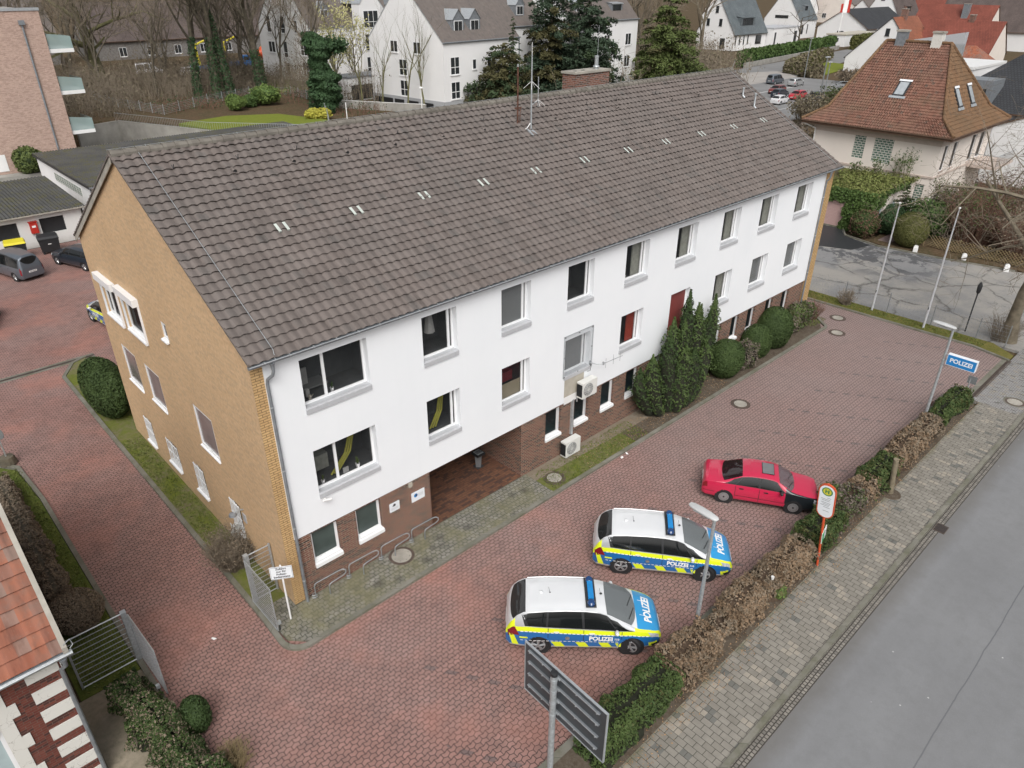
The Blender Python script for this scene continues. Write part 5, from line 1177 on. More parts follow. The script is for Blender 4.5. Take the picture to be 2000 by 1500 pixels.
b.xf(tw).xf(lean).build('flag_frame', t)
b = MB(); slab_x(b, stadium(.49, 1.35), -.05, -.046, 0, 3.02, 'sign_white')
def disc_x(mb, x, y, z, r, mat, n=24): mb.add([(x, y-r*math.cos(6.283*k/n), z+r*math.sin(6.283*k/n)) for k in range(n)], [tuple(range(n))], mat)
disc_x(b, -.053, 0, 3.45, .175, 'stop_green'); disc_x(b, -.056, 0, 3.45, .135, 'stop_yellow')
put_text(b, 'H', .2, lambda a, c: (-.059, -a, 3.45+c), 'stop_green', .01); put_text(b, 'Rathaus', .07, lambda a, c: (-.053, -a, 3.2+c), 'sign_black', .001) if False else None
for i, (z, w) in enumerate(((3.19, .13), (3.12, .3), (3.06, .26), (2.97, .3), (2.91, .24), (2.85, .28), (2.78, .22), (2.62, .2))): b.box(-.054, -.15+(.02*i % .06), z, -.052, -.15+(.02*i % .06)+w, z+.014, 'plastic_grey')
b.xf(tw).xf(lean).build('flag_face', t)
b = MB(); b.box(-.1, -.05, 1.15, .5, -.03, 1.62, 'offwhite_plastic'); b.box(-.08, -.055, 1.17, .2, -.051, 1.60, 'bright_green'); b.box(.22, -.055, 1.17, .48, -.051, 1.60, 'sign_white')
for i in range(7): b.box(.25, -.058, 1.22+i*.05, .45, -.056, 1.228+i*.05, 'plastic_grey')
b.xf(Matrix.Rotation(R(12), 4, 'Z')).xf(lean).build('timetable', t)
# access sign
t = thing('access_sign', 'white rectangular sign with black lettering on a white post by the corner pier', 'sign', (-.42, -.46, .085), R(-32))
b = MB(); b.tube([(0, .03, 0), (0, .03, 2.3)], .03, 'white_paint', 10); b.build('post', t, smooth=40)
b = MB(); b.box(-.34, -.012, 1.78, .34, 0, 2.28, 'sign_white'); b.box(-.32, -.015, 1.80, .32, -.0125, 1.806, 'sign_black'); b.box(-.32, -.015, 2.254, .32, -.0125, 2.26, 'sign_black'); b.box(-.32, -.015, 1.806, -.314, -.0125, 2.254, 'sign_black'); b.box(.314, -.015, 1.806, .32, -.0125, 2.254, 'sign_black')
for i, s_ in enumerate(('Zufahrt', 'nur für', 'Polizei-', 'bedienstete')): put_text(b, s_, .105, lambda a, c, i=i: (a, -.016, 2.195-i*.108+c), 'sign_black', .003)
b.build('sign_board', t)
# gates
def gate_leaf(mb, L, z0, z1, nb, M, mat='galvanised'):
    q = MB(); r = .022
    q.tube([(0, 0, z0), (0, 0, z1)], r, mat, 6); q.tube([(L, 0, z0), (L, 0, z1)], r, mat, 6); q.tube([(0, 0, z1), (L, 0, z1)], r, mat, 6); q.tube([(0, 0, z0), (L, 0, z0)], r, mat, 6)
    for i in range(1, nb): z = z0+(z1-z0)*i/nb; q.box(.01, -.006, z-.012, L-.01, .006, z+.012, mat)
    n = int(L/.07)
    for i in range(1, n): q.box(L*i/n-.0015, -.002, z0, L*i/n+.0015, .002, z1, 'zinc')
    q.xf(M); mb.v_ = 0; o = len(mb.v)
    for m_ in q.ml: mb.mi(m_)
    mb.v += q.v; mb.f += [tuple(o+j for j in f) for f in q.f]; mb.m += [mb.ml.index(q.ml[k]) for k in q.m]; mb.uv += q.uv
for nm, ox, oy, label, px, lx in (('gate', -.87, 1.1, 'grey steel gate standing open at the corner of the yellow building', .8, 1), ('gate', -4.55, 1.3, 'grey steel gate and mesh panel beside the old brick house', -1.58, -1)):
    t = thing(nm, label, 'gate', (ox, oy, .06), 0, 'grey steel gates of the drive')
    b = MB(); b.box(-.07, -.07, -.06, .07, .07, 1.98, 'galvanised'); b.box(-.075, -.075, 1.98, .075, .075, 2.0, 'zinc_light'); b.build('gate_post', t)
    b = MB(); gate_leaf(b, 1.72 if lx > 0 else 1.85, .08, 1.86, 14, Matrix.Translation((-.03*lx*0+.09*(-1 if lx > 0 else 1), -.05, 0)) @ Matrix.Rotation(R(-90 if lx > 0 else -88), 4, 'Z')); lf = b.build('gate_leaf', t)
    b = MB(); b.tube([(.0, -1.72, -.02), (.0, -1.72, .4)], .02, 'dark_metal', 6); b.box(-.05, -1.78, .3, .05, -1.68, .42, 'zinc_light'); b.build('bolt', t)
    b = MB(); gate_leaf(b, abs(px), .05, 1.95, 10, Matrix.Translation((min(0, px), 0, 0))); b.build('mesh_panel', t)
    b = MB(); b.box(px-.03, -.03, -.06, px+.03, .03, 2.0, 'galvanised'); b.build('end_post', t)
# bicycle racks
for i in range(4):
    t = thing('bicycle_rack', ['bent steel bicycle rack nearest the corner pier', 'bent steel bicycle rack, second from the corner pier', 'bent steel bicycle rack left of the round cover, third from the pier', 'bent steel bicycle rack nearest the porch'][i], 'bicycle rack', (.7+1.33*i, -.1, .085), 0, 'bicycle racks along the brick wall')
    b = MB(); b.tube([(0, 0, 0), (0, 0, .42), (.03, 0, .49), (.1, 0, .52), (.95, -.04, .55), (1.08, -.07, .55), (1.13, -.15, .53), (1.08, -.23, .5), (.95, -.26, .48), (.55, -.26, .45), (.45, -.26, .43), (.41, -.26, .36), (.4, -.26, 0)], .021, 'steel_tube', 8); b.build('hoop', t, smooth=50)
    b = MB(); b.tube([(0, 0, .16), (-.12, -.02, .17), (-.16, -.08, .17), (-.1, -.14, .17), (0, -.12, .16)], .012, 'steel_tube', 6); b.tube([(0, 0, .06), (-.12, -.02, .07), (-.16, -.08, .07), (-.1, -.14, .07), (0, -.12, .06)], .012, 'steel_tube', 6); b.build('wheel_clip', t, smooth=50)
# air conditioners
for (x, z, lbl, yy) in ((13.42, 2.78, 'white air conditioner mounted high on the white facade', YF), (12.62, .14, 'white air conditioner standing low on the brick base', 0)):
    t = thing('air_conditioner', lbl, 'air conditioner', (x, yy-.02, z), 0, 'outdoor air conditioner units')
    b = MB(); b.box(0, -.42, 0, .92, -.1, .74, 'offwhite_plastic'); b.build('casing', t)
    b = MB(); b.lathe((.36, -.44, .37), [(.29, .0), (.29, .021)], 'plastic_grey', 28, 'y')
    for r_ in (.08, .15, .22, .28): b.tube([(.36+r_*math.cos(a), -.45, .37+r_*math.sin(a)) for a in np.linspace(0, 6.283, 20)], .006, 'offwhite_plastic', 4)
    for a in np.linspace(0, 6.283, 13): b.tube([(.36, -.452, .37), (.36+.28*math.cos(a), -.452, .37+.28*math.sin(a))], .004, 'offwhite_plastic', 4)
    b.build('fan_grille', t)
    b = MB()
    for i in range(12): b.box(-.02, -.4+i*.025, .08, -.001, -.39+i*.025, .66, 'black_plastic')
    b.build('side_louvres', t)
    b = MB()
    for xx in (.1, .78): b.box(xx, -.4, -.05, xx+.05, -.0, -.01, 'galvanised'); b.box(xx, -.05, -.3 if z > 1 else -.06, xx+.05, -.0, -.05, 'galvanised')
    b.build('bracket', t)
t = MB(); t.box(0, -.1, 0, .11, -.004, 1.76, 'zinc_light'); t.box(-.005, -.102, .88, .115, -.004, .9, 'zinc'); solo(t, 'cable_duct', 'grey vertical duct running up the brick wall between the two air conditioners', 'duct', (13.28, 0, .9))
t = MB(); t.box(0, -.012, 0, 1.2, -.002, 1.0, 'beige_board'); t.box(0, -.02, -.35, .85, -.013, 0, 'white_paint'); solo(t, 'wall_board', 'pale board on the facade behind the upper air conditioner', 'board', (12.75, YF, 2.95))
t = thing('window_screen', 'clear screen plate bolted over the window above the air conditioner', 'screen', (12.62, YF-.03, 3.9)); b = MB()
W_, H_ = 1.76, 1.9
b.quad((0, 0, 0), (W_, 0, 0), (W_, 0, H_), (0, 0, H_), 'screen_plate' if 'screen_plate' in MATS else 'balcony_glass'); b.build('plate', t); b = MB()
for q in ((0, 0, W_, .03), (0, H_-.03, W_, H_), (0, 0, .03, H_), (W_-.03, 0, W_, H_)): b.box(q[0], -.006, q[1], q[2], .005, q[3], 'zinc_light')
for x in (.06, W_/2, W_-.06):
    for z in (.06, H_/2, H_-.06):
        if (x, z) != (W_/2, H_/2): b.lathe((x, -.006, z), [(.03, -.015), (.03, 0)], 'plastic_grey', 8, 'y')
b.build('screen_frame', t)
t = thing('wall_antenna', 'small rod antenna on an arm projecting from the facade', 'antenna', (14.3, YF, 4.06)); b = MB(); b.tube([(0, 0, 0), (.1, -.3, 0), (.3, -.45, 0)], .02, 'galvanised', 6); b.box(-.06, -.02, -.1, .06, 0, .1, 'galvanised'); b.tube([(.0, -.1, -.02), (-.1, -.12, -.3), (-.15, -.02, -.35)], .012, 'black_plastic', 5); b.build('arm', t)
b = MB(); b.tube([(.3, -.45, 0), (1.5, -.55, .02)], .012, 'steel_tube', 6)
for s_ in (.45, .95, 1.4): b.tube([(s_, -.5, -.22), (s_, -.5, .24)], .008, 'steel_tube', 5)
b.lathe((.35, -.45, -.05), [(.05, 0), (.05, .12)], 'galvanised', 8); b.build('rods', t)
# security camera, plaques, gable lamp
t = thing('security_camera', 'small white bullet camera under the lower corner window', 'camera', (1.55, YF, 3.74)); b = MB(); b.tube([(0, 0, 0), (0, -.1, .0)], .03, 'white_paint', 8); b.build('bracket', t); b = MB(); b.tube([(-.12, -.14, .03), (.16, -.16, -.04)], .045, 'white_paint', 10); b.build('camera_body', t, smooth=40)
def plaque(x0, z0, w, h, label, kind):
    b = MB(); b.box(0, -.012, 0, w, -.002, h, 'sign_white')
    if kind: b.lathe((w*.32, -.014, h*.6), [(w*.14, -.002), (w*.14, .001)], 'sign_blue', 16, 'y'); b.lathe((w*.36, -.018, h*.6), [(w*.07, -.002), (w*.07, .001)], 'sign_black', 12, 'y')
    else: b.lathe((w*.5, -.014, h*.7), [(w*.13, -.002), (w*.13, .001)], 'sign_black', 12, 'y'); b.box(w*.3, -.018, h*.58, w*.5, -.014, h*.68, 'sign_black')
    for i in range(3): b.box(w*(.5 if kind else .15), -.016, h*(.2+.1*i)+(h*.22 if kind else 0), w*.88, -.013, h*(.23+.1*i)+(h*.22 if kind else 0), 'sill_metal')
    solo(b, 'wall_plaque', label, 'sign', (x0, 0, z0), 0, 'white plaques by the porch')
plaque(3.93, 1.74, .42, .38, 'small white plaque with a black camera symbol on the dark brick', 0); plaque(4.88, 1.68, .58, .42, 'wide white plaque with a blue round emblem beside the porch opening', 1)
b = MB(); b.box(0, -.05, 0, .16, -.002, .2, 'beige_board'); solo(b, 'junction_box', 'small beige box high on the brick beside the porch', 'box', (4.78, 0, 2.42))
t = thing('wall_lamp', 'small grey lamp on a bracket low on the yellow gable', 'lamp', (0, 2.95, 2.35)); b = MB(); b.box(-.03, -.12, -.55, -.003, .12, -.2, 'sill_metal'); b.build('back_plate', t); b = MB(); b.tube([(-.01, 0, 0), (-.2, 0, .08), (-.35, 0, .02)], .03, 'galvanised', 8); b.lathe((-.38, 0, -.06), [(.14, 0), (.12, .08), (.03, .12)], 'zinc', 14); b.build('lamp_shade', t, smooth=40)
t = thing('litter_bin', 'grey litter bin with a chrome ashtray top inside the porch', 'bin', (9.55, 1.75, .088)); b = MB(); b.prism([(-.17, -.17), (.17, -.17), (.17, .17), (-.17, .17)], 0, .02, 'anthracite'); b.lathe((0, 0, .02), [(.15, 0), (.2, .6)], 'plastic_grey', 4); b.build('bin_body', t); b = MB(); b.box(-.21, -.21, .62, .21, .21, .72, 'black_plastic'); b.box(-.16, -.16, .72, .16, .16, .728, 'zinc_light')
for a in range(5): b.tube([(-.12+.06*a, -.1, .735), (-.1+.05*a, .1, .735)], .012, 'black_plastic', 4)
b.build('lid', t)
b = MB(); b.box(0, 0, 0, .03, .75, 1.35, 'white_paint'); b.box(-.004, .08, .1, 0, .67, 1.25, 'beige_board'); solo(b, 'notice_board', 'pale framed board standing inside the porch at its left side', 'board', (6.9, 2.2, .5), R(-35))
# antennas on the roof
def antenna(x, y, h, label, kind):
    z = RZ(y); t = thing('roof_antenna', label, 'antenna', (x, y, z))
    if kind == 0:
        b = MB(); b.tube([(0, 0, 0), (0, 0, h*.62), (0, 0, h)], [.035, .033, .022], 'zinc_light', 8); b.build('mast', t, smooth=40); b = MB()
        for a in (.4, 2.2, 3.9, 5.3): b.tube([(0, 0, h*.66), (.35*math.cos(a), .35*math.sin(a), h*.66-.3)], .009, 'white_paint', 5)
        b.tube([(0, 0, h*.66), (0, 0, h*1.15)], .012, 'white_paint', 6); b.build('radials', t)
        b = MB(); b.box(-.12, -.3, -.0, .12, .05, .03, 'zinc_light', Matrix.Rotation(R(29), 4, 'X')); b.box(-.22, -.36, -.05, -.14, .1, .05, 'zinc_light', Matrix.Rotation(R(29), 4, 'X')); b.tube([(-.05, 0, .3), (-.25, 0, .12), (-.3, .1, .05), (-.1, .1, .0)], .02, 'white_paint', 6); b.build('foot', t)
        b = MB(); b.tube([(0, 0, 1.0), (.32, .1, 1.1), (.5, .1, 1.15)], .016, 'galvanised', 6); b.tube([(.5, .1, .9), (.5, .1, 2.1)], .02, 'galvanised', 6)
        for a in (.3, 2.4, 4.2, 5.6): b.tube([(.5, .1, 1.2), (.5+.3*math.cos(a), .1+.3*math.sin(a), .95)], .008, 'white_paint', 5)
        b.build('side_aerial', t)
    else:
        b = MB(); b.tube([(0, 0, 0), (0, 0, h)], .035, 'rust', 8); b.lathe((0, 0, h), [(.04, -.08), (.04, .02)], 'galvanised', 8); b.build('mast', t, smooth=40); b = MB(); b.box(-.16, -.03, .62, .2, .03, .68, 'rust'); b.tube([(.15, 0, .65), (.13, 0, .05)], .02, 'rust', 6); b.build('clamp', t)
antenna(16.23, 5.61, 3.0, 'tall silver antenna mast with slanting rods on the roof', 0); antenna(15.85, 6.05, 2.35, 'rusty brown antenna mast beside the silver one', 1)
# flagpoles, round sign, posts
for x, y, h, l in ((38.61, -2.49, 6.75, 'bare white flagpole on the far verge, left of the two'), (38.17, -5.74, 7.2, 'bare white flagpole on the far verge, right of the two')):
    t = thing('flagpole', l, 'flagpole', (x, y, .06), 0, 'two bare flagpoles'); b = MB(); b.tube([(0, 0, 0), (0, 0, h*.5), (0, 0, h)], [.07, .055, .035], 'sill_metal', 10); b.build('pole', t, smooth=40); b = MB(); b.lathe((0, 0, h), [(.06, -.02), (.075, .02), (.05, .06), (.01, .07)], 'white_paint', 10); b.build('cap', t); b = MB(); b.box(-.1, -.02, 1.2, -.05, .02, 1.35, 'dark_metal'); b.build('cleat', t)
t = thing('lamp_post', 'dark thin post with a black head behind the far fence', 'lamp post', (39.6, -7.6, 0)); b = MB(); b.tube([(0, 0, 0), (0, 0, 3.0)], .04, 'dark_metal', 8); b.build('pole', t); b = MB(); b.lathe((0, 0, 2.4), [(.05, 0), (.11, .1), (.13, .5), (.04, .7)], 'black_plastic', 10); b.build('lamp_head', t, smooth=40)
t = thing('round_sign', 'back of a round traffic sign at the left edge, footed in a tree stump', 'sign', (-4.95, 15.7, .06)); b = MB(); b.tube([(0, 0, 0), (0, 0, 1.75)], .03, 'galvanised', 8); b.build('post', t); b = MB(); b.lathe((0, .02, 1.5), [(.3, 0), (.3, .02)], 'plastic_grey', 28, 'y'); b.xf(Matrix.Rotation(R(-55), 4, 'Z')).build('sign_disc', t); b = MB(); b.lathe((0, 0, 0), [(.34, 0), (.3, .2), (.27, .34), (.1, .36)], 'bark', 12); b.build('stump', t)
t = thing('wooden_post', 'short weathered wooden post leaning beside the hedge on the sidewalk', 'post', (20.55, -11.0, .02)); b = MB(); b.tube([(0, 0, 0), (-.1, .05, .8), (-.22, .1, 1.75)], [.12, .11, .10], 'weathered_wood', 10); b.build('post', t, smooth=40); b = MB(); b.lathe((0, 0, 0), [(.45, -.05), (.4, .02), (.2, .05)], 'soil', 14); b.build('earth', t)
t = thing('small_sign', 'small grey sign on a bent post at the end of the hedge', 'sign', (31.0, -10.35, .05)); b = MB(); b.tube([(0, 0, 0), (0, 0, 1.1)], .03, 'galvanised', 8); b.build('post', t); b = MB(); b.box(-.01, -.28, .85, .01, .12, 1.25, 'steel_tube'); b.build('sign_plate', t)
# fence along the far verge
t = thing('wire_fence', 'low grey wire fence between the verge and the cracked yard', 'fence', (38.9, 0, 0))
ys = [1.9, -.55, -3.28, -5.89, -8.38, -9.9]
for y in ys: b = MB(); b.tube([(0, y, 0), (0, y, 1.35)], .03, 'steel_tube', 6); b.build('fence_post', t)
b = MB()
for z in (.15, .4, .65, .9, 1.12, 1.28): b.tube([(0, ys[0], z), (0, ys[-1], z)], .006, 'steel_tube', 4)
y = ys[-1]
while y < ys[0]: b.tube([(0, y, .15), (0, y+.25, 1.28)], .003, 'steel_tube', 3, False); b.tube([(0, y+.25, .15), (0, y, 1.28)], .003, 'steel_tube', 3, False); y += .2
b.build('wire_mesh', t)
for i, (x, y) in enumerate(((52.35, .1), (53.05, -3.1), (52.8, -6.0))):
    b = MB(); b.prism([(-.2, -.16), (.2, -.16), (.2, .16), (-.2, .16)], 0, .42, 'white_paint'); b.prism([(-.14, -.11), (.14, -.11), (.14, .11), (-.14, .11)], .42, .5, 'white_paint'); solo(b, 'marker_stone', ['squat white marker stone beside the round clipped bush', 'squat white marker stone in front of the lattice fence', 'squat white marker stone left of the bare tree trunk'][i], 'marker stone', (x, y, 0), .3, 'white marker stones along the yard edge')
t = thing('lattice_fence', 'low crossed-lath wooden fence at the edge of the cracked yard', 'fence', (54.1, .2, 0)); L_ = 7.6; b = MB(); i = -1.0
while i < L_: 
    for s_ in (1, -1):
        a0, a1 = (i, i+1.0) if s_ > 0 else (i+1.0, i); z0, z1 = .12, 1.05
        if min(a0, a1) >= 0 and max(a0, a1) <= L_: b.tube([(.015*s_, -a0, z0), (.015*s_, -a1, z1)], .022, 'lattice_wood', 4)
    i += .24
b.build('laths', t)
for q in (0, 2.5, 5, 7.5): b = MB(); b.tube([(.06, -q, 0), (.06, -q, 1.1)], .045, 'lattice_wood', 6); b.build('fence_post', t)
# wheeled bins
for x, y, lid, l in ((2.0, 45.0, 'yellow_plastic', 'large dark wheeled bin with a yellow lid by the garage wall'), (4.15, 44.9, 'black_plastic', 'large black wheeled bin with a black lid by the garage wall')):
    t = thing('wheeled_bin', l, 'bin', (x, y, 0), R(-8), 'large wheeled bins'); b = MB(); b.add([(-.6, -.45, .18), (.6, -.45, .18), (.6, .45, .18), (-.6, .45, .18), (-.68, -.53, 1.15), (.68, -.53, 1.15), (.68, .53, 1.15), (-.68, .53, 1.15)], [(0, 3, 2, 1), (0, 1, 5, 4), (1, 2, 6, 5), (2, 3, 7, 6), (3, 0, 4, 7)], 'black_plastic'); b.box(-.7, -.55, 1.1, .7, .55, 1.16, 'black_plastic'); b.build('bin_body', t)
    b = MB(); b.add([(-.7, -.56, 1.17), (.7, -.56, 1.17), (.7, .56, 1.17), (-.7, .56, 1.17), (-.62, -.42, 1.30), (.62, -.42, 1.30), (.62, .4, 1.38), (-.62, .4, 1.38)], [(0, 3, 2, 1), (4, 5, 6, 7), (0, 1, 5, 4), (1, 2, 6, 5), (2, 3, 7, 6), (3, 0, 4, 7)], lid); b.build('lid', t)
    for sx in (-.5, .5):
        for sy in (-.4, .4): b = MB(); b.lathe((sx, sy-.02, .09), [(.09, 0), (.09, .04)], 'rubber', 12, 'y'); b.build('castor', t)
    if lid == 'black_plastic': b = MB(); b.box(-.1, -.535, .75, .12, -.5, .8, 'white_paint'); b.build('sticker', t)
t = thing('bicycle', 'dark bicycle leaning at the garage corner', 'bicycle', (6.75, 45.8, 0), R(80))
for x in (-.52, .52): b = MB(); b.tube([(x+.33*math.cos(a), 0, .34+.33*math.sin(a)) for a in np.linspace(0, 6.283, 22)], .02, 'rubber', 5); b.build('wheel', t)
b = MB(); b.tube([(-.52, 0, .34), (-.1, 0, .34), (-.2, 0, .8), (-.52, 0, .34)], .02, 'car_dark', 5); b.tube([(-.1, 0, .34), (.35, 0, .8), (-.2, 0, .8)], .02, 'car_dark', 5); b.tube([(.52, 0, .34), (.35, 0, .95), (.28, .0, 1.02)], .02, 'car_dark', 5); b.tube([(.25, -.25, 1.02), (.25, .25, 1.02)], .015, 'dark_metal', 5); b.build('frame', t); b = MB(); b.box(-.35, -.07, .88, -.1, .07, .93, 'black_plastic'); b.build('saddle', t)
# little scraps that lie about
for i, (x, y, l) in enumerate(((14.6, -1.95, 'crumpled white scrap of paper by the planting kerb, left of two'), (15.0, -1.9, 'crumpled white scrap of paper by the planting kerb, right of two'), (-2.55, .55, 'pale empty packet lying on the red paving of the drive'))):
    b = MB(); b.add([(-.08, -.05, .0), (.08, -.03, .01), (.07, .05, .05), (-.05, .06, .02), (0, 0, .06)], [(0, 1, 4), (1, 2, 4), (2, 3, 4), (3, 0, 4)], 'white_paint'); solo(b, 'paper_scrap', l, 'litter', (x, y, .005), i)

# ================================================================ PLANTS NEAR THE BUILDING
yew = thing('yew_shrub', 'tall dark multi-stemmed yew with pointed tips against the white facade', 'shrub', (19.6, -.75, .06)); parts = []; cores = [[], []]; g = random.Random(3)
cols = [(-2.45, .1, 2.9, .42), (-2.0, -.2, 3.5, .45), (-1.3, .15, 2.9, .5), (-.85, -.25, 4.1, .48), (-.2, .1, 4.7, .5), (.35, -.15, 4.5, .45), (.85, .1, 5.75, .48), (1.4, -.1, 5.0, .46), (1.95, .1, 4.7, .45), (2.45, -.1, 4.3, .42), (3.15, .1, 4.9, .40), (-.3, -.55, 2.6, .5), (.9, -.5, 3.0, .5), (1.9, -.45, 3.1, .5), (0.2, -.45, 3.4, .5)]
nv = 0; CV = []; CF = []
for i, (x, y, h, r_) in enumerate(cols):
    n = int(420*h); gg_ = np.random.default_rng(i); tt = gg_.random(n)**.85; zz = .15+tt*(h-.1); prof = np.clip(np.sin(np.pi*np.clip(tt*.8+.16, 0, 1))**.7, 0.08, 1)*np.where(tt > .82, (1-tt)/.18*.85+.12, 1)
    a = gg_.random(n)*6.283; k = 1+.16*np.sin(a*5+zz*4+i)+.1*np.sin(zz*9+a*2); rr = r_*prof*k*(1+.22*np.sin(zz*13+i*2+3*a)*(tt > .2))*(1-.25*gg_.random(n)**2); lx_ = x*(.55+.45*np.clip(tt*1.6, 0, 1)); P = np.stack([lx_+np.cos(a)*rr, y+np.sin(a)*rr*.95, zz], 1); N0 = np.stack([np.cos(a), np.sin(a), np.full(n, .55)], 1)
    parts.append((P, N0, .062, .55, .5, 'yew_column_leaf' if i % 3 else 'yew_leaf'))
    m_ = 8; hs = np.linspace(.1, h*.9, 7)
    for z in hs:
        t_ = z/h; pr = math.sin(math.pi*min(1, t_*.8+.16))**.7*.8*(1 if t_ < .82 else .55); xx = x*(.55+.45*min(1, t_*1.6))
        for k in range(m_): CV.append((xx+math.cos(k*.785)*r_*pr, y+math.sin(k*.785)*r_*pr, z))
    CF += [(nv+j*m_+k, nv+j*m_+(k+1) % m_, nv+(j+1)*m_+(k+1) % m_, nv+(j+1)*m_+k) for j in range(6) for k in range(m_)]; nv += m_*7
leaf_obj('foliage', parts, yew, (CV, CF, 'leaf_core')); b = MB(); b.tube([(0, 0, 0), (.1, 0, 1.5)], [.12, .08], 'bark', 8); b.tube([(-.3, -.1, 0), (-.6, 0, 1.2)], [.08, .05], 'bark', 8); b.build('stem', yew)
for x, y, rx, rz, l, m_ in ((24.3, -.85, 1.0, 1.05, 'large clipped green ball bush, nearest the yew', 'clipped_leaf'), (27.55, -.7, .85, .95, 'clipped green ball bush between the mauve shrub and the largest ball', 'clipped_leaf'), (29.35, -.75, 1.05, 1.2, 'clipped green ball bush nearest the far building corner', 'clipped_leaf')):
    bush('ball_bush', l, 'bush', (x, y, .06), (rx, rx*.9, rz), [(m_, 1)], int(11000*rx*rx), .045, .05, 1.2, int(x), 'clipped ball bushes along the facade', 'yew_leaf', .35, .05)
bush('shrub', 'straggly mauve leaved shrub between two clipped green balls', 'shrub', (25.95, -1.0, .06), (.85, .6, .75), [('mauve_leaf', .8), ('hedge_green_leaf', .2)], 4200, .06, .22, 2.2, 5, None, 'leaf_core', 1., .3)
bush('shrub', 'mixed bronze and green shrub at the far corner pier', 'shrub', (32.4, -.5, .06), (1.3, .7, .85), [('mauve_leaf', .5), ('hedge_green_leaf', .5)], 4200, .07, .3, 2., 6, None, 'hedge_green_leaf', 1., .35)
scrub('shrub', 'twiggy reddish shrub beside the yellow end pier', (34.6, -.4, .06), .8, 1.2, 150, 8, 'red_twig')
scrub('shrub', 'small bare twiggy shrub on the far verge by the flagpole', (38.3, -.9, .06), .65, .95, 130, 9, 'twig')
bush('ball_bush', 'dark clipped bush by the rear corner of the yellow gable', 'bush', (-.2, 17.4, .06), (.95, 1.9, 1.35), [('clipped_leaf', 1)], 14000, .06, .07, 1.2, 11, None, 'yew_leaf', .4, .06)
scrub('shrub', 'bare brown twiggy shrub at the foot of the yellow gable near the gate', (-.62, 3.2, .06), .95, 1.3, 420, 12, 'twig', leaves=('bare_hedge_leaf', 1600, .035))
b = MB()
g = random.Random(5)
for i in range(60): x, y = g.uniform(-.12, .12), g.uniform(-.12, .12); b.tube([(x, y, 0), (x+g.uniform(-.1, .1), y+g.uniform(-.15, .15), g.uniform(.3, .7))], .018, 'fabric_white', 4)
t = thing('dry_plant', 'pale dried plant hanging under the last gable window', 'plant', (-.12, 3.75, .55)); b.build('stems', t)
# hedge along the sidewalk, plant by plant
hy = -10.32
def seg(x0, x1, label, mats, w=1.05, h=1.05, k=1., size=.05, amp=.09, seed=0, core='leaf_core', y=hy):
    core = 'brown_core' if mats in (BR, BA, MV) else 'leaf_core'
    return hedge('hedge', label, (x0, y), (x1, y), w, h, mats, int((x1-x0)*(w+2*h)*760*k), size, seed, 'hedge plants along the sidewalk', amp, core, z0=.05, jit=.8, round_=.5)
G_ = [('hedge_green_leaf', .75), ('yew_leaf', .25)]; BR = [('beech_leaf', .75), ('bare_hedge_leaf', .25)]; MV = [('mauve_leaf', .7), ('hedge_green_leaf', .3)]; BA = [('bare_hedge_leaf', .75), ('beech_leaf', .25)]
seg(2.9, 6.35, 'dark green clipped stretch of hedge right of the big sign', [('yew_column_leaf', .7), ('hedge_green_leaf', .3)], 1.2, 1.15, 1.2, .045, .1, 1, 'leaf_core')
seg(6.3, 8.4, 'bright brown leafy stretch of hedge in front of the lamp post', BR, 1.15, 1.1, 1.5, .047, .15, 2, 'leaf_core')
seg(8.75, 9.6, 'thin dull brown gap in the hedge right after the lamp post', BA, .9, .8, .8, .05, .14, 3, 'leaf_core')
seg(9.5, 11.2, 'brown stretch of hedge in front of the second patrol car', BR, 1.15, 1.1, 1.5, .047, .13, 4, 'leaf_core')
seg(11.1, 12.1, 'twiggy grey brown stretch of hedge with a white cup on it', BA, 1.05, 1.0, .9, .05, .14, 5, 'leaf_core')
seg(12.0, 13.9, 'brown stretch of hedge left of the bus stop sign', BR, 1.1, 1.1, 1.5, .047, .13, 6, 'leaf_core')
seg(13.8, 14.6, 'grey leafless piece of hedge behind the bus stop post', BA, 1.0, .95, .8, .05, .12, 7, 'leaf_core')
seg(14.5, 16.7, 'green stretch of hedge right of the bus stop sign, touching the red car', G_, 1.25, 1.2, 1, .055, .15, 8, 'leaf_core')
seg(16.6, 18.5, 'greyish mauve stretch of hedge beyond the red car', MV, 1.1, 1.1, .8, .06, .18, 9, 'leaf_core')
seg(18.4, 19.7, 'small rusty brown stretch of hedge left of the wooden post', BR, 1.05, 1.05, .9, .06, .12, 10, 'leaf_core')
seg(19.6, 21.8, 'green stretch of hedge behind the wooden post', G_, 1.1, 1.05, 1, .055, .12, 11, 'leaf_core')
seg(21.7, 24.6, 'light brown stretch of hedge between the post and the blue sign', BR, 1.1, 1.0, .8, .065, .12, 12, 'leaf_core')
seg(24.5, 26.6, 'dull brown hedge at the foot of the lamp with the blue sign', BA, .95, .9, .8, .06, .14, 13, 'leaf_core')
seg(26.9, 30.4, 'last green stretch of hedge at the car park entrance', G_, .95, .9, 1, .06, .1, 14, 'yew_leaf')
bush('shrub', 'upright dark green shoots standing above the hedge by the red car', 'shrub', (17.3, -9.85, .05), (.45, .45, .75), [('hedge_green_leaf', 1)], 900, .08, .3, 2.5, 31, None, 'hedge_green_leaf', 1, .4)
b = MB(); b.lathe((0, 0, 0), [(.04, 0), (.055, .11), (.05, .11), (.036, .01)], 'white_paint', 12); solo(b, 'paper_cup', 'white paper cup stuck in the twigs of the hedge', 'cup', (11.6, -10.6, 1.03), .5)
bush('shrub', 'small green weed growing under the hedge by the white cup', 'shrub', (12.0, -10.8, .05), (.25, .2, .25), [('shrub_leaf', 1)], 220, .05, .3, 3, 41, None, 'hedge_green_leaf', 1, .4, stem=False)
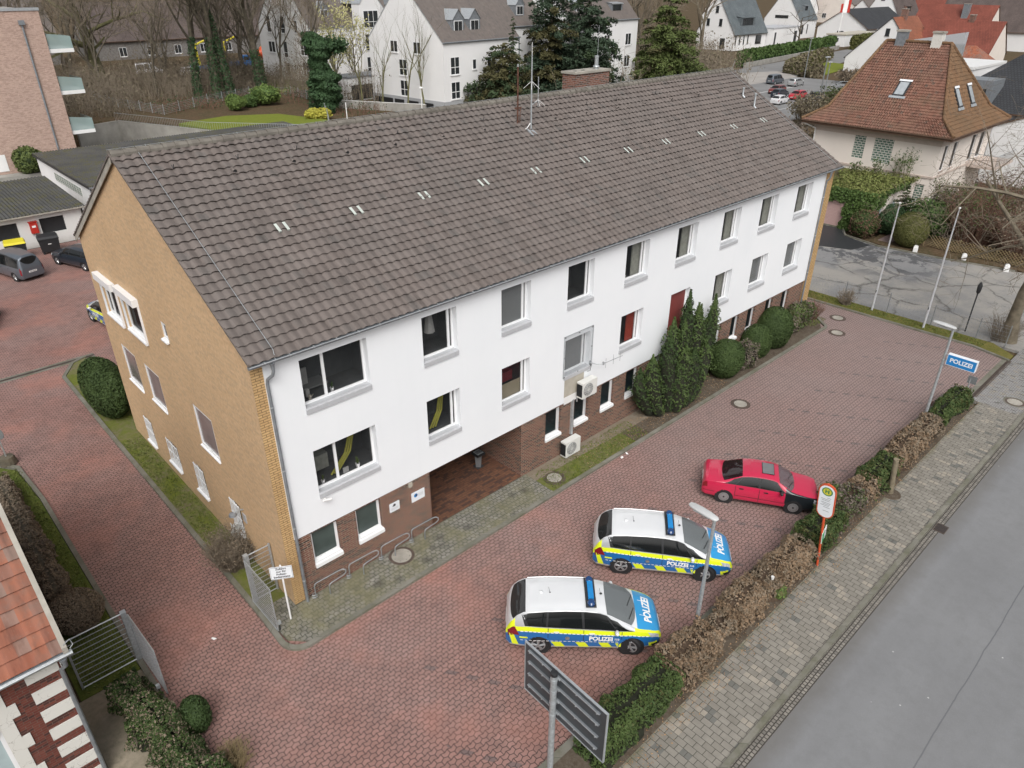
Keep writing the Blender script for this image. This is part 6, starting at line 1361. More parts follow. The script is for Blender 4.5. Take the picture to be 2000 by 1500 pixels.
# left hand garden
hedge('hedge', 'bare brown clipped hedge along the lawn beside the tiled roof', (-5.62, 13.6), (-5.62, 5.0), .9, .95, [('bare_hedge_leaf', .8), ('mauve_leaf', .2)], 24000, .045, 51, None, .1, 'bark', round_=.5)
bush('ball_bush', 'round bare brown clipped bush at the near end of the bare hedge', 'bush', (-5.42, 4.0, .06), (.78, .85, .62), [('bare_hedge_leaf', 1)], 9000, .035, .06, 1.3, 52, None, 'bark', .6, .08)
hedge('hedge', 'untidy green and brown hedge in the bottom left corner', (-5.3, .1), (-4.6, -4.6), 1.0, 1.0, [('yew_leaf', .5), ('yew_column_leaf', .2), ('bare_hedge_leaf', .3)], 34000, .045, 53, None, .2, 'leaf_core', round_=.6)
bush('ball_bush', 'small dark green bush touching the drive in the bottom left', 'bush', (-4.15, -2.1, 0), (.4, .5, .5), [('yew_leaf', 1)], 4500, .04, .08, 1.5, 54, None, 'yew_leaf', .5, .08)
scrub('shrub', 'yellowish dry grass tuft at the bottom edge left of the paving', (-3.9, -4.0, 0), .45, .8, 160, 55, 'lattice_wood', rad=.01)
# scattered litter and moss tufts: nobody could count these
def scatter(name, label, cat, boxes, n, size, mat, z=.03, seed=1, up=1.):
    g = np.random.default_rng(seed); P = []
    A_ = np.array([(b[2]-b[0])*(b[3]-b[1]) for b in boxes]); A_ = A_/A_.sum()
    for b_, f in zip(boxes, A_): k = int(n*f); P.append(np.stack([g.uniform(b_[0], b_[2], k), g.uniform(b_[1], b_[3], k), np.full(k, b_[4])+g.random(k)*z], 1))
    P = np.concatenate(P); o = leaf_obj(name, [(P, np.tile([0, 0, up], (len(P), 1)), size, .9 if up < .5 else .35, .5, mat)]); return tag(o, label, cat, kind='stuff')
scatter('fallen_leaves', 'dry brown leaves scattered under the hedge', 'leaves', [(3, -11.05, 31, -10.75, .05), (3, -11.5, 20, -11.0, .02), (3, -9.75, 30, -9.6, .05), (13, -1.6, 24, -.3, .07)], 2600, .03, 'litter', seed=3)
scatter('grass', 'tufts of grass on the verges and lawns', 'grass', [(10.8, -1.6, 17, -.2, .06), (-.9, 5, -.1, 14, .06), (37.75, -9, 38.8, 3, .06), (-6.2, 1, -4.7, 15, .06), (33.4, -1.2, 35.2, .3, .06)], 16000, .045, 'grass_blade', .04, 4, .2)
# ================================================================ NEIGHBOURING BUILDINGS
def roof_plane(mb, a, b, c, d, mat):
    """a->b along the eave, d->c along the ridge; uv in metres (u along the eave, v up the slope)"""
    a, b, c, d = map(Vector, (a, b, c, d)); u = (b-a).normalized(); n = u.cross(d-a).normalized(); v = n.cross(u)
    uv = [((p-a).dot(u), (p-a).dot(v)) for p in (a, b, c, d)]
    if (d-c).length < 1e-4: mb.add([a, b, c], [(0, 1, 2)], mat, uv[:3])
    else: mb.add([a, b, c, d], [(0, 1, 2, 3)], mat, uv)
def dormer(t, x, y, z, w, d, h, rh, face, roofm, wallm, nwin=1, flat=False):
    """dormer in local coords; face 'S' looks to -y, 'W' to -x; x,y = left front bottom corner"""
    M = Matrix.Translation((x, y, z)) if face == 'S' else Matrix.Translation((x, y, z)) @ Matrix.Rotation(R(-90), 4, 'Z')
    b = MB(); b.quad((0, 0, 0), (w, 0, 0), (w, 0, h), (0, 0, h), wallm); b.quad((0, d, 0), (0, 0, 0), (0, 0, h), (0, d, h), wallm); b.quad((w, 0, 0), (w, d, 0), (w, d, h), (w, 0, h), wallm)
    if flat: b.quad((-.1, -.15, h), (w+.1, -.15, h), (w+.1, d, h+rh), (-.1, d, h+rh), roofm); b.quad((-.1, -.15, h-.15), (w+.1, -.15, h-.15), (w+.1, -.15, h), (-.1, -.15, h), roofm)
    else:
        b.poly([(0, 0, h), (w, 0, h), (w/2, 0, h+rh)], wallm); b.quad((-.1, -.12, h-.05), (w/2, -.12, h+rh+.05), (w/2, d, h+rh+.05), (-.1, d, h-.05), roofm); b.quad((w/2, -.12, h+rh+.05), (w+.1, -.12, h-.05), (w+.1, d, h-.05), (w/2, d, h+rh+.05), roofm)
    o = b.xf(M).build('dormer', t)
    for i in range(nwin):
        f = MB(); x0 = w*.12+i*w*.76/nwin; x1 = x0+w*.76/nwin-.06
        f.box(x0, -.05, h*.15, x1, -.003, h*.92, 'white_pvc' if not flat else 'anthracite'); f.box(x0+.08, -.06, h*.15+.08, (x0+x1)/2-.03, -.051, h*.92-.08, 'dark_pane'); f.box((x0+x1)/2+.03, -.06, h*.15+.08, x1-.08, -.051, h*.92-.08, 'dark_pane'); f.xf(M).build('window', o)
def simple_win(t, face, a, z, w, h, cols=2, bar=0, frame='white_pvc', W=0, out=.02, sill=True, pane='dark_pane', ly=0):
    M = Matrix.Translation((a, 0, z)) if face == 'S' else Matrix.Translation((0, ly-a, z)) @ Matrix.Rotation(R(-90), 4, 'Z')
    f = MB(); fr = .07
    f.box(0, -.04, 0, fr, -.003, h, frame); f.box(w-fr, -.04, 0, w, -.003, h, frame); f.box(fr, -.04, 0, w-fr, -.003, fr, frame); f.box(fr, -.04, h-fr, w-fr, -.003, h, frame)
    for i in range(1, cols): f.box(w*i/cols-.04, -.038, fr, w*i/cols+.04, -.003, h-fr, frame)
    if bar: f.box(fr, -.037, h*bar-.04, w-fr, -.003, h*bar+.04, frame)
    if sill: f.box(-.06, -.12, -.12, w+.06, -.003, -.002, 'white_wall' if frame == 'white_pvc' else frame)
    o = f.xf(M).build('window', t); p = MB(); p.quad((fr, -.012, fr), (w-fr, -.012, fr), (w-fr, -.012, h-fr), (fr, -.012, h-fr), pane); p.xf(M).build('pane', o); return o
def house(name, label, x0, y0, lx, ly, z0, eave, ridge, axis='x', wallm='white_wall', roofm='brown_far_tile', wins=(), ov=.35, rz=0, chim=(), group=None, hip=0, plinth=None, rot=0, cat='house', frame='white_pvc', pc=.5, trim=None, cat_slide=None):
    """gabled or hipped house, local origin at its near (-x,-y) ground corner"""
    t = thing(name, label, cat, (x0, y0, z0), R(rot), group); w = MB()
    w.quad((0, 0, 0), (lx, 0, 0), (lx, 0, eave), (0, 0, eave), wallm); w.quad((0, ly, 0), (0, 0, 0), (0, 0, eave), (0, ly, eave), wallm); w.quad((lx, 0, 0), (lx, ly, 0), (lx, ly, eave), (lx, 0, eave), wallm); w.quad((lx, ly, 0), (0, ly, 0), (0, ly, eave), (lx, ly, eave), wallm)
    if not hip:
        e = .01
        if axis == 'x': m = ly*pc; w.poly([(0, ly, eave), (0, 0, eave), (0, m, ridge-e)], wallm); w.poly([(lx, 0, eave), (lx, ly, eave), (lx, m, ridge-e)], wallm)
        else: m = lx*pc; w.poly([(0, 0, eave), (lx, 0, eave), (m, 0, ridge-e)], wallm); w.poly([(lx, ly, eave), (0, ly, eave), (m, ly, ridge-e)], wallm)
    w.build('wall', t)
    if plinth: p = MB(); p.box(-.04, -.04, 0, lx+.04, ly+.04, plinth, 'plinth_grey'); p.build('plinth', t)
    r = MB(); th = .14
    for dz in (0,):
        if axis == 'x':
            m = ly*pc; s1 = (ridge-eave)/m; s2 = (ridge-eave)/(ly-m); h = hip
            E1, E2 = eave-ov*s1, eave-ov*s2; x_0, x_1 = -ov*(.5 if not hip else 1), lx+ov*(.5 if not hip else 1)
            if hip: E1 = E2 = eave-ov*s1
            A = [(x_0, -ov, E1), (x_1, -ov, E1), (x_1-h, m, ridge), (x_0+h, m, ridge)]; B_ = [(x_1, ly+ov, E2), (x_0, ly+ov, E2), (x_0+h, m, ridge), (x_1-h, m, ridge)]
            roof_plane(r, *A, roofm); roof_plane(r, *B_, roofm)
            if hip: roof_plane(r, (x_0, ly+ov, E2), (x_0, -ov, E1), (x_0+h, m, ridge), (x_0+h, m, ridge), roofm); roof_plane(r, (x_1, -ov, E1), (x_1, ly+ov, E2), (x_1-h, m, ridge), (x_1-h, m, ridge), roofm)
        else:
            m = lx*pc; s1 = (ridge-eave)/m; h = hip; s2 = (ridge-eave)/(lx-m); E1 = eave-ov*s1; E2 = eave-ov*s2 if not hip else E1; y_0, y_1 = -ov*(.5 if not hip else 1), ly+ov*(.5 if not hip else 1)
            roof_plane(r, (-ov, y_1, E1), (-ov, y_0, E1), (m, y_0+h, ridge), (m, y_1-h, ridge), roofm); roof_plane(r, (lx+ov, y_0, E2), (lx+ov, y_1, E2), (m, y_1-h, ridge), (m, y_0+h, ridge), roofm)
            if hip: roof_plane(r, (-ov, y_0, E1), (lx+ov, y_0, E1), (m, y_0+h, ridge), (m, y_0+h, ridge), roofm); roof_plane(r, (lx+ov, y_1, E1), (-ov, y_1, E1), (m, y_1-h, ridge), (m, y_1-h, ridge), roofm)
    top = list(r.v); n = len(top); fs = list(r.f)
    for k, f in enumerate(fs): r.add([(x, y, z-th) for x, y, z in [top[i] for i in f]], [tuple(range(len(f)))[::-1]], trim or 'brown_wood')
    # verge and eave boards
    ed = {}
    for f in fs:
        for i in range(len(f)): a, b = top[f[i]], top[f[(i+1) % len(f)]]; k = tuple(sorted((tuple(round(q, 3) for q in a), tuple(round(q, 3) for q in b)))); ed[k] = ed.get(k, 0)+1
    for (a, b), c in ed.items():
        if c == 1: r.quad(a, b, (b[0], b[1], b[2]-th), (a[0], a[1], a[2]-th), trim or 'brown_wood'); 
    ro = r.build('roof', t)
    for cx, cy, cw, cz, cm in chim: c = MB(); c.box(cx, cy, eave, cx+cw, cy+cw*1.2, cz, cm); c.box(cx-.05, cy-.05, cz, cx+cw+.05, cy+cw*1.2+.05, cz+.1, 'concrete_cap'); c.build('chimney', ro)
    for q in wins: simple_win(t, *q[:5], **(q[5] if len(q) > 5 else {}), ly=ly, **({'frame': frame} if not (len(q) > 5 and 'frame' in q[5]) else {}))
    return t
# --- corrugated garages --------------------------------------------------------
def corrugated(mb, x0, x1, y0, z0, y1, z1, mat='fibre_cement', pitch=.26, amp=.045):
    n = int((x1-x0)/pitch)*4; vs = []
    for (y, z) in ((y0, z0), (y1, z1)):
        for i in range(n+1): vs.append((x0+(x1-x0)*i/n, y, z+amp*math.sin(i*math.pi/2)))
    mb.add(vs, [(i, i+1, n+2+i, n+1+i) for i in range(n)], mat)
t = thing('garage', 'low white garage row with dark openings and a mossy corrugated roof', 'garage', (-14, 46.8, 0)); b = MB()
ops = [(8.6, 9.9), (11.3, 13.2), (14.9, 16.8), (18.3, 20.0)]
wall(b, (0, 0, 0), UX, NF, 21.3, 2.5, [(a, .9 if i else .0, c, 2.1) for i, (a, c) in enumerate(ops)], 'dirty_white_wall', .25); b.quad((21.3, 0, 0), (21.3, 10.5, 0), (21.3, 10.5, 2.5), (21.3, 0, 2.5), 'dirty_white_wall'); b.build('wall', t)
for i, (a, c) in enumerate(ops): p = MB(); p.box(a, .26, .9 if i else 0, c, .3, 2.1, 'black_plastic'); p.build('door_panel', t)
b = MB(); corrugated(b, -.1, 21.6, -.45, 2.62, 10.8, 3.0); b.box(-.1, -.47, 2.5, 21.6, -.43, 2.6, 'concrete_cap'); b.build('roof', t, smooth=60)
b = MB(); b.box(21.32, -.1, 0, 21.4, -.02, 2.5, 'dark_metal'); b.build('downpipe', t)
t = thing('mail_box', 'red box hung on the white garage wall between two dark openings', 'box', (3.55, 46.78, 1.15)); b = MB(); b.box(0, -.25, 0, .5, -.003, .85, 'red_paint'); b.box(.12, -.26, .45, .38, -.251, .6, 'white_paint'); b.build('box_body', t); b = MB(); b.box(-.05, -.3, .85, .55, 0, .9, 'red_paint'); b.build('box_roof', t)
t = thing('garage', 'higher white garage block with a long mossy corrugated roof', 'garage', (9.4, 51, 0)); b = MB()
LG, DG = 26.6, 17.0
b.quad((0, 0, 0), (LG, 0, 0), (LG, 0, 2.9), (0, 0, 2.9), 'dirty_white_wall'); b.quad((0, DG, 0), (0, 0, 0), (0, 0, 2.9), (0, DG, 2.9), 'white_wall'); b.quad((LG, 0, 0), (LG, DG, 0), (LG, DG, 2.9), (LG, 0, 2.9), 'white_wall'); b.quad((LG, DG, 0), (0, DG, 0), (0, DG, 2.9), (LG, DG, 2.9), 'white_wall'); b.build('wall', t)
b = MB(); corrugated(b, -.2, LG+.2, -.3, 2.98, DG+.3, 3.08); b.box(-.24, -.3, 2.78, -.18, DG+.3, 3.02, 'black_plastic'); b.box(-.2, -.34, 2.82, LG+.2, -.28, 2.95, 'zinc'); b.build('roof', t, smooth=60)
b = MB(); 
for i in range(11): b.box(-.03, 3.2+i*.75, 1.5, -.003, 3.8+i*.75, 2.2, 'glass_blocks')
b.box(-.02, 3.0, 1.4, -.001, 11.5, 2.3, 'white_paint'); b.build('glass_block_window', t)
b = MB(); b.tube([(-.1, -.2, 2.9), (-.06, -.06, 2.6), (-.06, -.06, .1)], .05, 'zinc', 8); b.build('downpipe', t)
# --- pink brick flats ------------------------------------------------------------
t = thing('apartment_block', 'pink brick block of flats with glass balconies at the top left', 'building', (14, 71.5, .8)); b = MB(); H_ = 14.6
wall(b, (-45, 0, 0), UX, NF, 45, H_, [(32.0, .35, 35.2, 1.6)], 'pink_brick', .12); b.quad((0, 0, 0), (0, 14, 0), (0, 14, H_), (0, 0, H_), 'pink_brick'); b.quad((-45, 0, H_), (0, 0, H_), (0, 14, H_), (-45, 14, H_), 'concrete'); b.build('wall', t)
window(t, (-13, 0, .35), UX, NF, 3.2, 1.25, .1, .15, (), (), None, pane='dark_pane')
b = MB(); b.box(-45, -.08, H_, .08, .3, H_+.25, 'zinc_light'); b.build('parapet', t); b = MB(); b.quad((-45, .4, H_+.25), (-4.5, .4, H_+.25), (-4.5, .4, H_+1.5), (-45, .4, H_+1.5), 'balcony_glass'); b.box(-45, .36, H_+1.5, -.4, .44, H_+1.56, 'galvanised'); b.build('terrace_rail', t)
b = MB(); b.box(-30, 4, H_, -5.0, 12, H_+3, 'white_wall'); b.box(-5, 3.9, H_+.2, -4.9, 6, H_+2.4, 'dark_pane'); b.build('penthouse', t)
b = MB(); b.tube([(-1.75, -.12, H_-1.2), (-1.75, -.12, .2)], .09, 'zinc', 8); b.box(-2.0, -.3, H_-1.2, -1.5, -.02, H_-.8, 'zinc'); b.build('downpipe', t)
b = MB(); b.box(-9.0, -.05, .3, -6.6, -.003, 1.9, 'white_paint'); b.build('wall_panel', t)
for z in (3.0, 6.9, 10.8):
    b = MB(); b.box(.0, .2, z, 2.3, 4.5, z+.35, 'white_paint'); bo = b.build('balcony', t)
    b = MB(); b.quad((.1, .22, z+.35), (2.28, .22, z+.35), (2.28, .22, z+1.45), (.1, .22, z+1.75), 'balcony_glass'); b.quad((2.28, .22, z+.35), (2.28, 4.5, z+.35), (2.28, 4.5, z+1.45), (2.28, .22, z+1.45), 'balcony_glass'); b.box(.1, .2, z+1.72, .15, .25, z+1.78, 'galvanised'); b.build('balustrade', bo)
sheet('side_street', [(-60, 57.6), (9.2, 57.6), (13, 62), (13.5, 70), (-60, 70)], -.1, .05, 'far_asphalt'); sheet('building_edge', [(-60, 70), (13.9, 70), (13.9, 71.45), (-60, 71.45)], -.1, .82, 'concrete')
bush('shrub', 'small round evergreen in front of the pink brick wall', 'shrub', (9.3, 70.6, .8), (1.5, 1.2, 1.3), [('cedar_leaf', 1)], 2600, .16, .15, 2, 61, None, 'conifer_leaf', .8, .25)
# retaining wall, railing and garden fence
t = thing('retaining_wall', 'pale concrete retaining wall with stains beside the pink flats', 'wall', (0, 0, 0)); b = MB(); pth = [(15.6, 72.2), (17.5, 84), (22.6, 85.6), (28.3, 71.2), (36, 62)]
for (xa, ya), (xb, yb) in zip(pth[1:], pth[2:]):
    d = Vector((xb-xa, yb-ya, 0)); n_ = V(d.y, -d.x, 0).normalized()*.3; a = V(xa, ya, 0); c = V(xb, yb, 0)
    b.prism([tuple((a)[:2]), tuple(c[:2]), tuple((c-n_)[:2]), tuple((a-n_)[:2])], -.2, 2.55, 'concrete', 'concrete_cap', False)
b.build('wall', t)
t = thing('railing', 'thin metal railing on top of the concrete retaining wall', 'railing', (0, 0, 2.55)); b = MB()
for (xa, ya), (xb, yb) in zip(pth[2:], pth[3:]):
    a = V(xa-.1, ya+.1, 0); c = V(xb-.1, yb+.1, 0); b.tube([a+V(0, 0, .95), c+V(0, 0, .95)], .03, 'galvanised', 4); b.tube([a+V(0, 0, .1), c+V(0, 0, .1)], .02, 'galvanised', 4); n = int((c-a).length/.28)
    for i in range(n+1): p = a.lerp(c, i/n); b.tube([p, p+V(0, 0, .95)], .014, 'galvanised', 3, False)
b.build('bars', t)
sheet('ramp_floor', [(14.3, 62), (36, 61), (28, 71), (22.5, 85), (17, 84), (14.3, 72)], -.14, .03, 'concrete')
sheet('flats_lawn', [(51, 96), (59.5, 98), (59.5, 112), (55, 110), (50, 101)], 2.0, 2.57, 'lawn')
sheet('garden_lawn', [(28.8, 71.5), (36.4, 66.6), (37, 62), (42.5, 68.5), (40, 77), (34.2, 80), (27.5, 78.5)], 2.0, 2.56, 'lawn')
def mesh_fence(label, pts, z, h=1.25, sp=2.6):
    t = thing('mesh_fence', label, 'fence', (0, 0, z)); b = MB(); k = 0
    for (xa, ya), (xb, yb) in zip(pts, pts[1:]):
        a = V(xa, ya, 0); c = V(xb, yb, 0); n = max(1, int((c-a).length/sp))
        for i in range(n): p = a.lerp(c, i/n); q = MB(); q.tube([p, p+V(0, 0, h+.1)], .05, 'galvanised', 4); q.build('fence_post', t)
        for zz in np.arange(.1, h+.05, .2): b.tube([a+V(0, 0, zz), c+V(0, 0, zz)], .012, 'galvanised', 3, False)
        m = int((c-a).length/.25)
        for i in range(m): p = a.lerp(c, i/m); b.tube([p+V(0, 0, .1), p+V(0, 0, h)], .006, 'galvanised', 3, False)
    b.build('wire_mesh', t)
mesh_fence('grey mesh fence curving round the back garden below the bare trees', [(26.5, 112), (26, 100), (28.8, 86.5), (37, 92), (45, 95.5), (50, 92), (49.5, 84), (46, 75.5), (42.3, 68.3), (40, 64)], 2.5)
for i, (x, y, r_, m_, l) in enumerate(((43.3, 86.5, 1.9, 'shrub_leaf', 'bright green shrub in the back garden, largest of three'), (37.8, 84.5, 1.3, 'shrub_leaf', 'bright green shrub in the back garden, left of three'), (40.5, 86.2, 1.1, 'laurel_leaf', 'darker green shrub in the back garden, middle of three'), (41.6, 70.8, .9, 'yellow_leaf', 'small yellow flowering shrub by the mesh fence, left one'), (42.8, 70.2, .9, 'yellow_leaf', 'small yellow flowering shrub by the mesh fence, right one'))):
    bush('shrub', l, 'shrub', (x, y, 2.5), (r_, r_, r_*.7), [(m_, 1)], 1800, .17, .2, 2, 62+i, None, 'laurel_leaf', .9, .3)
# --- white flats with steep roofs --------------------------------------------------
W2 = dict(bar=.42); SM = dict(cols=1)
A = house('apartment_block', 'large white block of flats with a brown gable roof and two zinc dormers', 58.4, 64.8, 15.5, 15, 2.6, 8.3, 15.6, 'x', 'white_wall', 'brown_far_tile',
    [('W', 9.3, 6.6, 1.5, 1.5), ('W', 4.6, 6.6, 1.5, 1.5) , ('W', 6.2, 3.9-.2, 1.6, 2.1, W2), ('W', 6.2, .9+.1, 1.6, 2.1, W2) , ('S', 1.3, 4.2, 1.7, 2.2, W2), ('S', 1.3, 1.1, 1.7, 2.2, W2), ('S', 5.6, 4.6, .75, 1.3, SM), ('S', 5.6, 1.6, .75, 1.3, SM), ('S', 8.6, 4.6, 1.7, 1.4), ('S', 8.6, 1.5, 1.7, 1.4), ('S', 13, 4.6, .8, 1.3, SM)], .12, rot=6, cat='building', trim='zinc_light')
b = MB(); b.box(-.06, -.06, -2.0, 15.56, 15.06, .9, 'plinth_grey'); b.build('plinth', A)
for i, y_ in enumerate((2.2, 5.2, 8.2)): b = MB(); b.box(-.09, y_, -1.2, -.061, y_+2.0, .5, 'black_plastic'); b.build('garage_opening', A)
b = MB(); b.box(-.09, 10.6, -1.8, -.061, 14.6, .5, 'black_plastic'); b.build('garage_opening', A)
for x in (3.2, 6.4): dormer(A, x, 1.25, 9.1, 2.2, 3.2, 1.7, 1.2, 'S', 'zinc_light', 'zinc', 1)
b = MB(); b.tube([(15.4, -.15, 8.2), (15.4, -.15, .9)], .09, 'zinc', 6); b.build('downpipe', A)
A2 = house('apartment_block', 'set back white section of flats right of the block with two zinc dormers', 74.2, 68.6, 9, 14, 2.6, 9.5, 16.2, 'x', 'white_wall', 'brown_far_tile', [('S', .8, 4.2, .8, 1.4, SM), ('S', 3.0, 4.2, .8, 1.4, SM), ('S', .8, 1.3, .8, 1.4, SM), ('S', 5.2, 3.8, 1.7, 2.1, W2)], .12, rot=6, cat='building', trim='zinc_light')
A3 = house('apartment_block', 'right end of the white flats, mostly behind the dark conifers', 84.5, 66, 19, 14, 2.2, 10.2, 17.5, 'x', 'white_wall', 'brown_far_tile', [('S', 4, 6.2, 1.7, 1.8), ('S', 9, 6.2, 1.7, 1.8), ('S', 15.4, 6.2, 1.7, 1.8), ('S', 15.4, 2.8, 1.7, 1.8)], .12, rot=6, cat='building', trim='zinc_light')
dormer(A3, 12.5, 1.2, 11, 3.2, 4, 1.5, .5, 'S', 'zinc_light', 'zinc', 1, True)
A4 = house('apartment_block', 'white flats on the left with a steep gable and a glazed corner bay', 60, 102, 15, 15.5, 2.5, 8.6, 17.5, 'x', 'white_wall', 'brown_far_tile',
    [('W', 12.4, 4.2, 2.6, 2.3, dict(cols=3, bar=.4)), ('W', 12.4, .9, 2.6, 2.3, dict(cols=3, bar=.4)), ('W', 7.2, 3.6, 1.2, 2.6, dict(cols=1, bar=.3)), ('W', 7.2, 7.4, 1.2, 2.6, dict(cols=1, bar=.3)), ('W', 7.2, .6, 1.2, 2.2, SM), ('W', 2.9, 7.4, 1.2, 2.6, SM), ('W', 2.6, 4.2, 2.0, 1.8), ('W', 11.2, 7.6, 1.0, 1.9, SM)], .12, rot=5, cat='building', trim='zinc_light')
b = MB(); b.box(9.0, -2.2, 0, 13.4, .0, 12.0, 'white_wall'); b.poly([(9, -2.2, 12), (13.4, -2.2, 12), (11.2, -2.2, 14.6)], 'white_wall'); b.quad((8.9, -2.35, 11.9), (11.2, -2.35, 14.7), (11.2, 4, 14.7), (8.9, 4, 11.9), 'zinc_light'); b.quad((11.2, -2.35, 14.7), (13.5, -2.35, 11.9), (13.5, 4, 11.9), (11.2, 4, 14.7), 'zinc_light'); bo = b.build('bay', A4)
for z in (1.0, 4.6, 8.2):
    f = MB(); f.box(9.6, -2.26, z, 12.8, -2.203, z+2.7, 'white_pvc')
    for i in range(3): f.box(9.7+i*1.03, -2.28, z+.1, 10.62+i*1.03, -2.262, z+.9, 'dark_pane'); f.box(9.7+i*1.03, -2.28, z+1.0, 10.62+i*1.03, -2.262, z+2.6, 'dark_pane')
    f.build('window', bo)
A5 = house('apartment_block', 'white link building between the two steep gabled flats, with a zinc pointed dormer', 75.5, 101.5, 14, 14, 2.5, 10.2, 17, 'x', 'white_wall', 'brown_far_tile', [('S', 2.0, 5.2, 2.4, 1.8), ('S', 2.0, 1.6, 2.4, 1.8), ('S', 6.5, 5.2, 1.8, 1.8)], .12, rot=5, cat='building', trim='zinc_light'); dormer(A5, .6, .6, 9.3, 2.2, 3, 2.4, 1.6, 'S', 'zinc', 'zinc', 1)
b = MB(); b.box(0, 0, 0, 9, 4, 3.2, 'white_wall'); b.box(-.1, -.1, 3.2, 9.1, 4.1, 3.4, 'zinc'); b.box(.5, -.03, .2, 8.2, -.003, 2.2, 'black_plastic'); t = solo(b, 'carport_wing', 'low white terrace wing with a dark garage opening beside the large flats', 'building', (53.5, 81, 2.3), R(6))
t = thing('ramp_wall', 'pale low wall along the garage ramp in front of the white flats', 'wall', (0, 0, 2.4)); b = MB(); b.prism([(48, 79), (55.6, 65.5), (55.9, 65.7), (48.3, 79.2)], -.5, 1.0, 'concrete', 'white_paint'); b.build('wall', t)
b = MB(); b.tube([(0, 0, 0), (0, 0, 3.4)], .06, 'white_paint', 8); b.lathe((0, 0, 3.4), [(.25, 0), (.25, .1), (.08, .2)], 'white_paint', 12); solo(b, 'globe_lamp', 'small white lamp post in front of the large white flats', 'lamp post', (53.5, 63.5, 2.4))
b = MB(); b.tube([(0, 0, 0), (0, 0, 3.6)], .06, 'white_paint', 8); solo(b, 'pole', 'thin white pole standing behind the garage roof near the mesh fence', 'pole', (42, 63.2, 1.6))

# --- villa with the hipped, flared clay roof -----------------------------------------
V_ = thing('villa', 'cream villa with a tall flared hipped roof of old orange tiles', 'house', (62.6, 3.4, 0)); lx, ly, ev = 12.8, 11.2, 6.7
b = MB()
wall(b, (0, ly, 0), (0, -1, 0), NG, ly, ev, [(3.9, 4.0, 4.9, 6.1), (5.7, 3.9, 7.35, 6.15), (9.2, .4, 10.7, 2.7)], 'cream_wall', .12)
wall(b, (0, 0, 0), UX, NF, lx, ev, [(1.0, 3.7, 2.0, 5.9), (3.2, 3.7, 4.3, 5.9), (7.8, 3.6, 9.0, 6.1), (10.0, 3.6, 11.4, 6.1)], 'cream_wall', .12)
b.quad((lx, 0, 0), (lx, ly, 0), (lx, ly, ev), (lx, 0, ev), 'cream_wall'); b.build('wall', V_)
for a, z, w_, h_ in ((3.9, 4.0, 1.0, 2.1), (5.7, 3.9, 1.65, 2.25), (9.2, .4, 1.5, 2.3)):
    q = MB(); q.quad((.08, ly-a, z), (.08, ly-a-w_, z), (.08, ly-a-w_, z+h_), (.08, ly-a, z+h_), 'glass_blocks'); q.build('glass_block_window', V_)
for a, z, w_, h_ in ((1.0, 3.7, 1.0, 2.2), (3.2, 3.7, 1.1, 2.2), (7.8, 3.6, 1.2, 2.5), (10.0, 3.6, 1.4, 2.5)): window(V_, (a, 0, z), UX, NF, w_, h_, .08, .08, (), (), (.06, .1), sillmat='cream_trim')
b = MB()
for z0, z1, o in ((ev-.75, ev-.02, .05), (3.25, 3.42, .07)): b.box(-o, -o, z0, lx+o, -.002, z1, 'cream_trim'); b.box(-o, .0, z0, -.002, ly+o, z1, 'cream_trim')
b.box(-.05, ly-12.3, .2, -.003, ly-10.4, 2.9, 'cream_trim') if False else None
b.build('moulding', V_)
b = MB(); zr, zf = 13.25, 8.3; x0, x1, y0, y1 = -1.0, lx+1.0, -1.0, ly+1.0
ze = 6.85; ins = 1.6; rx, ry0, ry1 = 6.4, 3.4, 9.0
lo = [(x0, y0, ze), (x1, y0, ze), (x1, y1, ze), (x0, y1, ze)]; mi_ = [(x0+ins, y0+ins, zf-.35), (x1-ins, y0+ins, zf-.35), (x1-ins, y1-ins, zf-.35), (x0+ins, y1-ins, zf-.35)]; rg = [(rx, ry0, zr), (rx, ry1, zr)]
def tiled(mb, a, b_, c, d, mat, tw, th, amp=.035, v0=0):
    """trapezoid slope with real tile courses: a,b eave corners, d,c the upper corners"""
    a, b_, c, d = map(Vector, (a, b_, c, d)); L = ((d-a)+(c-b_)).length/2; u = (b_-a).normalized(); n = u.cross((d+c)/2-(a+b_)/2).normalized(); vv = n.cross(u); H = ((d+c)/2-(a+b_)/2).dot(vv); rows = max(1, round(H/th)); W0 = (b_-a).length; k = max(2, int(W0/tw*4))
    for r in range(rows):
        t0, t1 = r/rows, (r+1)/rows; l0, r0 = a.lerp(d, t0), b_.lerp(c, t0); l1, r1 = a.lerp(d, t1), b_.lerp(c, t1); vs = []; uv = []
        for (l, rr, hh, t_) in ((l0, r0, .06, t0+.02/rows), (l1, r1, .01, t1-.02/rows), (l0, r0, -.03, t0+.02/rows)):
            for i in range(k+1):
                p = l.lerp(rr, i/k); s = (p-a).dot(u); vs.append(p+n*(hh+amp*math.sin(s/tw*6.283))); uv.append((s, v0+t_*rows*th))
        m = k+1; mb.add(vs, [(i, i+1, m+i+1, m+i) for i in range(k)]+[(2*m+i, 2*m+i+1, i+1, i) for i in range(k)], mat, uv)
tiled(b, lo[3], lo[0], mi_[0], mi_[3], 'orange_old_tile', .22, .3); tiled(b, mi_[3], mi_[0], rg[0], rg[1], 'orange_old_tile', .22, .3, v0=2)
tiled(b, lo[0], lo[1], mi_[1], mi_[0], 'orange_hip_tile', .24, .36, .02); tiled(b, mi_[0], mi_[1], rg[0], rg[0], 'orange_hip_tile', .24, .36, .02, v0=2)
for q in ((lo[1], lo[2], mi_[2], mi_[1]), (mi_[1], mi_[2], rg[1], rg[0]), (lo[2], lo[3], mi_[3], mi_[2])): roof_plane(b, *q, 'orange_old_tile')
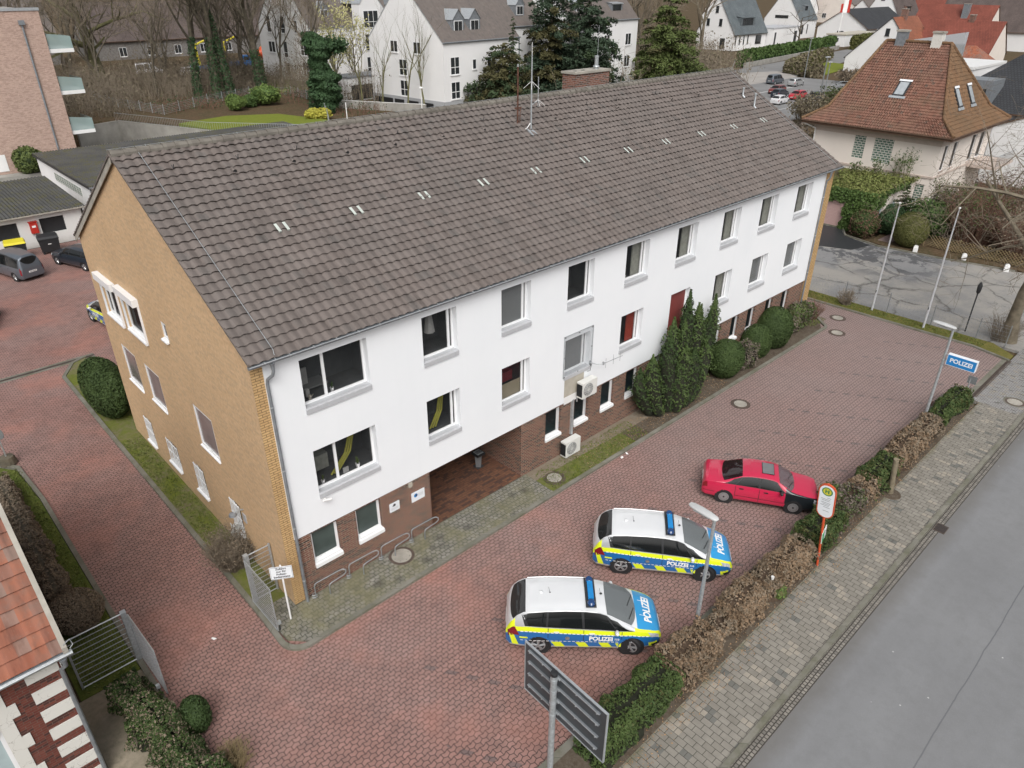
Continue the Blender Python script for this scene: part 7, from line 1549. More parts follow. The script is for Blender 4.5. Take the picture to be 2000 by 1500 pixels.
roof_plane(b, mi_[2], mi_[3], rg[1], rg[1], 'orange_old_tile')
b.box(x0+.05, y0+.05, ze-.28, x1-.05, y1-.05, ze-.03, 'brown_wood'); vr = b.build('roof', V_, smooth=45)
b = MB()
for pts in ([lo[0], mi_[0], rg[0]], [lo[3], mi_[3], rg[1]], [lo[1], mi_[1], rg[0]], [rg[0], rg[1]]):
    P_ = [Vector(p)+V(0, 0, .1) for p in pts]
    for p, q in zip(P_, P_[1:]):
        n = int((q-p).length/.38)
        for i in range(n): a_ = p.lerp(q, i/n); c_ = p.lerp(q, (i+1.08)/n); b.tube([a_, c_], [.14, .115], 'orange_hip_tile', 7)
b.build('hip_tiles', vr, smooth=40)
b = MB(); b.tube([(x0+.0, y1, ze-.05), (x0, y0, ze-.05), (x1, y0, ze-.05)], .07, 'brown_wood', 8); b.build('gutter', V_)
for cx, cy, m_ in ((6.0, 7.3, 'zinc'), (6.0, 4.2, 'stained_plaster')): b = MB(); b.box(cx, cy, 12.2, cx+.8, cy+.8, 14.1, m_); b.box(cx-.07, cy-.07, 14.1, cx+.87, cy+.87, 14.25, 'concrete_cap'); b.build('chimney', vr)
def skylight(par, o, u, up, w, h): b = MB(); o, u, up = map(Vector, (o, u, up)); n = u.cross(up).normalized(); q = [o, o+u*w, o+u*w+up*h, o+up*h]; b.quad(*[p+n*.12 for p in q], 'anthracite'); [b.quad(q[i]-n*.1, q[(i+1) % 4]-n*.1, q[(i+1) % 4]+n*.12, q[i]+n*.12, 'anthracite') for i in range(4)]; b.quad(*[p+n*.14 for p in (o+u*.12+up*.12, o+u*(w-.12)+up*.12, o+u*(w-.12)+up*(h-.12), o+u*.12+up*(h-.12))], 'skylight_pane'); b.quad(*[p+n*.17 for p in (o-u*.05+up*(h-.05), o+u*(w+.05)+up*(h-.05), o+u*(w+.05)+up*(h+.14), o-u*.05+up*(h+.14))], 'sign_white'); b.quad(*[p+n*.1 for p in (o-u*.2-up*.25, o+u*(w+.2)-up*.25, o+u*(w+.2), o-u*.2)], 'zinc_light'); b.build('skylight', par)
def on_roof(face, s, t_):   # point on the upper slopes
    if face == 'W': a, b_, c, d = [Vector(p) for p in (mi_[3], mi_[0], rg[0], rg[1])]
    else: a, b_, c, d = [Vector(p) for p in (mi_[0], mi_[1], rg[0], rg[0])]
    return a.lerp(b_, s).lerp(d.lerp(c, s), t_)
p = on_roof('W', .5, .24); skylight(vr, p, (0, -1, 0), (on_roof('W', .56, .6)-p).normalized() if False else (Vector(rg[0])-Vector((mi_[0][0], rg[0][1], mi_[0][2]))).normalized(), 1.0, 1.6)
for s_ in (.30, .60): p = on_roof('S', s_, .10); skylight(vr, p, (1, 0, 0), (Vector(rg[0])-Vector((rg[0][0], mi_[0][1], mi_[0][2]))).normalized(), 1.0, 1.7)
b = MB(); b.box(8.2, -2.4, 3.1, 13.5, -.02, 3.35, 'cream_trim'); bo = b.build('balcony', V_); b = MB()
for i in range(22): b.tube([(8.25+i*.24, -2.35, 3.35), (8.25+i*.24, -2.35, 4.3)], .015, 'galvanised', 4)
for i in range(9): b.tube([(8.25, -2.35+i*.28, 3.35), (8.25, -2.35+i*.28, 4.3)], .015, 'galvanised', 4)
b.tube([(8.25, -.1, 4.3), (8.25, -2.35, 4.3), (13.4, -2.35, 4.3)], .03, 'galvanised', 5); b.build('balustrade', bo)
b = MB(); b.tube([(-.9, ly+.9, 6.6), (-.2, ly-.15, 6.1), (-.12, ly-.15, 5)], .06, 'white_paint', 8); b.tube([(-.12, ly-.15, 5), (-.12, ly-.15, .1)], .06, 'white_paint', 8); b.build('downpipe', V_, smooth=40)
# garage of the villa, wrapped in ivy
t = thing('ivy_garage', 'flat roofed garage with a pink ribbed door, covered in ivy', 'garage', (54.1, 4.6, 0)); b = MB(); GLx, GLy, GH = 8.45, 7.5, 3.0
wall(b, (0, 0, 0), UX, NF, GLx, GH, [(1.6, .9, 2.2, 2.1), (4.1, .1, 4.9, 2.1)], 'cream_wall', .1); b.quad((0, GLy, 0), (0, 0, 0), (0, 0, GH), (0, GLy, GH), 'cream_wall'); b.quad((0, 0, GH), (GLx, 0, GH), (GLx, GLy, GH), (0, GLy, GH), 'bitumen_moss'); b.build('wall', t)
b = MB()
for i in range(18): b.box(-.05, 2.2, .12+i*.115, -.003-.012*(i % 2), 4.7, .12+i*.115+.1, 'pink_door')
b.box(-.04, 2.1, .0, -.003, 4.8, .11, 'concrete'); b.build('garage_door', t)
for a, w_, z in ((1.6, .6, .9), (4.1, .8, .1)): window(t, (a, 0, z), UX, NF, w_, 1.2 if z > .5 else 2.0, .06, .07, (), (), None, pane='frosted_pane')
g = np.random.default_rng(4); n = 9000
P1 = np.stack([-.1-g.random(n)**2*.3, g.uniform(-.2, 7.6, n), g.uniform(0, 3.3, n)], 1); k = ~((P1[:, 1] > 2.25+.1*np.sin(P1[:, 2]*5)) & (P1[:, 1] < 7.6) & (P1[:, 2] < 2.2+.1*np.sin(P1[:, 1]*7))); P1 = P1[k]
n2 = 9000; P2 = np.stack([g.uniform(-.3, GLx-.2, n2), g.uniform(-.3, 6.6, n2), GH+.05+g.random(n2)**2*.35], 1); P2 = P2[(P2[:, 1] < 5.2+.6*np.sin(P2[:, 0]*1.3)) | (P2[:, 0] < 2.0)]
n3 = 2600; P3 = np.stack([g.uniform(-.3, 6.5, n3), -.05-g.random(n3)**2*.25, np.zeros(n3)], 1); P3[:, 2] = GH+.2-g.random(n3)*np.clip(2.9-P3[:, 0]*1.1+.4*np.sin(P3[:, 0]*4), .35, 3)
leaf_obj('ivy', [(P1, np.tile([-1, 0, .25], (len(P1), 1)), .1, .5, .8, 'ivy_leaf'), (P2, np.tile([0, 0, 1.], (len(P2), 1)), .1, .5, .7, 'ivy_top_leaf'), (P3, np.tile([0, -1, .3], (len(P3), 1)), .1, .5, .8, 'ivy_leaf')], t)
for i, (x, y, h) in enumerate(((61.6, 5.3, 2.6), (62.0, 6.2, 2.2), (61.0, 7.4, 1.4), (60.4, 9, 1.2))): scrub('ivy_shoots', ['tallest bare ivy shoots standing on the garage roof against the cream wall', 'bare ivy shoots on the garage roof, just left of the tallest', 'low bare shoots on the garage roof below the wide glass block window', 'low bare shoots on the garage roof below the narrow glass block window'][i], (x, y, 3.05), .6, h, 14, 70+i, 'green_bark', 'plant', rad=.02, leaves=('ivy_leaf', 160, .09))
# villa garden
bush('ball_bush', 'large round clipped bush at the edge of the cracked yard', 'bush', (53.3, 1.1, 0), (1.35, 1.3, 1.35), [('olive_ball_leaf', 1)], 12000, .055, .05, 1.2, 81, None, 'olive_ball_leaf', .4, .05)
bush('shrub', 'rounded reddish green bush in front of the ivy garage corner', 'shrub', (53.6, 4.7, 0), (1.3, 1.1, 1.1), [('hedge_green_leaf', .6), ('red_twig', .4)], 5000, .07, .15, 2, 82, None, 'yew_leaf', .8, .2)
bush('shrub', 'dark green bush between the ivy garage and the garden path', 'shrub', (55.1, 3.4, 0), (1.2, .9, 1.2), [('dark_ivy_leaf', 1)], 4200, .08, .2, 2, 83, None, 'yew_leaf', .8, .2)
conifer('conifer', 'small dark cone shaped conifer against the white garage side', (57.6, 3.5, 0), 3.7, 1.15, [('yew_leaf', 1)], 84, 6000, .10, 14, .1, trunk=.08)
bush('shrub', 'dark green laurel under the villa wall', 'shrub', (57.2, 1.2, 0), (1.9, 1.5, 1.4), [('laurel_leaf', .8), ('dark_ivy_leaf', .2)], 6000, .12, .25, 2, 85, None, 'yew_leaf', .8, .3)
for i, (x, y, r_, h, m_, lv) in enumerate(((57.5, -2.2, 2.6, 4.0, 'red_twig', ('hedge_green_leaf', 2400, .09)), (60.5, -3.2, 3.0, 4.6, 'red_twig', ('mauve_leaf', 1800, .1)), (56.6, -5.5, 2.2, 3.0, 'red_twig', ('bare_hedge_leaf', 1200, .1)), (63.5, -6.5, 3.4, 5.0, 'red_twig', ('mauve_leaf', 1500, .1)), (60, -9.5, 3.0, 4.0, 'red_twig', ('scrub_leaf', 1500, .1)), (59.8, .6, 1.8, 3.6, 'twig', ('hedge_green_leaf', 1500, .1)))):
    scrub('garden_shrub', ['dense reddish twiggy shrub behind the lattice fence', 'tall brown shrub under the villa corner', 'low brown shrub behind the lattice fence, right part', 'tall reddish shrub by the villa balcony at the right edge', 'brown shrub behind the bare tree at the right edge', 'greenish shrub below the glass block window of the villa'][i], (x, y, .05), r_, h, 420, 90+i, m_, leaves=lv, rad=.022)
bare_tree('street_tree', 'bare tree with a thick trunk leaning at the end of the verge', (40.0, -9.75, 0), 13, .36, 26, 5, 'pale_bark', 'twig', spread=.8, ratio=.62, kids=(4, 5), first=.38, bend=.12, up=.12, lead=.75)
bpy.context.scene.objects['street_tree'].rotation_euler = (R(-6), R(-17), 0)
scrub('shrub', 'twiggy growth round the foot of the bare tree on the verge', (39.9, -9.4, 0), 1.2, 1.5, 160, 22, 'twig')
# white wall and dark roofs right of the villa
D1 = house('house', 'large house with a black hipped tile roof at the right edge', 84, -14, 24, 26, 0, 6.6, 14, 'y', 'white_wall', 'dark_far_tile', (), .5, hip=9)
b = MB(); b.box(-.6, 20.5, 5.2, 3.0, 23.5, 9.2, 'zinc'); b.box(-.65, 21, 5.6, -.61, 23, 8.4, 'dark_pane'); b.build('dormer', D1)
D2 = house('house', 'plain white house wall with dark windows at the right frame edge', 80, -9, 9, 13.5, 0, 5.6, 8.5, 'x', 'white_wall', 'dark_far_tile', [('W', 3.4, 3.4, 1.6, 1.8, dict(frame='anthracite', cols=1)), ('W', 6.4, 3.4, 1.6, 1.8, dict(frame='anthracite', cols=1))], .25)
b = MB(); b.box(0, 0, 0, 12, 9, 8.6, 'white_wall'); b.box(-.1, -.1, 8.6, 12.1, 9.1, 8.9, 'white_paint'); b.lathe((3, 4.5, 8.9), [(2.0, 0), (1.5, .5), (.6, .75)], 'white_paint', 16); solo(b, 'flat_roof_annex', 'white flat roofed annex with a domed rooflight behind the villa', 'building', (100, 13.5, 0))
b = MB(); b.quad((0, 0, 6), (14, 0, 6), (14, 0, 10.2), (0, 9, 9.2), 'zinc_light') if False else b.prism([(0, 0), (1.0, 0), (1.0, 7), (0, 7)], 0, 11.5, 'zinc_light'); b.add([(0, 0, 11.5), (0, 7, 11.5), (0, 0, 12.8), (1, 0, 11.5), (1, 7, 11.5), (1, 0, 12.8)], [(1, 0, 2), (3, 4, 5), (0, 3, 5, 2), (1, 2, 5, 4)], 'sill_metal'); solo(b, 'metal_gable', 'grey metal clad wedge shaped wall behind the villa chimneys', 'building', (97, 14.6, 0))
# --- far car park, street and the houses beyond -------------------------------------
sheet('far_car_park', [(98, 36), (152, 36), (152, 62), (98, 62)], -.1, .0, 'far_asphalt'); sheet('far_lane', [(100, 62), (152, 62), (160, 70), (146, 76), (100, 66)], -.1, .01, 'concrete_lane'); sheet('far_street', [(148, 62), (262, 83), (262, 90), (150, 78)], -.1, .006, 'far_asphalt')
b = MB()
for i in range(7): b.box(108+i*.0, 37+i*2.6, .004, 113, 37.1+i*2.6, .008, 'white_paint')
b.box(104, 54.5, .004, 140, 54.7, .008, 'white_paint'); struct(b, 'parking_markings')
t = thing('low_wall', 'pale low concrete wall along the far street', 'wall', (160, 79.5, 0), R(7.5)); b = MB(); b.prism([(0, 0), (68, 0), (68, .4), (0, .4)], -.1, 1.0, 'concrete'); b.build('wall', t)
hedge('hedge', 'long tall green laurel hedge above the far street', (160, 81), (226, 90), 2.0, 3.4, [('laurel_leaf', 1)], 15000, .32, 101, None, .3, 'dark_ivy_leaf', round_=.4)
hedge('hedge', 'rounded olive brown hedge curving beside the far street', (158, 66.5), (195, 77), 4.0, 2.6, [('scrub_leaf', .7), ('olive_ball_leaf', .3)], 9000, .3, 102, None, .3, 'scrub_leaf', round_=.7)
hedge('hedge', 'brown clipped hedge end turning towards the far car park', (158.5, 67.5), (154.5, 59), 3.6, 2.4, [('scrub_leaf', .8), ('olive_ball_leaf', .2)], 3500, .3, 103, None, .3, 'scrub_leaf', round_=.7)
hedge('hedge', 'square brown clipped hedge behind the white gable house', (228, 84), (245, 86), 3.5, 3.6, [('olive_ball_leaf', 1)], 3500, .4, 104, None, .2, 'olive_ball_leaf', round_=.4)
sheet('far_lawn', [(160, 60), (185, 64), (188, 74), (162, 64)], -.1, .02, 'lawn')
H1 = house('house', 'white house with a steep slate roof and a wide dark dormer window', 197, 106, 18, 12.5, 0, 4.9, 14.2, 'x', 'white_wall', 'slate_far',
    [('W', 3.0, 6.4, 1.0, 1.8, dict(cols=1)), ('W', 7.2, 6.4, 1.0, 1.8, dict(cols=1)), ('W', 5.6, 9.8, 1.0, 1.7, dict(cols=1)), ('W', 8.2, .6, 1.6, 2.6, dict(cols=1))]+[('S', 1.0+i*2.2, 1.4, .6, 2.4, dict(cols=1, sill=False)) for i in range(4)]+[('S', 12.2, 1.4, 3.2, 2.3, dict(cols=3))], .5, cat='house', frame='anthracite', trim='anthracite')
dormer(H1, 4.5, .9, 6.1, 7.5, 5, 2.4, .8, 'S', 'slate_far', 'slate_far', 3, True)
b = MB(); b.box(0, 0, 0, 17, 9, 5.2, 'white_wall'); b.box(-.1, -.1, 5.2, 17.1, 9.1, 5.5, 'sill_metal'); b.box(1, -.05, .8, 1.9, -.003, 4.2, 'anthracite'); b.box(13, -.05, .8, 14.6, -.003, 4.2, 'anthracite'); solo(b, 'flat_roof_annex', 'flat roofed white annex beside the house with the slate roof', 'building', (215.5, 104, 0))
H2 = house('house', 'pale gabled house with a grey slate roof behind the flat annex', 258, 118, 12.5, 13.5, 0, 6.2, 15.6, 'x', 'white_wall', 'slate_far', [('W', 4, 6.2, 5.0, 1.0, dict(cols=3, sill=False)), ('S', 2.0, 1.5, 1.4, 2.8), ('S', 6, 1.6, .6, 2.8, dict(cols=1))], .3, frame='anthracite', trim='zinc'); dormer(H2, 5.5, 1.8, 8, 2.6, 4, 2.2, .5, 'S', 'zinc', 'zinc', 1, True)
H3 = house('bungalow', 'long low bungalow under a dark grey roof beyond the flagpole', 262, 96, 34, 17, 0, 4.2, 9.6, 'x', 'white_wall', 'dark_far_tile', [('W', 7, 1, 2.4, 2.0), ('S', 6, 1, 2.2, 2)], .8, trim='brown_wood')
b = MB(); b.box(0, 0, 0, 22, 6, 3.2, 'white_wall'); b.box(-.2, -.2, 3.2, 22.2, 6.2, 3.5, 'beige_board'); b.box(-.03, 2, 1.4, -.003, 3.2, 2.4, 'dark_pane'); solo(b, 'flat_garage', 'low white flat roofed garage behind the far laurel hedge', 'garage', (236, 91, 0))
t = thing('flagpole', 'tall white flagpole with a red and white banner among the far houses', 'flagpole', (246, 98, 0)); b = MB(); b.tube([(0, 0, 0), (0, 0, 15.5)], .16, 'white_paint', 8); b.build('pole', t); b = MB(); b.quad((.1, -.1, 9), (.9, -.9, 9), (.9, -.9, 15.3), (.1, -.1, 15.3), 'white_paint'); b.quad((.92, -.92, 9), (1.5, -1.5, 9), (1.5, -1.5, 15.3), (.92, -.92, 15.3), 'red_paint'); b.quad((-.6, .6, 9), (.08, -.08, 9), (.08, -.08, 11.5), (-.6, .6, 11.5), 'red_paint'); b.build('banner', t)
H4 = house('house', 'white gabled house with a swept eave and orange roof, left of the villa', 171, 45.5, 13, 15.5, 0, 3.1, 11.2, 'x', 'white_wall', 'orange_far_tile', [('W', 10.2, 3.2, 2.4, 2.3, dict(cols=1)), ('W', 7.6, 7.6, .9, 1.4, dict(cols=1)), ('W', 13.6, .8, .8, 1.6, dict(cols=1))], .35, chim=((5, 6.3, 1.0, 12.6, 'chimney_brick'),), frame='anthracite', trim='anthracite', pc=.45)
H5 = house('house', 'house with a long red tile roof and one brick chimney, right of the white gable', 178, 34.5, 12, 15, 0, 4.5, 10.6, 'y', 'cream_wall', 'red_far_tile', (), .4, chim=((5.6, 6, .9, 11.6, 'chimney_brick'),))
H6 = house('house', 'house with a darker red roof and a grey chimney behind the long red roof', 224, 50, 14, 19, 0, 5, 12.4, 'y', 'cream_wall', 'red_far_tile', [('S', 4.2, 5.4, 1.0, 1.8), ('S', 7, 5.4, 1.0, 1.8)], .4, chim=((4, 6, 1.3, 12.6, 'zinc'),))
H7 = house('house', 'tall house with a dark brown roof and a white gable at the top right', 258, 48, 17, 26, 0, 5.5, 15.5, 'y', 'white_wall', 'maroon_far_tile', [('S', 5, 6.5, .9, 2.4, dict(cols=1)), ('S', 8, 6.5, .9, 2.4, dict(cols=1))], .5)
H8 = house('house', 'low hipped brown roof between the villa and the red roofs', 150, 26, 12, 16, 0, 3.6, 7.6, 'y', 'cream_wall', 'clay_house_tile', (), .5, hip=5)
H9 = house('house', 'tall narrow white gable with three windows below the top edge', 300, 101, 20, 14, 0, 5.5, 17, 'x', 'white_wall', 'maroon_far_tile', [('W', 3, 6.6, 1.6, 2.4, dict(cols=1)), ('W', 8.5, 6.6, 1.6, 2.4, dict(cols=1)), ('W', 6, 11.5, 1.3, 2, dict(cols=1))], .5, frame='anthracite'); dormer(H9, 8, 1.5, 7, 5, 5, 2.6, .8, 'S', 'maroon_far_tile', 'chimney_brick', 1, True)
g = random.Random(12); lab = ['pale house on the far rise, first row, leftmost', 'pale house on the far rise, first row, second from left', 'far brown roofed house beyond the bungalow', 'far white house at the top edge beyond the flagpole', 'far red roofed house at the top edge above the tall white gable', 'far grey roofed house at the top edge, right of centre', 'far house at the top edge between two red roofs', 'far house at the top right corner of the frame', 'far dark roofed house beyond the steep slate roof']
for i, (x, y, w_, l_, e, r_, ax, rm) in enumerate(((330, 190, 16, 14, 6, 13, 'x', 'brown_far_tile'), (350, 165, 16, 12, 6, 14, 'y', 'red_far_tile'), (335, 125, 26, 12, 5, 11, 'x', 'brown_far_tile'), (370, 150, 18, 22, 8, 14, 'x', 'brown_far_tile'), (345, 100, 14, 20, 6, 14, 'y', 'red_far_tile'), (390, 120, 22, 22, 7, 15, 'y', 'slate_far'), (320, 76, 14, 18, 6, 13, 'y', 'red_far_tile'), (290, 42, 14, 22, 6, 14.5, 'y', 'brown_far_tile'), (290, 165, 20, 14, 5, 12, 'x', 'dark_far_tile'))):
    house('house', lab[i], x, y, w_, l_, 0, e, r_, ax, 'white_wall' if i % 3 else 'cream_wall', rm, [('W', 3, 2, 2, 2, dict(cols=2)), ('W', 7.5, 2, 2, 2, dict(cols=2)), ('S', 4, 2, 2, 2, dict(cols=2))], .5)
sheet('far_ground', [(226, 20), (700, 20), (700, 420), (200, 420), (200, 96), (226, 92)], -.14, -.05, 'leaf_litter')
# street lamps and small trees of the far car park
for i, (x, y, h, l) in enumerate(((152, 60.5, 7.5, 'thin grey street lamp at the bend of the far street'), (103, 33.5, 8.5, 'thin pole rising in front of the red hatchback in the far car park'), (139, 49.5, 4.5, 'thin dark lamp beside the railing of the far car park'), (222, 76, 6, 'thin lamp beside the square brown hedge far away'))): b = MB(); b.tube([(0, 0, 0), (0, 0, h)], .09, 'steel_tube', 6); b.box(-.25, -.2, h, .6, .2, h+.12, 'sill_metal'); solo(b, 'street_lamp', l, 'lamp post', (x, y, 0))
t = thing('railing', 'grey railing round the bicycle stand of the far car park', 'railing', (133, 46, 0)); b = MB()
for z in (.5, 1.1): b.tube([(0, 0, z), (9, 2, z), (12, -2, z)], .06, 'galvanised', 4)
for i in range(7): b.tube([(i*1.5, i*.33, 0), (i*1.5, i*.33, 1.1)], .06, 'galvanised', 4)
b.build('bars', t)
for i, (x, y, r_, h, m_) in enumerate(((99, 32.5, 3.2, 3.6, 'scrub_leaf'), (103.5, 31.5, 2.2, 4.4, 'hedge_green_leaf'), (112, 33, 3.0, 2.8, 'scrub_leaf'), (150, 50, 2.8, 2.2, 'bare_hedge_leaf'), (72, 20, 2.2, 3.5, 'scrub_leaf'), (76, 24, 3.0, 3.4, 'mauve_leaf'))):
    scrub('shrub', ['brown shrub in front of the black car at the edge of the villa roof', 'dark green upright shrub above the villa roof edge', 'brown shrub right of the black car behind the villa roof', 'pale brown shrub by the railing of the far car park', 'twiggy shrub between the office roof edge and the villa', 'pale brown shrub behind the villa eave'][i], (x, y, 0), r_, h, 160, 120+i, 'twig', leaves=(m_, 1500, .2), rad=.03)
bare_tree('bare_tree', 'bare tree in front of the house with the slate roof', (150, 86, 0), 19, .45, 31, 4, 'pale_bark', spread=.5, first=.3, up=.5)
bare_tree('bare_tree', 'small bare tree by the pale gabled house', (222, 99, 0), 11, .3, 32, 4, 'bark', spread=.7, first=.25)
bare_tree('bare_tree', 'small bare tree by the railing of the far car park', (142, 44, 0), 5, .12, 33, 3, 'bark', spread=.6)

# ================================================================ TREES BEHIND THE OFFICE
conifer('conifer', 'broad yellowish green conifer in front of the white flats', (66.8, 62.4, 1.8), 8.6, 5.2, [('brown_conifer_leaf', .6), ('conifer_leaf', .4)], 201, 26000, .22, 20, .02, trunk=.3, power=.42, base=.0)
conifer('conifer', 'slender pointed conifer standing left of the tallest dark one', (69.6, 63.2, 1.6), 12.0, 1.9, [('conifer_leaf', 1)], 202, 6000, .2, 18, .2, trunk=.2)
conifer('conifer', 'tallest dark ragged conifer behind the ridge', (78.0, 64.0, 1.2), 17.5, 4.7, [('blue_conifer_leaf', .55), ('brown_conifer_leaf', .45)], 203, 34000, .24, 24, .06, trunk=.4, power=.36)
conifer('conifer', 'dark spreading conifer behind the brick chimney', (84.8, 62.5, .8), 16.5, 5.8, [('blue_conifer_leaf', .8), ('conifer_leaf', .2)], 204, 34000, .25, 20, .06, trunk=.4, power=.38)
conifer('conifer', 'small bluish conifer between the mast and the chimney', (79.5, 60.0, 1.4), 10.5, 2.2, [('blue_conifer_leaf', 1)], 205, 9000, .2, 18, .15, trunk=.2)
conifer('cedar', 'wide layered cedar with bright green boughs right of the chimney', (107.5, 64.5, .3), 17.2, 8.4, [('cedar_leaf', .85), ('brown_conifer_leaf', .15)], 206, 30000, .28, 21, .03, trunk=.4, power=.72)
for i, (x, y, h, r_, iv, sd) in enumerate(((38.5, 98.5, 20, .42, .55, 41), (40.8, 97.5, 22, .5, .5, 42), (42.8, 97, 21, .45, .75, 43), (47.6, 96.5, 19, .6, .45, 44), (32, 121, 23, 1.0, .0, 45), (45.4, 77.5, 15, .3, .6, 46), (23, 125, 20, .5, 0, 47), (52, 112, 18, .4, .2, 48))):
    bare_tree('bare_tree', ['bare tree with an ivy clad foot, leftmost of the row by the fence', 'tall bare tree with an ivy clad trunk, second in the row by the fence', 'bare tree thick with ivy, third in the row by the fence', 'forked bare tree with an ivy skirt at the right end of the row', 'huge spreading bare oak beside the pink flats', 'slim tree beside the ivy column in front of the white flats', 'bare tree partly behind the glass balconies', 'bare tree in front of the left white gable'][i], (x, y, 2.5), h, r_, sd, 5, 'bark' if i != 4 else 'green_bark', ivy=iv, group='bare trees behind the back garden', spread=.75 if i == 4 else .5, first=.2 if i == 4 else .3, up=.1 if i == 4 else .5, kids=(4, 5) if i != 4 else (3, 5), lead=.55 if i == 4 else .75, bend=.16 if i == 4 else .1, ratio=.72 if i == 4 else .62, minr=.014)
for i, (x, y, h, sd) in enumerate(((54, 73, 8.5, 51), (55.5, 69.5, 10, 52), (52.2, 75.5, 8, 53), (50.5, 80, 9, 54), (56, 66, 9, 55))):
    bare_tree('young_tree', ['small bare tree in front of the garage opening of the flats, second from right', 'tallest slim bare tree before the large white gable', 'small bare tree left of the garage opening of the flats', 'small bare tree beside the ivy column, farther back', 'slim bare tree at the near corner of the large white flats'][i], (x, y, 2.3), h, .14, sd, 3, 'green_bark', spread=.4, first=.25, up=.6, kids=(3, 4), group='young bare trees before the flats')
for i, (x, y, h) in enumerate(((57, 90, 9.5), (61.5, 92, 8.5))): bare_tree('blossom_tree', ['shrubby tree veiled in pale yellow blossom before the glazed bay, left one', 'shrubby tree veiled in pale yellow blossom, right one'][i], (x, y, 2.5), h, .16, 61+i, 3, 'bark', spread=.45, first=.1, up=.6, kids=(5, 6), leaves=('blossom', 1500, .16))
g = random.Random(5)
for i, (x, y) in enumerate(((28, 108), (35, 106), (44, 106), (50, 102), (56, 106), (30, 118), (42, 120), (54, 122), (20, 112), (26, 136))):
    bare_tree('bare_tree', 'slim bare tree crowded among others in the undergrowth behind the fence', (x, y, 2.5), g.uniform(10, 16), .22, 500+i, 4, 'bark', group='slim bare trees in the undergrowth', spread=.5, first=.2, up=.5, kids=(4, 5), minr=.016)
# ivy column
iv = thing('ivy_column', 'tall tree stump wrapped in a ragged mass of dark green ivy', 'tree', (45.9, 74.8, 2.5)); g = np.random.default_rng(9); n = 9000; zz = g.random(n)*9.6; a = g.random(n)*6.283
wd = np.interp(zz, [0, 2.5, 4.5, 5.3, 6.5, 8, 9.6], [1.2, 2.0, 1.9, 1.1, 1.2, 2.1, .8])*(1+.18*np.sin(a*3+zz*2)+.12*np.sin(zz*5+a)); cx = np.interp(zz, [0, 4, 6, 8, 9.6], [.3, .3, -.2, .2, -1.2]); P = np.stack([cx*.7+np.cos(a)*wd*(1-.2*g.random(n)), -cx*.7+np.sin(a)*wd*(1-.2*g.random(n)), zz], 1)
n2 = 1500; q = g.random(n2); P2 = np.stack([.3+q*1.9, -.3-q*1.9, 8.2-q*.2], 1)+g.normal(0, .4, (n2, 3))
leaf_obj('ivy', [(P, np.stack([np.cos(a), np.sin(a), .4+0*a], 1), .19, .7, .8, 'dark_ivy_leaf'), (P2, g.normal(0, 1, (n2, 3))+[0, 0, .7], .19, .7, .8, 'dark_ivy_leaf')], iv); b = MB(); b.tube([(0, 0, 0), (0, 0, 5), (-.4, .4, 9)], [.7, .5, .3], 'dark_ivy_leaf', 8); b.build('trunk', iv)
# undergrowth that reads as one mass
def thicket(name, label, boxes, n, mat, hmin, hmax, seed, rad=.02, leaves=None):
    g = random.Random(seed); mb = MB(); A_ = [(b[2]-b[0])*(b[3]-b[1]) for b in boxes]; tips = []
    for i in range(n):
        b = g.choices(boxes, A_)[0]; x, y = g.uniform(b[0], b[2]), g.uniform(b[1], b[3]); z = ground_h(x, y)-.15; h = g.uniform(hmin, hmax)*(.7+.5*math.sin(x*.4+1)*math.sin(y*.3)); p = V(x, y, z); e = p+V(g.uniform(-.6, .6)*h*.5, g.uniform(-.6, .6)*h*.5, h); m = p.lerp(e, .5)+V(g.uniform(-.2, .2), g.uniform(-.2, .2), .1)
        mb.tube([p, m, e], [rad*1.3, rad, rad*.4], mat, 3, False); tips += [m, e]
        for _ in range(3): q = m.lerp(e, g.random()); d = V(g.uniform(-1, 1), g.uniform(-1, 1), g.uniform(.2, 1)).normalized()*h*.3; mb.tube([q, q+d], [rad*.6, rad*.3], mat, 3, False); tips.append(q+d)
    tag(mb.build(name), label, 'undergrowth', kind='stuff')
    if leaves:
        m_, nl, sz = leaves; gg = np.random.default_rng(seed); P = np.array([tuple(tips[int(k)]) for k in gg.integers(0, len(tips), nl)])+gg.normal(0, .4, (nl, 3)); P[:, 2] -= gg.random(nl)**2*1.5
        tag(leaf_obj('leaf_mass', [(P, gg.normal(0, 1, (nl, 3))+[0, 0, .6], sz, .8, .6, m_)]), label+', its leaves', 'undergrowth', kind='stuff')
thicket('undergrowth', 'dense bare brown undergrowth below the trees behind the mesh fence', [(27.5, 98, 52, 125), (16, 90, 28, 135), (46, 98, 58, 116), (50, 76, 56, 96)], 5200, 'twig', 2.2, 5.2, 301, .022, ('scrub_leaf', 15000, .15))
thicket('undergrowth', 'bare scrub between the conifers and beyond the ridge', [(96, 62, 108, 85), (118, 64, 138, 84), (76, 58, 96, 61), (100, 90, 175, 135), (120, 84, 150, 96), (110, 72, 150, 90)], 4200, 'twig', 3.5, 8, 302, .032, ('scrub_leaf', 16000, .24))
thicket('brambles', 'low brown leafy brambles along the mesh fence', [(46, 68, 52, 92), (28, 87, 44, 97), (36, 62, 42, 66)], 700, 'red_twig', .6, 1.5, 303, .02, ('dark_ivy_leaf', 2600, .13))
g = random.Random(77)
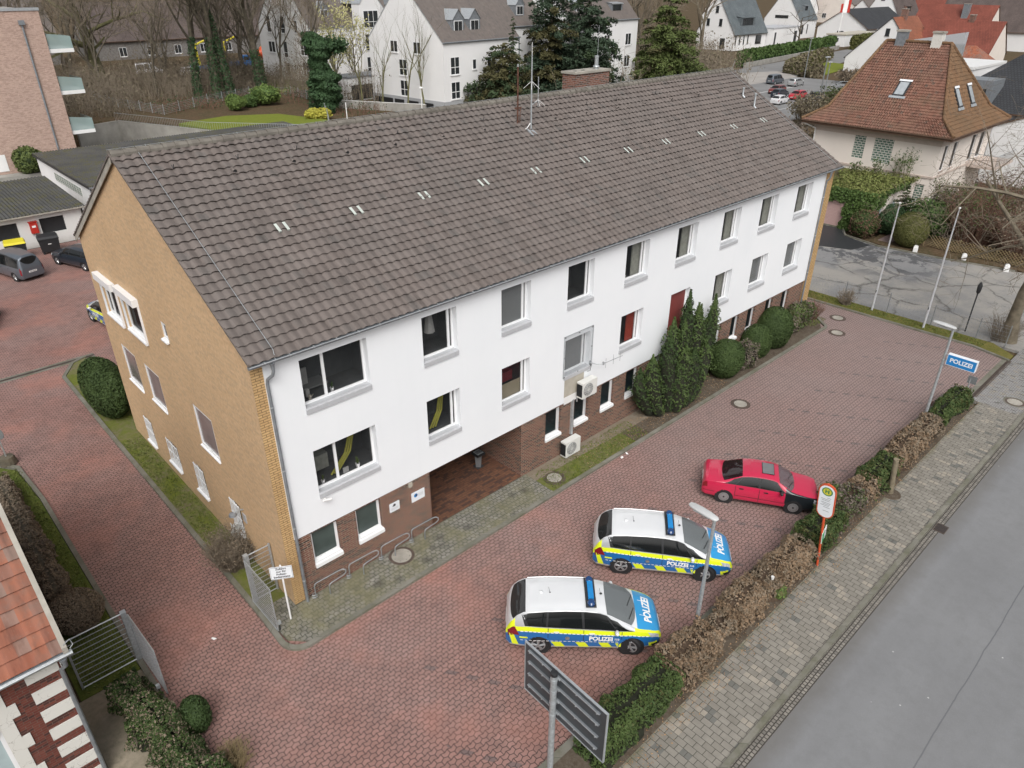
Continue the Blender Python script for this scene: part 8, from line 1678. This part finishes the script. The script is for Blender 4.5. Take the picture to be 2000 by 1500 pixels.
for i in range(16):
    x, y = [(100, 95), (110, 104), (122, 92), (128, 110), (140, 98), (146, 112), (160, 118), (172, 112), (20, 150), (34, 146), (48, 138), (60, 140), (74, 132), (100, 120), (182, 126), (130, 88)][i]
    bare_tree('bare_tree', 'bare tree in the far wood behind the flats and conifers', (x, y, 2.0 if x < 80 else 0), g.uniform(13, 19), .35, 400+i, 4, 'bark', group='far bare trees in the wood', spread=.55, first=.2, up=.4, kids=(3, 5), minr=.035)
# building site beyond the trees
house('house', 'long dark brown roof behind the building site at the top left', 46, 168, 46, 16, 1.5, 5, 12, 'x', 'dull_wall', 'maroon_far_tile', [('S', 4+i*6, 1.5, 1.6, 1.8) for i in range(6)], .5)
house('house', 'grey roofed house behind the bare oak at the top left', -2, 165, 40, 16, 1.5, 6, 13, 'x', 'dull_wall', 'brown_far_tile', [('S', 4+i*6, 1.8, 1.6, 2) for i in range(6)], .5)
t = thing('mixer_truck', 'truck with an orange and white striped mixer drum beyond the trees', 'truck', (72.5, 143, 1.6), R(10)); b = MB(); b.lathe((0, 0, 2.6), [(.5, -2.6), (1.3, -1.6), (1.45, 0), (1.2, 1.4), (.6, 2.4)], 'orange_pole', 14, 'x'); b.build('drum', t, smooth=50)
b = MB()
for x in (-1.4, -.2, 1.0): b.lathe((x, 0, 2.6), [(1.40, 0), (1.49, .12), (1.40, .4)], 'neon_yellow' if x < -1 else 'white_paint', 14, 'x')
b.build('stripes', t); b = MB(); b.box(-3.2, -1.1, .7, 4.6, 1.1, 1.1, 'anthracite'); b.build('chassis', t); b = MB(); b.box(3.0, -1.15, 1.1, 4.7, 1.15, 3.0, 'orange_pole'); b.box(3.2, -1.17, 2.0, 4.4, -1.151, 2.8, 'dark_pane'); b.build('cab', t)
for x in (-2.2, -1, 3.8): b = MB(); b.lathe((x, -1.1, .5), [(.5, -.1), (.5, .2)], 'rubber', 16, 'y'); b.lathe((x, .9, .5), [(.5, 0), (.5, .3)], 'rubber', 16, 'y'); b.build('wheel', t)
for x, y, l, n_, m_ in ((55.5, 136, 'blue flatbed truck on the building site beyond the trees', 'flatbed_truck', 'truck_blue'), (62.5, 139, 'blue site vehicle beside the mixer truck beyond the trees', 'site_truck', 'truck_blue')):
    t = thing(n_, l, 'truck', (x, y, 1.8), R(-15)); b = MB(); b.box(-3, -1.1, .8, 1.6, 1.1, 1.5, m_); b.build('bed', t); b = MB(); b.add([(1.7, -1.1, .7), (3.6, -1.1, .7), (3.6, 1.1, .7), (1.7, 1.1, .7), (1.7, -1.1, 2.6), (3.2, -1.1, 2.6), (3.2, 1.1, 2.6), (1.7, 1.1, 2.6)], [(0, 3, 2, 1), (4, 5, 6, 7), (0, 1, 5, 4), (1, 2, 6, 5), (2, 3, 7, 6), (3, 0, 4, 7)], m_); b.box(2.0, -1.12, 1.7, 3.1, -1.101, 2.4, 'dark_pane'); b.build('cab', t)
    for q in (-2, 2.7): b = MB(); b.lathe((q, -1.1, .45), [(.45, -.1), (.45, .2)], 'rubber', 14, 'y'); b.build('wheel', t)
    b = MB(); b.tube([(-1, 0, 1.4), (-1.4, 0, 5.0)], .25, 'yellow_plastic', 6); b.tube([(-1.4, 0, 5.0), (1.0, 0, 6.0)], .18, 'yellow_plastic', 6); b.build('crane_arm', t) if n_ == 'flatbed_truck' else b.build('crane_arm', t)
parked('van', 'white van beyond the bare trees at the top left', 45.8, 139, -20, 'car_white', None, L=5, van=True, H=2.1, z=2.0); parked('hatchback_car', 'white car half hidden by the ivy clad trees', 50.5, 131, -10, 'car_white', None, z=2.2)
# --- old brick house in the bottom left corner ---------------------------------------
OH = thing('old_brick_house', 'old brick house with white quoins and mottled orange tiles at the bottom left', 'house', (-6.45, -1.85, 0)); b = MB()
wall(b, (-8, 0, 0), UX, NF, 8, 4.75, [(5.2, 1.3, 6.5, 3.95)], 'old_brick', .12); b.quad((0, 0, 0), (0, 10, 0), (0, 10, 4.75), (0, 0, 4.75), 'old_brick'); b.poly([(0, 0, 4.75), (0, 10, 4.75), (0, 5, 9.7)], 'old_brick'); b.build('wall', OH)
b = MB()
for i in range(7): b.box(-.72, -.025, 4.05-i*.66, -.04, -.002, 4.42-i*.66, 'stained_plaster'); 
for i in range(7): b.box(.002, .0, 4.05-i*.66, .02, .4, 4.42-i*.66, 'stained_plaster')
b.build('quoins', OH)
b = MB(); b.box(-1.5, -.03, 1.1, -1.22, -.002, 4.25, 'stained_plaster'); b.box(-3.1, -.03, 3.96, -1.5, -.002, 4.25, 'stained_plaster')
for z in (1.2, 2.3, 3.35): b.box(-1.22, -.028, z, -1.05, -.002, z+.4, 'stained_plaster')
b.box(-3.1, -.12, 1.1, -1.5, -.002, 1.28, 'stained_plaster'); b.build('window_surround', OH)
window(OH, (-2.8, 0, 1.3), UX, NF, 1.3, 2.65, .06, .09, (), (.66,), None, pane='frosted_pane')
b = MB(); b.quad((-2.7, -.075, 3.16), (-1.6, -.075, 3.16), (-1.6, -.075, 3.84), (-2.7, -.075, 3.84), 'dark_pane'); b.build('upper_pane', OH)
b = MB(); tiled(b, (-9, -.35, 4.78), (.16, -.35, 4.78), (.16, 5, 10.1), (-9, 5, 10.1), 'clay_house_tile', .27, .345, .018); b.quad((.16, 5, 10.1), (.16, 10.4, 4.7), (-9, 10.4, 4.7), (-9, 5, 10.1), 'clay_house_tile'); b.quad((-9, -.33, 4.7), (.15, -.33, 4.7), (.15, 5, 10), (-9, 5, 10), 'brown_wood')
orf = b.build('roof', OH, smooth=40)
b = MB(); b.add([(.13, -.38, 4.72), (.13, 5, 10.08), (.13, 5, 10.28), (.13, -.38, 4.9), (.24, -.38, 4.72), (.24, 5, 10.08), (.24, 5, 10.28), (.24, -.38, 4.9)], [(0, 4, 5, 1), (3, 2, 6, 7), (4, 7, 6, 5), (0, 1, 2, 3), (0, 3, 7, 4)], 'concrete_cap'); b.build('verge', orf)
b = MB(); vs = []; NGt = 8
for xx in (-9, .3):
    for k in range(NGt): a = math.pi*k/(NGt-1); vs.append((xx, -.42-math.cos(a)*.08, 4.76-math.sin(a)*.09))
b.add(vs, [(k, k+1, k+1+NGt, k+NGt) for k in range(NGt-1)]+[tuple(range(NGt, 2*NGt))[::-1]], 'galvanised'); b.tube([(-9, -.5, 4.77), (.3, -.5, 4.77)], .015, 'zinc_light', 6); b.box(-9, -.35, 4.66, .2, -.3, 4.76, 'zinc'); b.build('gutter', OH, smooth=40)
b = MB(); b.lathe((.08, -.4, 4.5), [(.05, 0), (.1, .16)], 'zinc', 12); b.tube([(.08, -.4, 4.55), (.08, -.38, 4.4), (-.02, -.1, 4.1), (-.02, -.09, .1)], .052, 'zinc', 10); b.tube([(.18, -.35, 4.95), (.34, -.3, 5.0), (.36, -.4, 4.9), (.28, -.42, 4.85)], .01, 'galvanised', 5); b.build('downpipe', OH, smooth=40)

dormer(A2, 2.6, 1.3, 10.6, 2.0, 3, 1.6, 1.1, 'S', 'zinc_light', 'zinc', 1); dormer(A4, 3.2, 1.3, 9.6, 2.0, 3, 1.6, 1.1, 'S', 'zinc_light', 'zinc', 1); dormer(A3, 2.6, 1.3, 11.2, 2.2, 3.4, 1.7, 1.2, 'S', 'zinc_light', 'zinc', 1)
for bld, L_, z_ in ((A, 15.5, 8.3), (A2, 9, 9.5), (A3, 19, 10.2), (A4, 15, 8.6), (A5, 14, 10.2)):
    b = MB(); b.tube([(-.1, -.2, z_-.12), (L_+.1, -.2, z_-.12)], .09, 'zinc', 6); b.build('gutter', bld)
